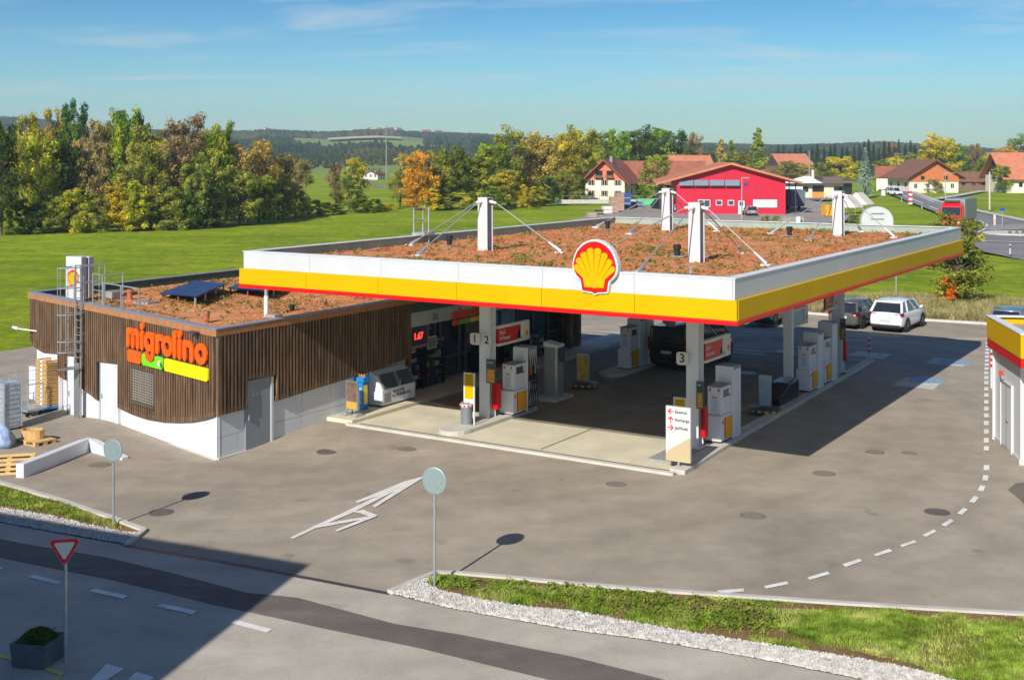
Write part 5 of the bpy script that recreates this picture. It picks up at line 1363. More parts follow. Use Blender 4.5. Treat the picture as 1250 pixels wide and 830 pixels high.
MB(Tq).box((dx0+dx1)/2-.01, (dx0+dx1)/2+.01, -.058, -.051, .14, 2.13).build('door_gap', dark, dd_)
MB(Tq).box((dx0+dx1)/2+.05, (dx0+dx1)/2+.3, -.09, -.051, 1.05, 1.09).build('handle', galv, dd_)
mb = MB(Tq); mb.lathe([(.07, 0), (.07, .1), (.04, .14)], (Lw*.38, -.12, 2.42), 12); mb.build('red_beacon', M('beacon red', (.8, .05, .02), .3, .05, 3), t)
mb = MB(Tq); mb.box(Lw*.36, Lw*.42, -.14, -.0, 2.3, 2.42); mb.build('beacon_bracket', greym, t)
# ================================================================= VEHICLES
def car(name, loc, yaw, paint, L_, Wd, H_, kind, label, cat='car', wheel_r=.33, plate_=True):
    t = empty(name, loc, yaw-pi/2, label, cat)      # local y forward
    hw = Wd/2; g = .2
    if kind == 'hatch': st = [(-.5, .42, .80, .80), (-.485, .24, .92, .94), (-.40, .20, .98, .99), (-.1, .18, .96, 1.0), (.17, .18, .95, 1.0), (.3, .2, .90, .98), (.43, .22, .78, .92), (.485, .26, .66, .80), (.5, .35, .55, .70)]; gh = [(-.475, -.40), (.22, .08)]; ws = .60
    elif kind == 'suv': st = [(-.5, .45, .95, .82), (-.487, .28, 1.08, .95), (-.40, .24, 1.12, .99), (-.1, .22, 1.09, 1.0), (.17, .22, 1.07, 1.0), (.3, .24, 1.03, .98), (.43, .26, .93, .93), (.485, .3, .80, .82), (.5, .42, .66, .72)]; gh = [(-.47, -.37), (.24, .09)]; ws = .66
    else: st = [(-.5, .42, 1.10, .90), (-.492, .26, 1.2, .97), (-.40, .22, 1.22, 1.0), (-.1, .22, 1.2, 1.0), (.2, .22, 1.18, 1.0), (.33, .24, 1.12, .98), (.44, .26, .98, .93), (.487, .3, .85, .84), (.5, .4, .7, .72)]; gh = [(-.485, -.462), (.38, .20)]; ws = .8
    rings = []
    for f, zb_, zs, wf in st:
        y = f*L_; w_ = hw*wf
        rings.append([(-w_*.86, y, zb_), (w_*.86, y, zb_), (w_*.985, y, zb_+.1), (w_, y, zb_+(zs-zb_)*.55), (w_*.965, y, zs-.06), (w_*.88, y, zs), (0, y, zs+.025), (-w_*.88, y, zs), (-w_*.965, y, zs-.06), (-w_, y, zb_+(zs-zb_)*.55), (-w_*.985, y, zb_+.1)])
    body = MB().loft(rings).build('body', paint, t, smooth=True)
    m = body.modifiers.new('s', 'SUBSURF'); m.levels = 1; m.render_levels = 2
    zs0 = st[2][2]-.05; (r0, r1), (f0, f1) = gh
    gw0, gw1 = hw*.90, hw*.74 if kind != 'van' else hw*.86
    zt = H_-.035
    base = [(-gw0, r0*L_, zs0), (gw0, r0*L_, zs0), (gw0, f0*L_, zs0-.03), (-gw0, f0*L_, zs0-.03)]; topr = [(-gw1, r1*L_, zt), (gw1, r1*L_, zt), (gw1, f1*L_, zt), (-gw1, f1*L_, zt)]
    gl_ = MB().loft([base, topr]).build('window_glass', glass, t)
    # roof skin
    mb = MB(); R_ = []
    for k, (y, dz, wf) in enumerate([(r1*L_-.14, -.03, .93), (r1*L_, .0, 1.02), ((r1+f1)/2*L_, .045, 1.05), (f1*L_, .0, 1.02), (f1*L_+.06, -.03, .97)]):
        R_.append([(-gw1*wf, y, zt+dz-.035), (gw1*wf, y, zt+dz-.035), (gw1*wf*.96, y, zt+dz+.02), (0, y, zt+dz+.05), (-gw1*wf*.96, y, zt+dz+.02)])
    mb.loft(R_); ro = mb.build('roof', paint, t, smooth=True, bevel=.0)
    mb = MB()
    for s_ in (-1, 1):
        for (bx, by, tx, ty, rr2) in [(gw0, f0*L_, gw1, f1*L_, .04), (gw0, r0*L_, gw1, r1*L_, .07), (gw0, (f0*.3+r0*.7)*L_+ (0 if kind != 'van' else .3), gw1, (f1*.3+r1*.7)*L_, .055 if kind != 'van' else .03), (gw0, (f0*.72+r0*.28)*L_*1.0+.1, gw1, (f1*.6+r1*.4)*L_, .03)]:
            MB().tube((s_*bx, by, zs0), (s_*tx, ty, zt), rr2, n=6).build('pillar', paint, t)
    if kind == 'van': 
        for s_ in (-1, 1): MB().box(s_*hw*.895-.012, s_*hw*.895+.012, -.42*L_, -.1*L_, 1.25, 1.28).build('slide_rail', dark, t)
    # wheels
    wy = (-.30*L_, .30*L_) if kind != 'van' else (-.28*L_, .31*L_)
    for s_ in (-1, 1):
        for y in wy:
            x = s_*(hw-.10)
            mb = MB(Matrix.Translation((x, y, wheel_r)) @ Matrix.Rotation(pi/2, 4, 'Y')); mb.lathe([(wheel_r*.6, -.11), (wheel_r*.95, -.11), (wheel_r, -.07), (wheel_r, .07), (wheel_r*.95, .11), (wheel_r*.6, .11)], n=28)
            wh = mb.build('wheel', rubber, t)
            mb = MB(Matrix.Translation((x+s_*.085, y, wheel_r)) @ Matrix.Rotation(pi/2, 4, 'Y')); mb.lathe([(wheel_r*.64, -.012), (wheel_r*.64, .012), (wheel_r*.58, .012)], n=24)
            rm = mb.build('rim', dark, wh)
            mb = MB(Matrix.Translation((x+s_*.10, y, wheel_r)) @ Matrix.Rotation(pi/2, 4, 'Y'))
            for k in range(5):
                a = 2*pi*k/5; mb.prism([(0.03*cos(a+1.57), .03*sin(a+1.57)), (wheel_r*.6*cos(a-.12), wheel_r*.6*sin(a-.12)), (wheel_r*.6*cos(a+.12), wheel_r*.6*sin(a+.12)), (.03*cos(a-1.57), .03*sin(a-1.57))], -.01, .012+.0005*k)
            mb.build('spokes', alu, wh)
            mb = MB(); n = 12
            for i in range(n):
                a0, a1 = pi*i/n, pi*(i+1)/n; R2, R3 = wheel_r*1.13, wheel_r*1.24
                q = [(s_*(hw-.005), y+R2*cos(a0), wheel_r+R2*sin(a0)), (s_*(hw-.005), y+R3*cos(a0), wheel_r+R3*sin(a0)), (s_*(hw-.005), y+R3*cos(a1), wheel_r+R3*sin(a1)), (s_*(hw-.005), y+R2*cos(a1), wheel_r+R2*sin(a1))]
                mb.loft([q, [(s_*(hw+.006), b_, c_) for _, b_, c_ in q]])
            mb.build('wheel_arch', black, t)
            MB(Matrix.Translation((s_*(hw-.03), y, wheel_r)) @ Matrix.Rotation(pi/2, 4, 'Y')).lathe([(wheel_r*1.14, -.02), (wheel_r*1.14, .024)], n=24).build('wheel_well', black, t)
    # rear: lamps, bumper, plate; front: lamps, grille
    zs = st[2][2]
    for s_ in (-1, 1):
        if kind == 'van': MB().box(s_*hw*.90-.09, s_*hw*.90+.06, -.5*L_+.0, -.5*L_+.16, .85, 1.42).build('tail_light', M('tail lamp', srgb(120, 10, 14), .15, .05, 3) if 'tail lamp' not in bpy.data.materials else bpy.data.materials['tail lamp'], t, bevel=.03)
        else: MB().loft([[(s_*hw*.50, -.5*L_+.02, zs-.2), (s_*hw*.92, -.5*L_+.06, zs-.24), (s_*hw*.95, -.5*L_+.08, zs-.08), (s_*hw*.56, -.5*L_+.02, zs-.1)], [(s_*hw*.52, -.5*L_+.16, zs-.2), (s_*hw*.985, -.5*L_+.34, zs-.20), (s_*hw*.97, -.5*L_+.36, zs-.05), (s_*hw*.58, -.5*L_+.16, zs-.08)]]).build('tail_light', M('tail lamp', srgb(120, 10, 14), .15, .05, 3) if 'tail lamp' not in bpy.data.materials else bpy.data.materials['tail lamp'], t)
        MB().box(s_*hw*.66-.16, s_*hw*.66+.16, .5*L_-.12, .5*L_-.02, .58, .70).build('headlight', greyglass, t, bevel=.03)
        MB().loft([[(s_*(hw-.02), f0*L_*.75, zs), (s_*(hw+.16), f0*L_*.75-.02, zs+.02), (s_*(hw+.16), f0*L_*.75-.02, zs+.16), (s_*(hw-.02), f0*L_*.75, zs+.12)], [(s_*(hw-.02), f0*L_*.75+.06, zs+.02), (s_*(hw+.12), f0*L_*.75+.1, zs+.04), (s_*(hw+.12), f0*L_*.75+.1, zs+.13), (s_*(hw-.02), f0*L_*.75+.06, zs+.1)]]).build('wing_mirror', paint if kind != 'van' else black, t, bevel=.02)
    MB().box(-hw*.84, hw*.84, -.5*L_-.03, -.5*L_+.12, .26, .44).build('bumper', black if kind != 'hatch' else dark, t, bevel=.04)
    if plate_: MB().box(-.26, .26, -.5*L_-.038, -.5*L_-.0, .62 if kind != 'van' else .74, .74 if kind != 'van' else .86).build('number_plate', plate, t, bevel=.004)
    MB().box(-.5, .5, .5*L_-.06, .5*L_+.02, .34, .5).build('grille', black, t, bevel=.03)
    MB().box(-hw*.75, hw*.75, -.44*L_, .44*L_, .14, .3).build('underbody', black, t)
    return t
def paintm(name, c, metal=.3, rough=.28): return M(name, c, rough, .03, 1, metal=metal, coat=.6)
pw_, pg_, pbk = paintm('car white', (.74, .75, .76), 0), paintm('car grey', srgb(108, 104, 100), .4), paintm('van black', (.012, .012, .014), .1, .18)
yB = atan2(CT, ST)
mr = (G(1070, 402.5)+G(1109, 405))/2+BX*1.25
car('suv_car', Vector((mr.x, mr.y, 0)), yB-R(3), pw_, 4.48, 1.86, 1.66, 'suv', 'white five-door suv parked at the back kerb with its rear to the forecourt', wheel_r=.36)
mr = G(1035, 400.5)+BX*1.5
car('hatchback_car', Vector((mr.x, mr.y, 0)), yB-R(3), pg_, 4.35, 1.78, 1.5, 'hatch', 'dark grey hatchback parked left of the white suv')
mr = G(813, 453)+Vector((sin(R(37)), cos(R(37)), 0))*2.5
car('black_van', Vector((mr.x, mr.y, .02)), pi/2-R(37), pbk, 4.95, 1.92, 1.92, 'van', 'glossy black passenger van standing under the canopy beside the rear left pump', 'van', .34)
mr = Vector((26.6, 65.3, 0))
car('silver_car', Vector((mr.x, mr.y, 0)), yB, paintm('car blue grey', srgb(124, 140, 158), .4), 4.3, 1.78, 1.5, 'hatch', 'blue-grey car whose roof shows behind the wash hall roof')
mr = G(926, 396)+BX*1.6
car('green_car', Vector((mr.x, mr.y, 0)), yB, paintm('car green', srgb(20, 88, 80), .3), 4.2, 1.75, 1.48, 'hatch', 'dark green car mostly hidden behind the yellow canopy corner')
# ================================================================= BUILDING BEHIND THE CAMERA (casts the foreground shade)
tb_ = empty('neighbour_building', (-11.9, 14.2, 0), 0, 'plain rendered building left of the road whose shade lies on the asphalt', 'building')
e1d = Vector((-.90, .44, 0)).normalized(); e2d = Vector((-.25, -.97, 0)).normalized()
Hh = 9.4
c0 = Vector((0, 0, 0)); pts = [c0, c0+e1d*26, c0+e1d*26+e2d*16, c0+e2d*16]
MB().prism([(p.x, p.y) for p in pts[::-1]], 0, Hh).build('wall', plaster, tb_)
q = inset([p for p in pts], -.35); MB().prism([(p.x, p.y) for p in q[::-1]], Hh, Hh+.25).build('roof', tilebr, tb_)
for i in range(5):
    for z in (1.2, 4.2, 7):
        p = c0+e1d*(2.5+i*4.8); Tn = frame((p.x, p.y, 0), -e1d); MB(Tn).box(0, 1.3, .005, .06, z, z+1.4).build('window', greyglass, tb_)
# ================================================================= TREES
def leafcloud(mb, rt, c, r, n, s0, s1, sq=.85, shell=.55):
    for _ in range(n):
        d = Vector((rt.gauss(0, 1), rt.gauss(0, 1), rt.gauss(0, 1))).normalized()
        rr_ = r*(shell+(1-shell)*rt.random()**.5)*rt.uniform(.75, 1.08)
        p = c+Vector((d.x*rr_, d.y*rr_, d.z*rr_*sq)); s_ = rt.uniform(s0, s1)
        nrm = (d+Vector((rt.uniform(-1, 1), rt.uniform(-1, 1), rt.uniform(-.6, 1)))*.8).normalized()
        u = nrm.orthogonal().normalized(); u = (Matrix.Rotation(rt.uniform(0, 6.28), 3, nrm) @ u)*s_; v = nrm.cross(u).normalized()*s_*rt.uniform(.5, .9)
        mb.quad(p-u, p-v*.9, p+u, p+v)
def proto(shape, seed, H_=12.0, Wd=8.0, n=3200):
    rt = random.Random(seed); lv, tr = MB(), MB()
    R_ = Wd/2
    if shape in ('round', 'sparse', 'dome', 'bush'):
        z0 = {'round': .12, 'sparse': .16, 'dome': .02, 'bush': 0.0}[shape]*H_
        nb_ = {'round': 64, 'sparse': 58, 'dome': 60, 'bush': 40}[shape]
        top = 0; fork = H_*.3
        lean = Vector((rt.uniform(-.3, .3), rt.uniform(-.3, .3), 0))
        if shape != 'bush': tr.tube((0, 0, -.4), lean*.5+Vector((0, 0, fork)), .03*H_*.7, .02*H_*.7, 7); tr.tube(lean*.5+Vector((0, 0, fork)), lean+Vector((0, 0, H_*.8)), .02*H_*.7, .05, 6)
        for i in range(nb_):
            t_ = (i+rt.random())/nb_; z = z0+(H_-z0)*(t_**.85)*.93
            f = sin(pi*min(1, max(.0, (z-z0)/(H_-z0)*.80+.12)))**.5 if shape != 'bush' else sqrt(max(.05, 1-((z)/(H_*1.02))**2))
            a = rt.uniform(0, 2*pi); rr_ = R_*f*rt.uniform(.35, .88)
            c = Vector((rr_*cos(a), rr_*sin(a), z)); br = R_*rt.uniform(.20, .36)*(1.0 if shape != 'sparse' else .95)*(1-.3*t_)
            if shape == 'round' and rt.random() < .12: c *= 1.08
            k = n//nb_
            leafcloud(lv, rt, c, br*1.15, k, .10 if shape == 'sparse' else .11, .2 if shape == 'sparse' else .27, shell=.1 if shape == 'sparse' else .25)
            if shape != 'bush' or i < 6:
                b0 = Vector((0, 0, max(.1, min(z*.7, H_*.55))))+lean*.4
                tr.tube(b0, c, .07 if shape != 'sparse' else .09, .03, 5, caps=False)
                if shape == 'sparse':
                    for _ in range(5):
                        e_ = c+Vector((rt.gauss(0, 1), rt.gauss(0, 1), abs(rt.gauss(0, 1))+.3)).normalized()*br*rt.uniform(.9, 1.5); tr.tube(c.lerp(b0, .2), e_, .035, .012, 4, caps=False)
    elif shape in ('conifer', 'spruce'):
        tr.tube((0, 0, -.4), (0, 0, H_*.98), .22, .03, 7)
        L_ = int(H_*2.0)
        for i in range(L_):
            t_ = i/L_; z = H_*(.06+.93*t_); r = R_*(1-t_)**.85*rt.uniform(.8, 1.1)+.12; m_ = max(5, int(12*(1-t_))+3)
            for k in range(m_):
                a = 2*pi*k/m_+rt.uniform(-.3, .3); rr_ = r*rt.uniform(.7, 1.1)
                for q in range(max(2, int(n/L_/m_))):
                    f = rt.random()**.6; p = Vector((rr_*f*cos(a)+rt.uniform(-.12, .12), rr_*f*sin(a)+rt.uniform(-.12, .12), z-.25*rr_*f+rt.uniform(-.14, .14)))
                    s_ = rt.uniform(.12, .28); u = Vector((cos(a), sin(a), -.35)).normalized()*s_*1.3; v = Vector((-sin(a), cos(a), rt.uniform(-.5, .5))).normalized()*s_*.6
                    lv.quad(p-u, p-v, p+u, p+v)
    elif shape == 'column':
        tr.tube((0, 0, -.4), (0, 0, H_*.9), .2, .04, 7)
        for i in range(80):
            t_ = (i+.5)/80; z = H_*(.04+.92*t_); f = ((1-t_)**.6+.1)*min(1, .55+t_*2.5); a = rt.uniform(0, 2*pi); rr_ = R_*f*rt.uniform(.1, .75)
            leafcloud(lv, rt, Vector((rr_*cos(a), rr_*sin(a), z)), R_*rt.uniform(.22, .4)*max(.45, f), n//80, .11, .26, shell=.2)
    return lv, tr, H_, Wd
PR = {}
def getproto(shape, kind, var, n):
    key = (shape, kind, var)
    if key not in PR:
        gk = (shape, var)
        if gk not in PR: PR[gk] = proto(shape, hash_(shape)+var*17, n=n, **({'H_': 12.0, 'Wd': 8.0} if shape not in ('conifer', 'spruce', 'column') else {'H_': 14.0, 'Wd': 6.0}))
        lv, tr, H_, Wd = PR[gk]
        ml = bpy.data.meshes.new('crown'); ml.from_pydata(lv.v, [], lv.f); ml.materials.append(lf[kind])
        mt = bpy.data.meshes.new('trunk'); mt.from_pydata(tr.v, [], tr.f); mt.materials.append(bark)
        PR[key] = (ml, mt, H_, Wd)
    return PR[key]
def hash_(s): return sum(ord(c)*(i+1) for i, c in enumerate(s))
ORD = ['first', 'second', 'third', 'fourth', 'fifth', 'sixth', 'seventh', 'eighth', 'ninth', 'tenth', 'eleventh', 'twelfth', 'thirteenth', 'fourteenth', 'fifteenth', 'sixteenth', 'seventeenth', 'eighteenth', 'nineteenth', 'twentieth'] + ['twenty-%s' % x for x in ('first', 'second', 'third', 'fourth', 'fifth', 'sixth', 'seventh', 'eighth', 'ninth')]
rtree = random.Random(21)
def plant(px, by, ty, wpx, kind, shape, label, group, name=None, n=5200, depth=None):
    d = FOC*CAMH/(by-HZ) if depth is None else depth
    x = (px-CX)/FOC*d; z = 0 if depth is None else CAMH-(by-HZ)*d/FOC
    h = (by-ty)*d/FOC; wd_ = wpx*d/FOC
    ml, mt, H_, Wd = getproto(shape, kind, rtree.randrange(3), n)
    nm = name or {'round': 'broadleaf_tree', 'sparse': 'thinning_tree', 'dome': 'dense_tree', 'bush': 'bush', 'conifer': 'conifer_tree', 'spruce': 'spruce_tree', 'column': 'columnar_tree'}[shape]
    t = empty(nm, (x, d, z-.05), rtree.uniform(0, 6.28), label, 'bush' if shape == 'bush' else 'tree', group)
    t.scale = (wd_/Wd, wd_/Wd, h/H_)
    for nm2, me in (('crown', ml), ('trunk', mt)):
        o = bpy.data.objects.new(nm2, me); col.objects.link(o); o.parent = t
    return t
def region(rows, words_, where, group):
    rows = sorted(rows, key=lambda r: r[0]); cnt = {}; tot = {}
    for r in rows: tot[(r[4], r[5])] = tot.get((r[4], r[5]), 0)+1
    look = {'green': 'green', 'olive': 'olive green', 'yellow': 'yellow-green', 'gold': 'golden yellow', 'orange': 'orange', 'brown': 'brown', 'tan': 'tan-leaved', 'dark': 'dark green', 'conif': 'dark needled', 'silver': 'silvery', 'red': 'red', 'wine': 'wine red'}
    sh_ = {'round': 'broadleaf tree', 'sparse': 'half bare tree', 'dome': 'dense domed tree', 'bush': 'bush', 'conifer': 'conifer', 'spruce': 'spruce', 'column': 'narrow tree'}
    for r in rows:
        k = (r[4], r[5]); i = cnt.get(k, 0); cnt[k] = i+1
        first = '' if tot[k] == 1 else ORD[i]+' '
        fl_ = '' if tot[k] == 1 else ' from the left'
        plant(*r[:6], first+look[r[4]]+' '+sh_[r[5]]+fl_+' '+where, group, depth=r[6] if len(r) > 6 else None)
left = [(2, 287, 148, 56, 'dark', 'round'), (-18, 285, 140, 60, 'green', 'round'), (34, 270, 134, 48, 'yellow', 'sparse'), (50, 282, 163, 52, 'yellow', 'round'), (70, 266, 128, 42, 'gold', 'sparse'), (92, 268, 122, 46, 'dark', 'round'), (84, 280, 172, 44, 'dark', 'round'),
        (118, 270, 142, 50, 'brown', 'sparse'), (108, 279, 166, 58, 'brown', 'sparse'), (141, 268, 140, 40, 'olive', 'round'), (158, 270, 128, 50, 'green', 'round'), (172, 276, 148, 56, 'olive', 'round'), (184, 280, 176, 54, 'olive', 'round'), (226, 272, 136, 70, 'brown', 'sparse'), (214, 278, 162, 56, 'brown', 'sparse'),
        (192, 266, 166, 26, 'gold', 'round'), (266, 272, 149, 54, 'green', 'round'), (252, 277, 183, 50, 'olive', 'round'), (244, 266, 160, 50, 'tan', 'sparse'), (20, 268, 158, 60, 'olive', 'round'), (130, 266, 158, 60, 'tan', 'round'), (200, 265, 172, 60, 'tan', 'round'), (60, 264, 165, 60, 'dark', 'round'), (276, 270, 176, 44, 'yellow', 'round'), (236, 279, 196, 44, 'olive', 'round'), (160, 280, 196, 50, 'olive', 'round'),
        (46, 285, 246, 50, 'dark', 'bush'), (66, 284, 236, 48, 'olive', 'bush'), (90, 284, 228, 52, 'yellow', 'bush'), (116, 283, 234, 44, 'olive', 'bush'), (142, 282, 224, 52, 'gold', 'bush'), (165, 282, 218, 44, 'yellow', 'bush'), (184, 281, 232, 50, 'olive', 'bush'), (208, 281, 226, 50, 'olive', 'bush'), (232, 279, 230, 48, 'green', 'bush'), (258, 278, 226, 46, 'dark', 'bush'), (22, 286, 240, 40, 'dark', 'bush')]
region(left, 0, 'in the wood behind the left meadow', 'trees of the wood behind the left meadow')
mid = [(300, 271, 172, 62, 'tan', 'sparse'), (322, 268, 167, 56, 'tan', 'sparse'), (345, 266, 184, 46, 'brown', 'sparse'), (366, 262, 190, 42, 'brown', 'sparse'), (292, 275, 206, 56, 'olive', 'round'), (316, 272, 212, 56, 'green', 'round'), (340, 268, 218, 54, 'olive', 'round'), (360, 265, 224, 40, 'olive', 'round'),
       (384, 263, 243, 30, 'olive', 'bush'), (398, 262, 246, 28, 'gold', 'bush'), (370, 266, 244, 34, 'yellow', 'bush'), (410, 258, 196, 26, 'brown', 'sparse'), (432, 258, 190, 40, 'yellow', 'round'), (426, 259, 214, 34, 'olive', 'round'), (412, 261, 248, 26, 'olive', 'bush'), (440, 260, 240, 34, 'green', 'bush'), (457, 259, 242, 32, 'dark', 'bush'), (474, 258, 248, 22, 'gold', 'bush'),
       (500, 250, 182, 44, 'tan', 'sparse'), (514, 255, 184, 46, 'orange', 'round'), (508, 256, 206, 44, 'orange', 'round'), (522, 256, 228, 40, 'gold', 'bush'), (488, 253, 204, 36, 'olive', 'sparse'), (538, 253, 184, 44, 'olive', 'round'), (552, 253, 178, 46, 'green', 'round'), (576, 252, 186, 52, 'green', 'round'), (558, 254, 234, 46, 'yellow', 'bush'), (540, 255, 240, 34, 'olive', 'bush'),
       (602, 251, 172, 60, 'green', 'round'), (590, 252, 190, 50, 'yellow', 'round'), (620, 248, 158, 58, 'olive', 'round'), (622, 252, 206, 44, 'yellow', 'round'), (645, 246, 166, 50, 'tan', 'round'), (662, 246, 163, 50, 'tan', 'round'), (676, 245, 170, 50, 'gold', 'round'), (692, 243, 158, 46, 'yellow', 'round'), (714, 240, 155, 50, 'yellow', 'round'), (640, 253, 224, 22, 'gold', 'bush'), (600, 254, 226, 44, 'green', 'bush'),
       (668, 249, 214, 36, 'dark', 'bush'), (655, 250, 226, 26, 'yellow', 'bush'), (690, 248, 206, 44, 'olive', 'round'), (704, 246, 214, 30, 'dark', 'round')]
region(mid, 0, 'in the tree belt behind the canopy', 'trees of the belt beyond the meadow')
bh = [(735, 232, 160, 44, 'green', 'round'), (758, 230, 158, 48, 'green', 'round'), (782, 229, 157, 46, 'dark', 'round'), (804, 228, 154, 44, 'green', 'round'), (824, 227, 157, 44, 'dark', 'round'), (848, 226, 160, 28, 'brown', 'sparse'), (770, 226, 172, 60, 'olive', 'round'), (720, 236, 176, 44, 'olive', 'round'), (838, 224, 178, 40, 'green', 'round')]
region(bh, 0, 'behind the farmhouse roofs', 'trees behind the farmhouse')
plant(802, 246, 187, 46, 'olive', 'dome', 'large dense domed tree between farmhouse and red hall', 'trees beside the farmhouse')
plant(786, 248, 227, 32, 'green', 'bush', 'green bush under the domed tree left of the red hall', 'trees beside the farmhouse')
plant(812, 247, 228, 24, 'olive', 'bush', 'olive bush at the left end of the red hall', 'trees beside the farmhouse')
rt_ = [(880, 226, 168, 26, 'tan', 'column'), (893, 225, 170, 26, 'olive', 'column'), (926, 228, 154, 36, 'olive', 'column'), (908, 224, 184, 34, 'olive', 'round'), (1026, 222, 190, 44, 'gold', 'round'), (1006, 222, 198, 40, 'olive', 'round'), (1042, 220, 196, 30, 'yellow', 'round'), (1076, 219, 196, 30, 'olive', 'round'), (1092, 218, 192, 30, 'gold', 'round'), (1110, 217, 188, 36, 'olive', 'round'), (1128, 222, 190, 30, 'yellow', 'round'),
       (1148, 226, 166, 56, 'gold', 'round'), (1136, 225, 184, 40, 'olive', 'round'), (1166, 223, 174, 36, 'green', 'round'), (1190, 223, 174, 28, 'brown', 'sparse'), (1200, 225, 194, 28, 'green', 'round'), (1180, 222, 200, 26, 'olive', 'round'), (1226, 214, 180, 36, 'orange', 'round'), (1246, 213, 166, 44, 'green', 'round'), (1210, 214, 188, 30, 'gold', 'round'), (960, 222, 196, 40, 'olive', 'round'), (985, 221, 200, 34, 'tan', 'round'), (864, 226, 186, 30, 'dark', 'round')]
region(rt_, 0, 'behind the buildings on the right', 'trees behind the buildings on the right')
plant(1056, 240, 178, 26, 'silver', 'spruce', 'tall silvery spruce standing on the lawn left of the road', 'trees by the road')
plant(1223, 234, 202, 28, 'green', 'round', 'round green tree in front of the big barn', 'trees by the road')
plant(1120, 233, 220, 13, 'wine', 'bush', 'dark red bush by the brown roofed house', 'bushes by the brown roofed house')
plant(1138, 234, 218, 28, 'olive', 'bush', 'wide grey-green bush by the brown roofed house', 'bushes by the brown roofed house')
plant(1166, 231, 218, 22, 'yellow', 'bush', 'yellow-green hedge bush left of the small shed', 'bushes by the brown roofed house')
plant(1205, 231, 219, 14, 'yellow', 'bush', 'small yellow bush at the end of the barn', 'bushes by the brown roofed house')
t = plant(1167, 371, 264, 92, 'olive', 'round', 'lone bushy tree on the lawn behind the canopy corner', None)
plant(1157, 371, 336, 34, 'red', 'bush', 'bright orange-red bush at the foot of the lone tree', None)
# distant conifer wood, each tree its own
rc = random.Random(4); con = []
xx = 950
while xx < 1130:
    con.append((xx, 214, rc.uniform(168, 180) if xx > 990 else rc.uniform(174, 184), rc.uniform(11, 17), 'conif', 'conifer')); xx += rc.uniform(5, 9)
con += [(1091, 214, 172, 20, 'brown', 'sparse'), (1076, 214, 175, 16, 'brown', 'sparse'), (1158, 214, 168, 14, 'conif', 'conifer'), (1168, 214, 172, 12, 'conif', 'conifer')]
con = [c+(560+rc.uniform(-20, 40),) for c in con]
region(con[:28], 0, 'in the distant conifer wood', 'trees of the distant conifer wood')
# ================================================================= HILLS
def ridge(px):
    tab = [(-300, 140), (0, 148), (60, 152), (110, 160), (200, 164), (290, 165), (330, 163), (400, 166), (450, 163), (475, 163), (520, 166), (590, 168), (640, 172), (760, 178), (860, 179), (960, 181), (1080, 177), (1130, 180), (1220, 186), (1400, 184)]
    return interp(tab, px)
D0, D1 = 500.0, 2600.0
def hz_fn(px, t):
    top = CAMH+(HZ-ridge(px)-4)*D1/FOC
    y = D0+(D1-D0)*t
    return (top*sst(0.0, 1.0, t)**1.1)-.1, y
hm = M_grass('far meadow', srgb(112, 144, 62), srgb(140, 160, 78), srgb(186, 164, 118), .004)
mb = MB(); NX, NT = 90, 26; ids = []
for i in range(NX+1):
    px = -300+1800*i/NX; rowi = []
    for j in range(NT+1):
        t_ = j/NT; z, y = hz_fn(px, t_); x = (px-CX)/FOC*y; rowi.append(mb.P((x, y, z+(3*noise.noise(Vector((x*.003, y*.003, 1))) if 0 < j else 0))))
    ids.append(rowi)
for i in range(NX):
    for j in range(NT): mb.f.append([ids[i][j], ids[i+1][j], ids[i+1][j+1], ids[i][j+1]])
o = mb.build('hill', hm, norm=False, smooth=True); o['kind'] = 'structure'
MB().prism([(-1500, D1-40), (1700, D1-40), (1900, D1+900), (-1700, D1+900)], -1, 6).build('plateau', hm)['kind'] = 'structure'
fw = random.Random(8)
wm = M_leaf('far woodland', srgb(44, 66, 40), srgb(66, 86, 46), srgb(112, 108, 52), .68, .012)
mb = MB(); cnt = 0
def crownblob(mb, x, y, z, r, h, con_):
    n = 7; rings = [(r*.75, h*.1), (r, h*.4), (r*.55, h*.82)] if not con_ else [(r*.9, h*.08), (r*.6, h*.5), (r*.2, h*.9)]
    v = []
    for rr_, zz in rings: v.append([mb.P((x+rr_*fw.uniform(.8, 1.2)*cos(2*pi*k/n), y+rr_*fw.uniform(.8, 1.2)*sin(2*pi*k/n), z+zz*fw.uniform(.9, 1.1))) for k in range(n)])
    tp = mb.P((x, y, z+h))
    for a, b in zip(v, v[1:]):
        for k in range(n): mb.f.append([a[k], a[(k+1) % n], b[(k+1) % n], b[k]])
    for k in range(n): mb.f.append([v[-1][k], v[-1][(k+1) % n], tp])
while cnt < 24000:
    px = fw.uniform(-200, 1400); t_ = fw.random()**.7
    z, y = hz_fn(px, t_); sy = HZ+(CAMH-z)*FOC/y
    # open fields on the slope and wooded belts
    nv = noise.noise(Vector((px*.012, t_*6, 4)))
    if 355 < px < 520 and .42 < t_ < .74: continue
    if 300 < px < 360 and .5 < t_ < .62: continue
    if px > 640 and t_ > .9 and fw.random() < .0: continue
    if nv < -.22 and t_ < .85: continue
    if t_ < .12: continue
    x = (px-CX)/FOC*y; kq = .45+.55*sst(.1, .6, t_); crownblob(mb, x, y, z-1, fw.uniform(4, 7.5)*kq, fw.uniform(9, 15)*kq, fw.random() < .35); cnt += 1
o = mb.build('distant_woods', wm, norm=False); o['kind'] = 'stuff'; o['label'] = 'blue-green woods covering the far hills'
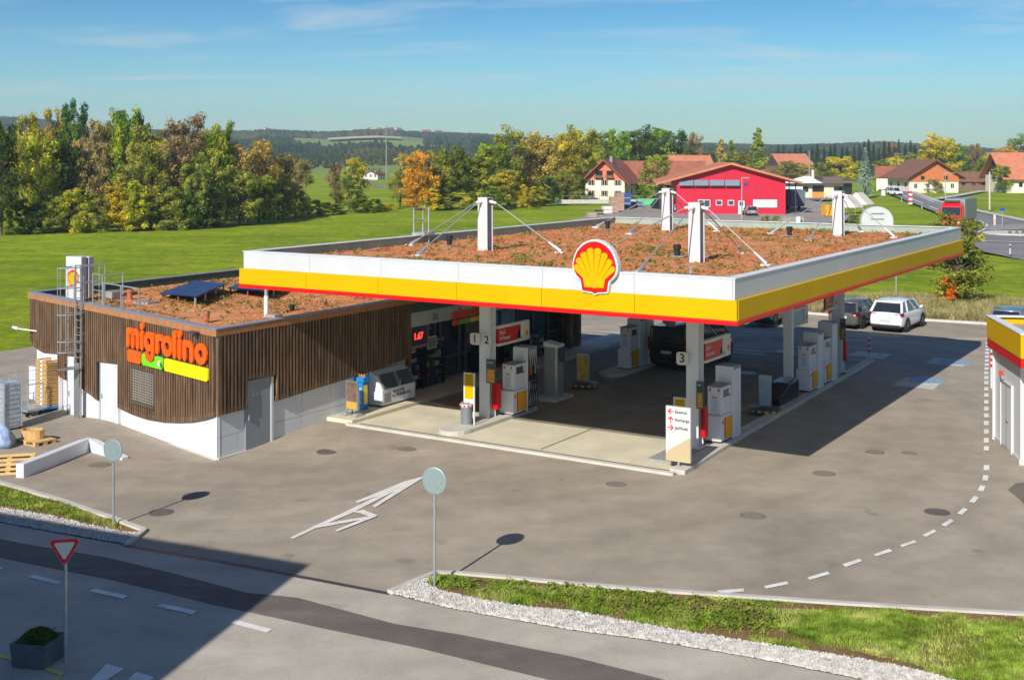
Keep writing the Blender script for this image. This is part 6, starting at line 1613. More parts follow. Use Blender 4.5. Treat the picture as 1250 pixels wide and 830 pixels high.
# tan field on the far slope
def hillpatch(name, pxs, mat, off=.8):
    mb = MB(); rows = []
    for px, t0, t1 in pxs:
        r = []
        for k in range(5):
            t_ = t0+(t1-t0)*k/4; z, y = hz_fn(px, t_); r.append(mb.P(((px-CX)/FOC*y, y, z+off+3.2)))
        rows.append(r)
    for a, b in zip(rows, rows[1:]):
        for k in range(4): mb.f.append([a[k], b[k], b[k+1], a[k+1]])
    o = mb.build(name, mat); o['kind'] = 'structure'
hillpatch('ploughed_field', [(400, .63, .70), (430, .62, .70), (460, .62, .69), (490, .62, .66)], M('stubble', srgb(204, 176, 138), .9, .1, .01, coord='World'))
# houses far on the hill top and in the dip
def house(loc, yaw, w, d, hw_, hr, wallm, roofm, label, name='house', windows=True, ov=.5, group='far houses', gable=None, wall_name='wall', rows=2, cols_=3, trim=None):
    t = empty(name, loc, yaw, label, 'house', group)
    MB().box(-w/2, w/2, -d/2, d/2, -1, hw_).build(wall_name, wallm, t)
    # gable ends face -y / +y, ridge along y
    MB().vprism([(-w/2, hw_), (w/2, hw_), (0, hr-.1)], -d/2, d/2).build('gable', gable or wallm, t)
    sl_ = (hr-hw_)/(w/2); e = ov; mb = MB()
    for s_ in (-1, 1):
        mb.vprism([(0, hr), (s_*(w/2+e), hw_-sl_*e), (s_*(w/2+e), hw_-sl_*e+.25), (0, hr+.28)], -d/2-ov, d/2+ov)
    mb.build('roof', roofm, t)
    if windows:
        rw = random.Random(int(w*10))
        for r_ in range(rows):
            for c_ in range(cols_):
                x = -w/2+w*(c_+.5)/cols_; z = .9+r_*2.3
                wn = MB().box(x-.4, x+.4, -d/2-.04, -d/2-.005, z, z+1.15).build('window', glass, t)
                mb = MB(); mb.box(x-.04, x+.04, -d/2-.055, -d/2-.041, z, z+1.15); mb.box(x-.44, x+.44, -d/2-.07, -d/2-.041, z-.08, z); mb.build('window_frame', whitep, wn)
                if trim:
                    mb = MB(); mb.box(x-.78, x-.42, -d/2-.08, -d/2-.005, z-.02, z+1.17); mb.box(x+.42, x+.78, -d/2-.08, -d/2-.005, z-.02, z+1.17); mb.build('shutter', trim, wn)
        for c_ in range(3):
            y = -d/2+d*(c_+.5)/3
            for s_ in (-1, 1): MB().box(s_*w/2-.03, s_*w/2+.03, y-.5, y+.5, 1.2, 2.4).build('side_window', glass, t)
    return t
for i, (px, t_, s_) in enumerate([(443, .97, 1.0), (452, .96, 1.2), (463, .98, .9), (475, .96, 1.1), (520, .95, 1.2), (535, .96, 1.0), (486, .95, 1.0), (325, .97, .9)]):
    z, y = hz_fn(px, t_); house(((px-CX)/FOC*y, y, z+9), .4*i, 12*s_, 14*s_, 5, 9, plaster, tilered, ORD[i]+' pale house from the left on the far wooded ridge' if i != 7 else 'lone pale house at the left end of the far wooded ridge', windows=False)
def gx(px, by): d = FOC*CAMH/(by-HZ); return Vector(((px-CX)/FOC*d, d, 0))
house(gx(449, 218), .5, 7, 14, 1.8, 3.6, plaster, tilered, 'low pale farm building beside the winding lane left of the canopy', group='farm buildings by the lane')
house(gx(458, 219), -.3, 6, 9, 1.8, 3.2, plaster, tilebr, 'second low pale building beside the winding lane', group='farm buildings by the lane')
sheet('lane', [(p.x, p.y) for p in [gx(440, 217), gx(452, 220), gx(456, 224), (gx(475, 229)), gx(468, 230.5), gx(450, 225), gx(446, 221)]], asph_far, -.02)
o = empty('lattice_pole', gx(471.5, 219), 0, 'tall slim pole in the valley left of the orange tree', 'pole'); MB().tube((0, 0, 0), (0, 0, 21.5), .3, .12, 8).build('mast', concg, o); MB().box(-1.2, 1.2, -.1, .1, 20, 20.25).build('crossarm', dark, o)
# ================================================================= FARMHOUSE
k = 14250/54.6
fc = gx(730, 244.6); yawf = R(24)
t = house(fc+Vector((3.5, 6, 0)), R(-17), 8.6, 15, 4.4, 8.4, plaster, tilered, 'white farmhouse with orange gable, shutters and broad tiled roof', 'farmhouse', ov=1.3, group=None, gable=M('salmon gable', srgb(226, 118, 84), .7, .08, 1), trim=M('khaki shutter', srgb(150, 128, 92), .7, .1, 4))
for x in (-1.2, 1.2):
    w_ = MB().box(x-.75, x+.75, -7.56, -7.505, 5.0, 6.3 if abs(x) < 1.3 else 6).build('window', glass, t); MB().box(x-.85, x+.85, -8.2, -7.57, 4.7, 4.8).build('balcony', tilebr, w_); MB().box(x-.85, x+.85, -8.22, -8.16, 4.8, 5.3).build('balcony_rail', tilebr, w_)
MB().box(.3, .9, -4, -3.4, 7.5, 9.3).build('chimney', concg, t)
MB().box(1.2, 2.0, -5, -4.2, 7.3, 7.5).build('roof_hatch', greyglass, t)
b = house(fc+Vector((13, 15, 0)), R(-96), 11, 22, 3.8, 8.0, tilebr, tilered, 'long tiled barn joined to the right of the farmhouse', 'barn', ov=1.0, group=None, windows=True, rows=1, gable=tilebr)
b = house(gx(838, 236), R(-80), 12, 10, 5.0, 9.3, tilebr, tileor, 'dark timber house with orange roof left behind the red hall', 'timber_house', ov=1.2, group=None, gable=M('dark timber', srgb(74, 56, 48), .8, .2, 2))
t = empty('garden_wall', gx(677, 249), R(8), 'low pale wall with fence rail in front of the farmhouse', 'wall')
MB().box(0, 20, -.1, .1, 0, .8).build('wall', conc2, t); mb = MB()
for i in range(14): mb.box(i*1.5, i*1.5+.06, -.03, .03, .8, 1.5)
mb.box(0, 20, -.03, .03, 1.501, 1.56); mb.build('railing', greym, t)
# ================================================================= GRAVEL YARD, RED HALL
yard = sheet('gravel_yard', [(p.x, p.y) for p in [gx(a, b) for a, b in [(700, 268), (745, 257), (783, 250.5), (830, 245), (985, 244), (1005, 247), (1030, 256), (1042, 268), (1000, 274), (960, 272), (860, 276), (700, 300), (690, 278)]]], yardm, .0)
sheet('yard_apron', [(p.x, p.y) for p in [gx(a, b) for a, b in [(956, 241.5), (1045, 240.8), (1035, 244), (960, 244.2)]]], asph_far, .0)
redw = M('red sheet wall', srgb(196, 20, 52), .55, .08, .5)
h0 = gx(826, 261); h1 = gx(954, 260.5); wv = (h1-h0); wl_ = wv.length; wa = atan2(wv.y, wv.x)
t = empty('red_hall', h0, wa-R(10), 'bright red metal-clad hall with low pitched orange roof beyond the canopy', 'hall')
ez, az = 5.6, 8.0; ap_ = wl_*.5
MB().vprism([(0, 0), (wl_, 0), (wl_, ez+.1), (ap_, az), (0, ez+.1)], 0, 26).build('wall', redw, t)
mb = MB()
for i in range(1, 30): x = wl_*i/30; mb.box(x-.03, x+.03, -.05, -.005, .1, min(ez+.1+(az-ez)*(1-abs(x-ap_)/ap_)-.1, az)-.02)
mb.build('wall_rib', redw, t)
mb = MB(); e = 2.6; sl_ = (az-ez)/ap_
for s_ in (-1, 1):
    xe = -e-.8 if s_ < 0 else wl_+e; mb.vprism([(ap_, az), (xe, az-sl_*abs(xe-ap_)), (xe, az-sl_*abs(xe-ap_)+.35), (ap_, az+.35)], -1.2, 27)
mb.build('roof', tileor, t)
mb = MB()
for x in (-e+.3, wl_+e-1): 
    for y in (0, 8, 16, 25): mb.box(x-.08, x+.08, y-.08, y+.08, 0, az-sl_*abs(x-ap_))
mb.build('roof_post', dark, t)
def hw(px): return (px-826)/128*wl_
def hz__(py): return CAMH-(py-HZ)*h0.y/FOC
for i in range(4):
    x0 = hw(828.5)+i*(hw(901)-hw(828.5))/4; x1 = x0+(hw(901)-hw(828.5))/4-.15
    T = Matrix.Translation((x0, -.06, hz__(220))) @ Matrix.Rotation(R(-38), 4, 'X')
    MB(T).box(0, x1-x0, -.05, .03, -1.15, 0).build('awning_panel', M('awning grey blue', srgb(120, 134, 146), .3, .1, 2) if i == 0 else bpy.data.materials['awning grey blue'], t)
for (a, b_, c, d) in [(852, 858, 244.6, 252), (858.6, 865, 244.6, 252), (873, 879, 245, 250), (887, 893, 245, 250)]:
    w_ = MB().box(hw(a), hw(b_), -.08, -.055, hz__(d), hz__(c)).build('window', greyglass, t)
    mb = MB(); x0, x1, z0, z1 = hw(a), hw(b_), hz__(d), hz__(c); mb.box(x0-.1, x0, -.12, -.055, z0-.1, z1+.1); mb.box(x1, x1+.1, -.12, -.055, z0-.1, z1+.1); mb.box(x0, x1, -.12, -.055, z1, z1+.1); mb.box(x0, x1, -.12, -.055, z0-.1, z0); mb.build('window_frame', whitep, w_)
d_ = MB().box(hw(898.5), hw(906), -.09, -.055, 0, hz__(245)).build('door', whitep, t); MB().box(hw(900), hw(904.5), -.11, -.091, hz__(251), hz__(246)).build('door_pane', greyglass, d_)
MB().box(hw(916), hw(944), -.12, -.055, hz__(253), hz__(243.5)).build('white_panel', whitep, t)
MB().box(hw(905), hw(910), -.12, -.055, hz__(226), hz__(223)).build('wall_sign', M('blue sign', srgb(52, 60, 130), .5, .1, 3), t)
# cars at the hall
car('grey_hatchback', gx(915.5, 263), R(90), paintm('car silver', srgb(150, 150, 150), .4), 4.3, 1.8, 1.5, 'hatch', 'silver-grey car parked in front of the red hall door')
car('rally_car', gx(831.5, 259), R(70), paintm('car blue white', srgb(150, 180, 205), 0), 4.0, 1.7, 1.4, 'hatch', 'pale blue and white car at the left end of the red hall')
car('dark_suv', gx(805, 255), R(110), paintm('car black', srgb(26, 28, 30), .3), 4.4, 1.8, 1.7, 'suv', 'black off-road car parked left of the red hall')
car('red_car', gx(989, 240), R(175), paintm('car red', srgb(190, 24, 30), .1), 4.4, 1.75, 1.4, 'hatch', 'red car parked in front of the flat white office')
# box trailer
p = gx(974, 257); t = empty('box_trailer', p, R(-4), 'dark grey box trailer standing right of the red hall', 'trailer')
MB().box(-1.25, 1.25, 0, 7, .9, 3.5).build('box', M('trailer grey', srgb(92, 104, 112), .5, .1, 1), t)
mb = MB(); mb.box(-.02, .02, -.02, -.002, .95, 3.4); mb.box(-1.25, 1.25, -.03, -.002, .9, 1.0); mb.build('door_seam', dark, t)
mb = MB()
for x in (-1.0, 1.0):
    for y in (4.5, 5.6): mb.tube((x-.13, y, .45), (x+.13, y, .45), .45, n=14)
mb.build('wheel', rubber, t); MB().box(-1.1, 1.1, .1, 6.9, .7, .899).build('chassis', dark, t)
# white office
p = gx(955, 241.5); d = p.y; kpx = d/FOC
t = empty('flat_office', p, R(0), 'low white and cream office building with dark flat roof and orange door', 'office')
wd_ = 85*kpx; crm = M('cream wall', srgb(214, 206, 178), .7, .06, .5)
MB().box(0, wd_, 0, 14, 0, 3.3).build('wall', crm, t)
mb = MB(); mb.box(-2, wd_+1.5, -1.5, 15, 3.301, 3.75); mb.box(wd_*.62, wd_*.9, 2, 10, 3.76, 4.6); mb.build('roof', M('office roof', srgb(110, 96, 88), .8, .1, 1), t)
MB().vprism([(-1.5, 3.3), (wd_*.55, 3.3), (wd_*.36, 4.9), (wd_*.3, 4.9)], -1.9, -1.5).build('white_canopy_board', whitep, t)
for a in (.16, .27, .74, .82): MB().box(wd_*a, wd_*a+1.6, -.05, -.005, 1.3, 2.5).build('window', glass, t)
MB().box(wd_*.43, wd_*.43+2.6, -.06, -.005, 0, 1.3).build('door', M('orange door', srgb(214, 140, 56), .6, .1, 3), t); MB().box(wd_*.43, wd_*.43+2.6, -.06, -.005, 1.31, 2.7).build('door_glass', glass, t)
MB().box(wd_*.88, wd_, -.08, -.005, .4, 3.2).build('corner_glazing', glass, t)
mb = MB(); mb.tube((wd_*.5, 4, 3.7), (wd_*.5, 4, 6.2), .3, n=8); mb.build('chimney', whitep, t)
o = MB().box(-6, 5, -.15, .15, 0, 2.6).build('white_wall', whitep, loc=gx(956, 242.5)+Vector((-.4, 1.2, 0))); tag(o, 'white wall panel between the red hall and the office', 'wall')
house(gx(963, 217), R(-70), 12, 16, 5, 10, tilebr, tileor, 'orange roofed farmhouse seen above the right slope of the red hall roof', group='orange roofed houses', gable=bpy.data.materials['dark timber'])
house(gx(975, 214), R(10), 10, 14, 5.5, 9, plaster, tilered, 'smaller orange roofed house right behind the red hall', group='orange roofed houses')
# yellow container, tents, arched end wall
p = gx(1013, 264.5); o = empty('skip_container', p, R(5), 'yellow container with dark slanted stripe near the tents', 'container'); MB().box(-.65, .65, 0, 2.2, .1, 1.75).build('body', amber, o, bevel=.03); MB().vprism([(-.3, .2), (-.1, .2), (.35, 1.7), (.1, 1.7)], -.01, -.002).build('stripe', M('olive stripe', srgb(110, 96, 30), .6, .1, 3), o)
tm = M('tent canvas', srgb(226, 216, 196), .7, .08, 1)
for i, (px, by, s_, lb) in enumerate([(1035, 262, 1.0, 'left ridge of the pale canvas tents beyond the canopy'), (1049, 258, 1.0, 'right ridge of the pale canvas tents beyond the canopy')]):
    t = empty('canvas_tent', gx(px, by), R(-35), lb, 'tent', 'canvas tents')
    mb = MB(); mb.loft([[(-2, -2, 1.2), (2, -2, 1.2), (2, 2, 1.2), (-2, 2, 1.2)], [(-.1, -1.6, 3.2), (.1, -1.6, 3.2), (.1, 1.6, 3.2), (-.1, 1.6, 3.2)]]); mb.build('canvas', tm, t)
    mb = MB()
    for x in (-1.9, 1.9):
        for y in (-1.9, 1.9): mb.tube((x, y, 0), (x, y, 1.25), .05, n=6)
    mb.build('tent_pole', galv, t)
p = gx(1071, 279); t = empty('arched_store', p, R(-3), 'round-topped white store end with two dark rails behind the canopy corner', 'store')
pts = [(2.05*cos(a), 1.0+1.85*sin(a)) for a in [pi*i/20 for i in range(21)]]+[(-2.05, 0), (2.05, 0)]
MB().vprism(pts, 0, 1.0).build('shell', white, t); mb = MB(); mb.box(-.85, .85, -.12, -.0, 1.9, 2.0); mb.box(-.85, .85, -.12, 0, 1.2, 1.3); mb.build('rail', greym, t)
# wall blocks, plinth, shrubs by the yard
p = gx(950, 272); o = MB().box(0, 3.6, -.2, .2, 0, .85).build('block_wall', concg, loc=p); tag(o, 'short grey concrete block wall at the yard edge', 'wall')
p = gx(974.5, 272.5); o = MB().lathe([(.35, 0), (.35, .85), (.3, .9)], n=14).build('white_post', whitep, loc=p); tag(o, 'stout white round post right of the block wall', 'post')
for px, lb in [(935, 'scrubby dry bush left of the grey block wall'), (948, 'scrubby dry bush against the grey block wall'), (1040, 'flowering scrub below the canvas tents'), (1048, 'leafy scrub beside the white arched store')]:
    plant(px, 274, 262, 16, 'olive', 'bush', lb, 'scrub along the yard edge')
# clutter of pallets left of the hall
def stackbox(px, by, wpx, hpx, mat, label, dz=0):
    p = gx(px, by); k = p.y/FOC; t = empty('goods_stack', p, R(12), label, 'stack', 'stacked goods on the gravel yard')
    n = max(2, int(hpx*k/.8))
    for i in range(n): MB().box(-wpx*k/2, wpx*k/2, -.8, .8, i*hpx*k/n+.1, (i+1)*hpx*k/n-.06).build('bale', mat, t)
    mb = MB()
    for i in range(n): mb.box(-wpx*k/2, wpx*k/2, -.82, .82, i*hpx*k/n-.05, i*hpx*k/n+.09)
    mb.build('pallet', pal, t)
grb = M('pink grey bricks', srgb(168, 140, 126), .8, .2, 1); blb = M('blue crates', srgb(48, 88, 150), .6, .2, 2)
stackbox(722, 264.5, 10, 6, concg, 'low grey stack at the left end of the stored goods'); stackbox(731, 263, 8, 7, dark, 'low dark stack beside the leftmost grey stack'); stackbox(741, 260.5, 10, 9, whitep, 'white wrapped stack in front of the farmhouse'); stackbox(749, 259, 9, 19, grb, 'tall pinkish brick stack in front of the farmhouse'); stackbox(756, 256.5, 9, 21, grb, 'tallest pinkish brick stack beside the blue crates'); stackbox(764, 255, 9, 20, blb, 'tall stack of blue crates right of the brick stacks'); stackbox(776, 254, 14, 8, blb, 'low heap of blue goods left of the green skips')
gsk = M('green skip', srgb(108, 196, 132), .5, .1, 1)
for px, lb in [(786, 'left pale green open skip beside the blue goods'), (799, 'right pale green open skip beside the black car')]:
    p = gx(px, 251); t = empty('open_skip', p, R(5), lb, 'skip', 'pale green skips'); MB().loft([[(-1.1, -.9, .1), (1.1, -.9, .1), (1.1, .9, .1), (-1.1, .9, .1)], [(-1.5, -1, 1.3), (1.5, -1, 1.3), (1.5, 1, 1.3), (-1.5, 1, 1.3)]]).build('tub', gsk, t)
# ================================================================= ROAD TO THE RIGHT
rd = sheet('country_road', [(p.x, p.y) for p in [gx(a, b) for a, b in [(1066, 229), (1096, 229), (1140, 246), (1192, 259), (1250, 271), (1360, 290), (1360, 332), (1250, 313), (1201, 305.6), (1190, 300), (1183, 288), (1172, 275), (1140, 258)]]], asph_far, .0)
def gstrip(pts, w, name, mat, par, off): return strip([gx(*p) for p in pts], w, name, mat, par, off)
for a in [[(1081, 229.5), (1092, 234)], [(1096, 236), (1108, 241)], [(1113, 243.2), (1126, 248.4)], [(1134, 252), (1150, 258)]]: gstrip(a, .35, 'centre_dash', paintw, rd, .05)
gstrip([(1098, 230.2), (1140, 247.3), (1192, 260.5)], .3, 'edge_line', paintw, rd, .05); gstrip([(1196, 270), (1205, 275), (1203, 280), (1192, 285)], .3, 'edge_line', paintw, rd, .06)
gstrip([(1100, 228.5), (1142, 245), (1195, 257.5), (1250, 269), (1340, 284)], 1.6, 'footpath', conc2, None, .04)['kind'] = 'structure'
gstrip([(1142, 243), (1170, 238.5), (1200, 233)], 2.4, 'field_path', conc2, None, .03)['kind'] = 'structure'
gstrip([(1187, 294), (1250, 296), (1340, 300)], .8, 'edge_line', conc2, rd, .05)
isl = []
for i in range(24): a = 2*pi*i/24; isl.append((gx(1246, 285.5).x+5.5*cos(a)*.8, gx(1246, 285.5).y+4.2*sin(a)))
slab('traffic_island', isl, .15, M('island gravel', srgb(206, 200, 188), .9, .15, 1, fine=.2)); slab('traffic_island', [(p.x, p.y) for p in [gx(1196, 279.5), gx(1215, 275.5), gx(1262, 274.5), gx(1255, 279.5), gx(1215, 281)]], .15, concg)
for i, px in enumerate((1233, 1241, 1249)): plant(px, 286.5, 281, 6, 'olive', 'bush', ORD[i]+' small planting from the left on the roundabout gravel', 'plantings on the roundabout')
def lamp(px, by, ty, label, arm=1.4, double=False):
    p = gx(px, by); h = (by-ty)*p.y/FOC; t = empty('street_lamp', p, 0, label, 'street lamp', 'street lamps')
    MB().tube((0, 0, 0), (0, 0, h), .11, .06, 8).build('pole', galv, t); mb = MB(); mb.box(-.0 if not double else -arm, arm, -.12, .12, h-.05, h+.1); mb.build('lamp_head', galv, t)
lamp(1154, 247, 211.5, 'street lamp with short arm beside the red lorry', 2.0); lamp(1096.6, 222, 188, 'tall street lamp left of the brown roofed house', 1.2, True); lamp(1131, 222, 188, 'tall street lamp rising behind the brown roofed house', 1.0, True)
lamp(905.5, 268, 217.5, 'yard lamp in front of the red hall', 1.1); lamp(1124.5, 224, 190, 'dim thin lamp just left of the one behind the brown roof', .8)
p = gx(1208, 256); o = MB().tube((0, 0, 0), (0, 0, 46*p.y/FOC), .16, .12, 8).build('utility_pole', conc2, loc=p); tag(o, 'plain pale utility pole on the lawn right of the lorry', 'pole')
p = gx(988, 230); o = MB().tube((0, 0, 0), (0, 0, 46*p.y/FOC), .25, .12, 8).build('utility_pole', concg, loc=p); tag(o, 'slim grey utility pole behind the white office', 'pole')
p = gx(1094, 366); t = empty('lamp_pole', p, 0, 'thin grey pole behind the parked white suv', 'pole'); MB().tube((0, 0, 0), (0, 0, 2.6), .05, n=8).build('pole', galv, t)
# signs by the road
p = gx(1223.5, 278); k = p.y/FOC; t = empty('direction_sign', p, 0, 'small blue sign on a grey post by the roundabout', 'road sign'); MB().tube((0, 0, 0), (0, 0, 23*k), .05, n=8).build('post', galv, t); MB().box(-.3, .3, -.08, -.05, 20.5*k, 24*k).build('plate', M('traffic blue', srgb(20, 70, 190), .4, .05, 2), t)
p = gx(1214, 276.5); k = p.y/FOC; t = empty('hazard_marker', p, 0, 'yellow and grey banded marker at the tip of the traffic island', 'marker'); MB().box(-.12, .12, -.05, .05, 0, 14*k).build('panel', whitep, t); mb = MB()
for i in range(3): mb.box(-.13, .13, -.06, -.051, (.5+i*3.0)*k, (2.1+i*3.0)*k)
mb.build('yellow_band', M('signal orange', srgb(240, 150, 30), .5, .05, 2), t)
p = gx(1111, 249.5); k = p.y/FOC; t = empty('speed_camera_post', p, 0, 'red and white banded square post beside the road', 'marker'); MB().box(-.35, .35, -.3, .3, 0, 17*k).build('post', white, t); mb = MB()
for z in (2.5, 8, 13.5): mb.box(-.36, .36, -.31, .31, z*k, (z+2.2)*k)
mb.build('red_band', redp, t)
p = gx(1078, 239); k = p.y/FOC; t = empty('white_cabinet', p, 0, 'small white roadside cabinet right of the silver spruce', 'cabinet'); MB().box(-.45, .45, -.3, .3, 0, 6.5*k).build('body', whitep, t, bevel=.03); MB().box(-.5, .5, -.35, .35, 6.5*k, 6.9*k).build('cap', greym, t)
p = gx(1084, 228); k = p.y/FOC; t = empty('road_billboard', p, 0, 'pale turquoise road sign board left of the brown roofed house', 'road sign'); MB().box(-1.6, 1.6, -.06, 0, 6*k, 13*k).build('board', M('turquoise board', srgb(120, 196, 206), .5, .05, 1), t); mb = MB(); mb.tube((-1.2, .05, 0), (-1.2, .05, 12*k), .08); mb.tube((1.2, .05, 0), (1.2, .05, 12*k), .08); mb.build('post', galv, t)
for px, by, ty, lb in [(1233, 310, 298, 'white delineator post at the lower road edge'), (1125.5, 255, 249, 'white delineator post left of the road near the lorry'), (1100.5, 246, 241, 'white delineator post left of the road beside the banded post')]:
    p = gx(px, by); h = (by-ty)*p.y/FOC; t = empty('delineator_post', p, 0, lb, 'road marker', 'delineator posts'); MB().tube((0, 0, 0), (0, 0, h), .08, .06, 8).build('post', white, t); MB().tube((0, 0, h*.62), (0, 0, h*.8), .085, n=8).build('black_band', black, t)
# houses by the road
t = house(gx(1126, 233), R(6), 13.5, 14, 4.2, 8.2, plaster, tilebr, 'brown roofed house with wide orange timber gable beside the road', 'gabled_house', group=None, ov=1.6, gable=M('orange timber', srgb(196, 116, 66), .8, .1, 2), rows=1, cols_=4)
MB().box(-6.8, 6.8, -7.15, -7.0, 2.6, 4.3).build('timber_front', bpy.data.materials['orange timber'], t)
for x in (-3.2, 3.2): MB().box(x-.5, x+.5, -7.2, -7.155, 3.1, 4.1).build('window', glass, t)
house(gx(1098, 231), R(70), 9, 12, 3.6, 6.2, plaster, tilered, 'low orange roofed wing left of the brown roofed house', 'house_wing', group=None, windows=False)
house(gx(1184, 231), R(86), 7, 8.5, 2.4, 4.6, M('shed wood', srgb(120, 96, 78), .8, .2, 2), tilebr, 'small brown shed between the brown roofed house and big barn', 'shed', group=None, rows=1, cols_=2)
house(gx(1266, 233), R(88), 16, 22, 4.2, 10, plaster, tileor, 'big barn with high orange tiled roof at the right edge', 'barn', group=None, ov=1.5, rows=1, gable=bpy.data.materials['dark timber'])
# ================================================================= LORRY, FAR CAR
p = gx(1161, 279); t = empty('lorry', p, -R(31), 'red-cabbed lorry with grey box body on the road beyond the lone tree', 'lorry')
cr_ = paintm('lorry red', srgb(222, 22, 30), 0); hx = 1.25
cab = MB().loft([[(-hx, 0, .45), (hx, 0, .45), (hx, 2.2, .45), (-hx, 2.2, .45)], [(-hx, -.03, 1.6), (hx, -.03, 1.6), (hx, 2.2, 1.6), (-hx, 2.2, 1.6)], [(-hx*.96, .18, 2.9), (hx*.96, .18, 2.9), (hx*.97, 2.2, 2.95), (-hx*.97, 2.2, 2.95)], [(-hx*.9, .6, 3.4), (hx*.9, .6, 3.4), (hx*.9, 2.15, 3.4), (-hx*.9, 2.15, 3.4)]]).build('cab', cr_, t, bevel=.06)
MB().loft([[(-hx*.93, -.05, 1.7), (hx*.93, -.05, 1.7), (hx*.93, .05, 1.7), (-hx*.93, .05, 1.7)], [(-hx*.9, .12, 2.75), (hx*.9, .12, 2.75), (hx*.9, .2, 2.75), (-hx*.9, .2, 2.75)]]).build('windscreen', glass, cab)
for s_ in (-1, 1): MB().box(s_*hx-.02, s_*hx+.02, .5, 1.5, 1.7, 2.6).build('side_window', glass, cab); MB().box(s_*(hx+.22)-.1, s_*(hx+.22)+.1, -.05, .15, 1.7, 2.6).build('mirror', cr_, cab, bevel=.03); MB().box(s_*.9-.2, s_*.9+.2, -.06, .05, .6, .85).build('headlight', white, cab)
mb = MB()
for i in range(4): mb.box(-.9, .9, -.07, -.03, .95+i*.15, 1.02+i*.15)
mb.build('grille', dark, cab); MB().box(-hx, hx, -.1, .2, .3, .58).build('bumper', cr_, cab); MB().box(-.9, .9, .3, 1.4, 3.41, 3.6).build('roof_unit', dark, cab)
MB().box(-1.28, 1.28, 2.5, 10.5, 1.0, 3.75).build('box_body', M('lorry box grey', srgb(150, 150, 146), .45, .2, .4, metal=.3), t, bevel=.04)
MB().box(-.5, .5, 1, 10.3, .6, .99).build('chassis', dark, t)
for s_ in (-1, 1):
    for y in (1.1, 7.4, 8.7):
        m_ = MB(); m_.tube((s_*1.2, y, .5), (s_*.9, y, .5), .5, n=18); w_ = m_.build('wheel', rubber, t); m_ = MB(); m_.tube((s_*1.215, y, .5), (s_*1.1, y, .5), .28, n=14); m_.build('rim', galv, w_)
t = car('white_van', gx(1092.5, 238.5), R(-75), pw_, 4.6, 1.9, 1.9, 'suv', 'white car coming along the road between cabinet and banded post')
# ================================================================= AIR
lo_x, hi_x = -2200, 2400
hv = MB().box(lo_x, hi_x, -80, 3700, -2, 130).build('haze', M('haze tmp', (1, 1, 1)))
hv['kind'] = 'stuff'; hm_ = bpy.data.materials.new('air'); hm_.use_nodes = True; ntt = hm_.node_tree; ntt.nodes.remove(ntt.nodes['Principled BSDF'])
pv = ntt.nodes.new('ShaderNodeVolumePrincipled'); pv.inputs['Density'].default_value = .0002; pv.inputs['Color'].default_value = (.72, .86, 1.0, 1); pv.inputs['Anisotropy'].default_value = .1
ntt.links.new(pv.outputs[0], ntt.nodes['Material Output'].inputs['Volume']); hv.data.materials.clear(); hv.data.materials.append(hm_)
# ================================================================= LIGHT, SKY, CAMERA
w = bpy.data.worlds.new('World'); scene.world = w; w.use_nodes = True
nt = w.node_tree; bg = nt.nodes['Background']
EL = R(31.5); sun_dir = Vector((-.43, -.90, 0)).normalized()
sky = nt.nodes.new('ShaderNodeTexSky'); sky.sky_type = 'NISHITA'; sky.sun_disc = False; sky.sun_elevation = EL
sky.sun_rotation = atan2(sun_dir.x, sun_dir.y)
sky.air_density = 1.0; sky.dust_density = .3; sky.ozone_density = 1.6
tc = nt.nodes.new('ShaderNodeTexCoord')
sep = nt.nodes.new('ShaderNodeSeparateXYZ'); nt.links.new(tc.outputs['Generated'], sep.inputs[0])
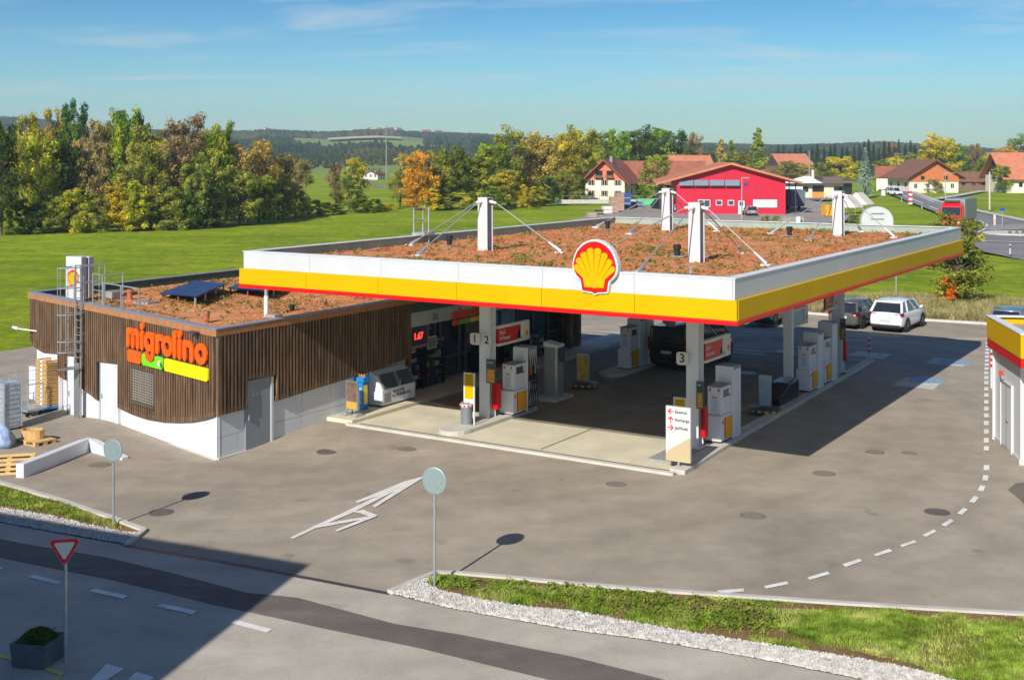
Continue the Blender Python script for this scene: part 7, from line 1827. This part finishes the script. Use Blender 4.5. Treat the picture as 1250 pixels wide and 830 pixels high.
# thin cirrus: direction divided by height, so the streaks lie on a layer high above
mx = nt.nodes.new('ShaderNodeMath'); mx.operation = 'ADD'; nt.links.new(sep.outputs['Z'], mx.inputs[0]); mx.inputs[1].default_value = .06
dv = nt.nodes.new('ShaderNodeVectorMath'); dv.operation = 'DIVIDE'; nt.links.new(tc.outputs['Generated'], dv.inputs[0])
cb_ = nt.nodes.new('ShaderNodeCombineXYZ'); [nt.links.new(mx.outputs[0], cb_.inputs[i]) for i in range(3)]; nt.links.new(cb_.outputs[0], dv.inputs[1])
mp = nt.nodes.new('ShaderNodeMapping'); mp.inputs['Rotation'].default_value = (0, 0, R(14)); mp.inputs['Scale'].default_value = (.55, 1.25, 1); mp.inputs['Location'].default_value = (3.1, 1.2, 0); nt.links.new(dv.outputs[0], mp.inputs['Vector'])
n1 = tex(nt, .9, 9, .62, vec=mp.outputs['Vector']); n1.inputs['Distortion'].default_value = .7
cr = ramp(nt, n1.outputs['Fac'], [(.49, (0, 0, 0)), (.76, (.7,)*3)])
hsv = nt.nodes.new('ShaderNodeHueSaturation'); hsv.inputs['Saturation'].default_value = 1.35; nt.links.new(sky.outputs[0], hsv.inputs['Color'])
tr_ = ramp(nt, sep.outputs['Z'], [(0.0, (.52, .78, .92)), (.03, (.49, .76, .92)), (.15, (.22, .48, .70)), (1.0, (.24, .50, .78))])
tint = mixc(nt, hsv.outputs[0], tr_.outputs['Color'], 1.0, 'MULTIPLY')
cl = mixc(nt, tint, (5.2, 5.9, 6.1), cr.outputs['Color'])
nt.links.new(cl, bg.inputs['Color']); bg.inputs['Strength'].default_value = .086
sl = bpy.data.lights.new('sun', 'SUN'); sl.energy = 4.0; sl.angle = R(.5); sl.color = (1.0, .96, .90)
so = bpy.data.objects.new('sun', sl); col.objects.link(so)
sv = Vector((sun_dir.x*cos(EL), sun_dir.y*cos(EL), sin(EL)))
so.rotation_euler = sv.to_track_quat('Z', 'Y').to_euler()
cam = bpy.data.cameras.new('camera'); co = bpy.data.objects.new('camera', cam); col.objects.link(co)
co.location = (0, 0, CAMH); co.rotation_euler = (R(90), 0, 0)
cam.sensor_width = 36; cam.lens = 36*FOC/1250; cam.shift_y = (HZ-415)/1250; cam.clip_end = 12000; cam.clip_start = .2
scene.camera = co
scene.view_settings.view_transform = 'Standard'; scene.view_settings.look = 'None'; scene.view_settings.gamma = 1; scene.view_settings.exposure = 0.58
scene.view_settings.use_curve_mapping = False
scene.cycles.max_bounces = 6; scene.cycles.diffuse_bounces = 3; scene.cycles.transparent_max_bounces = 6
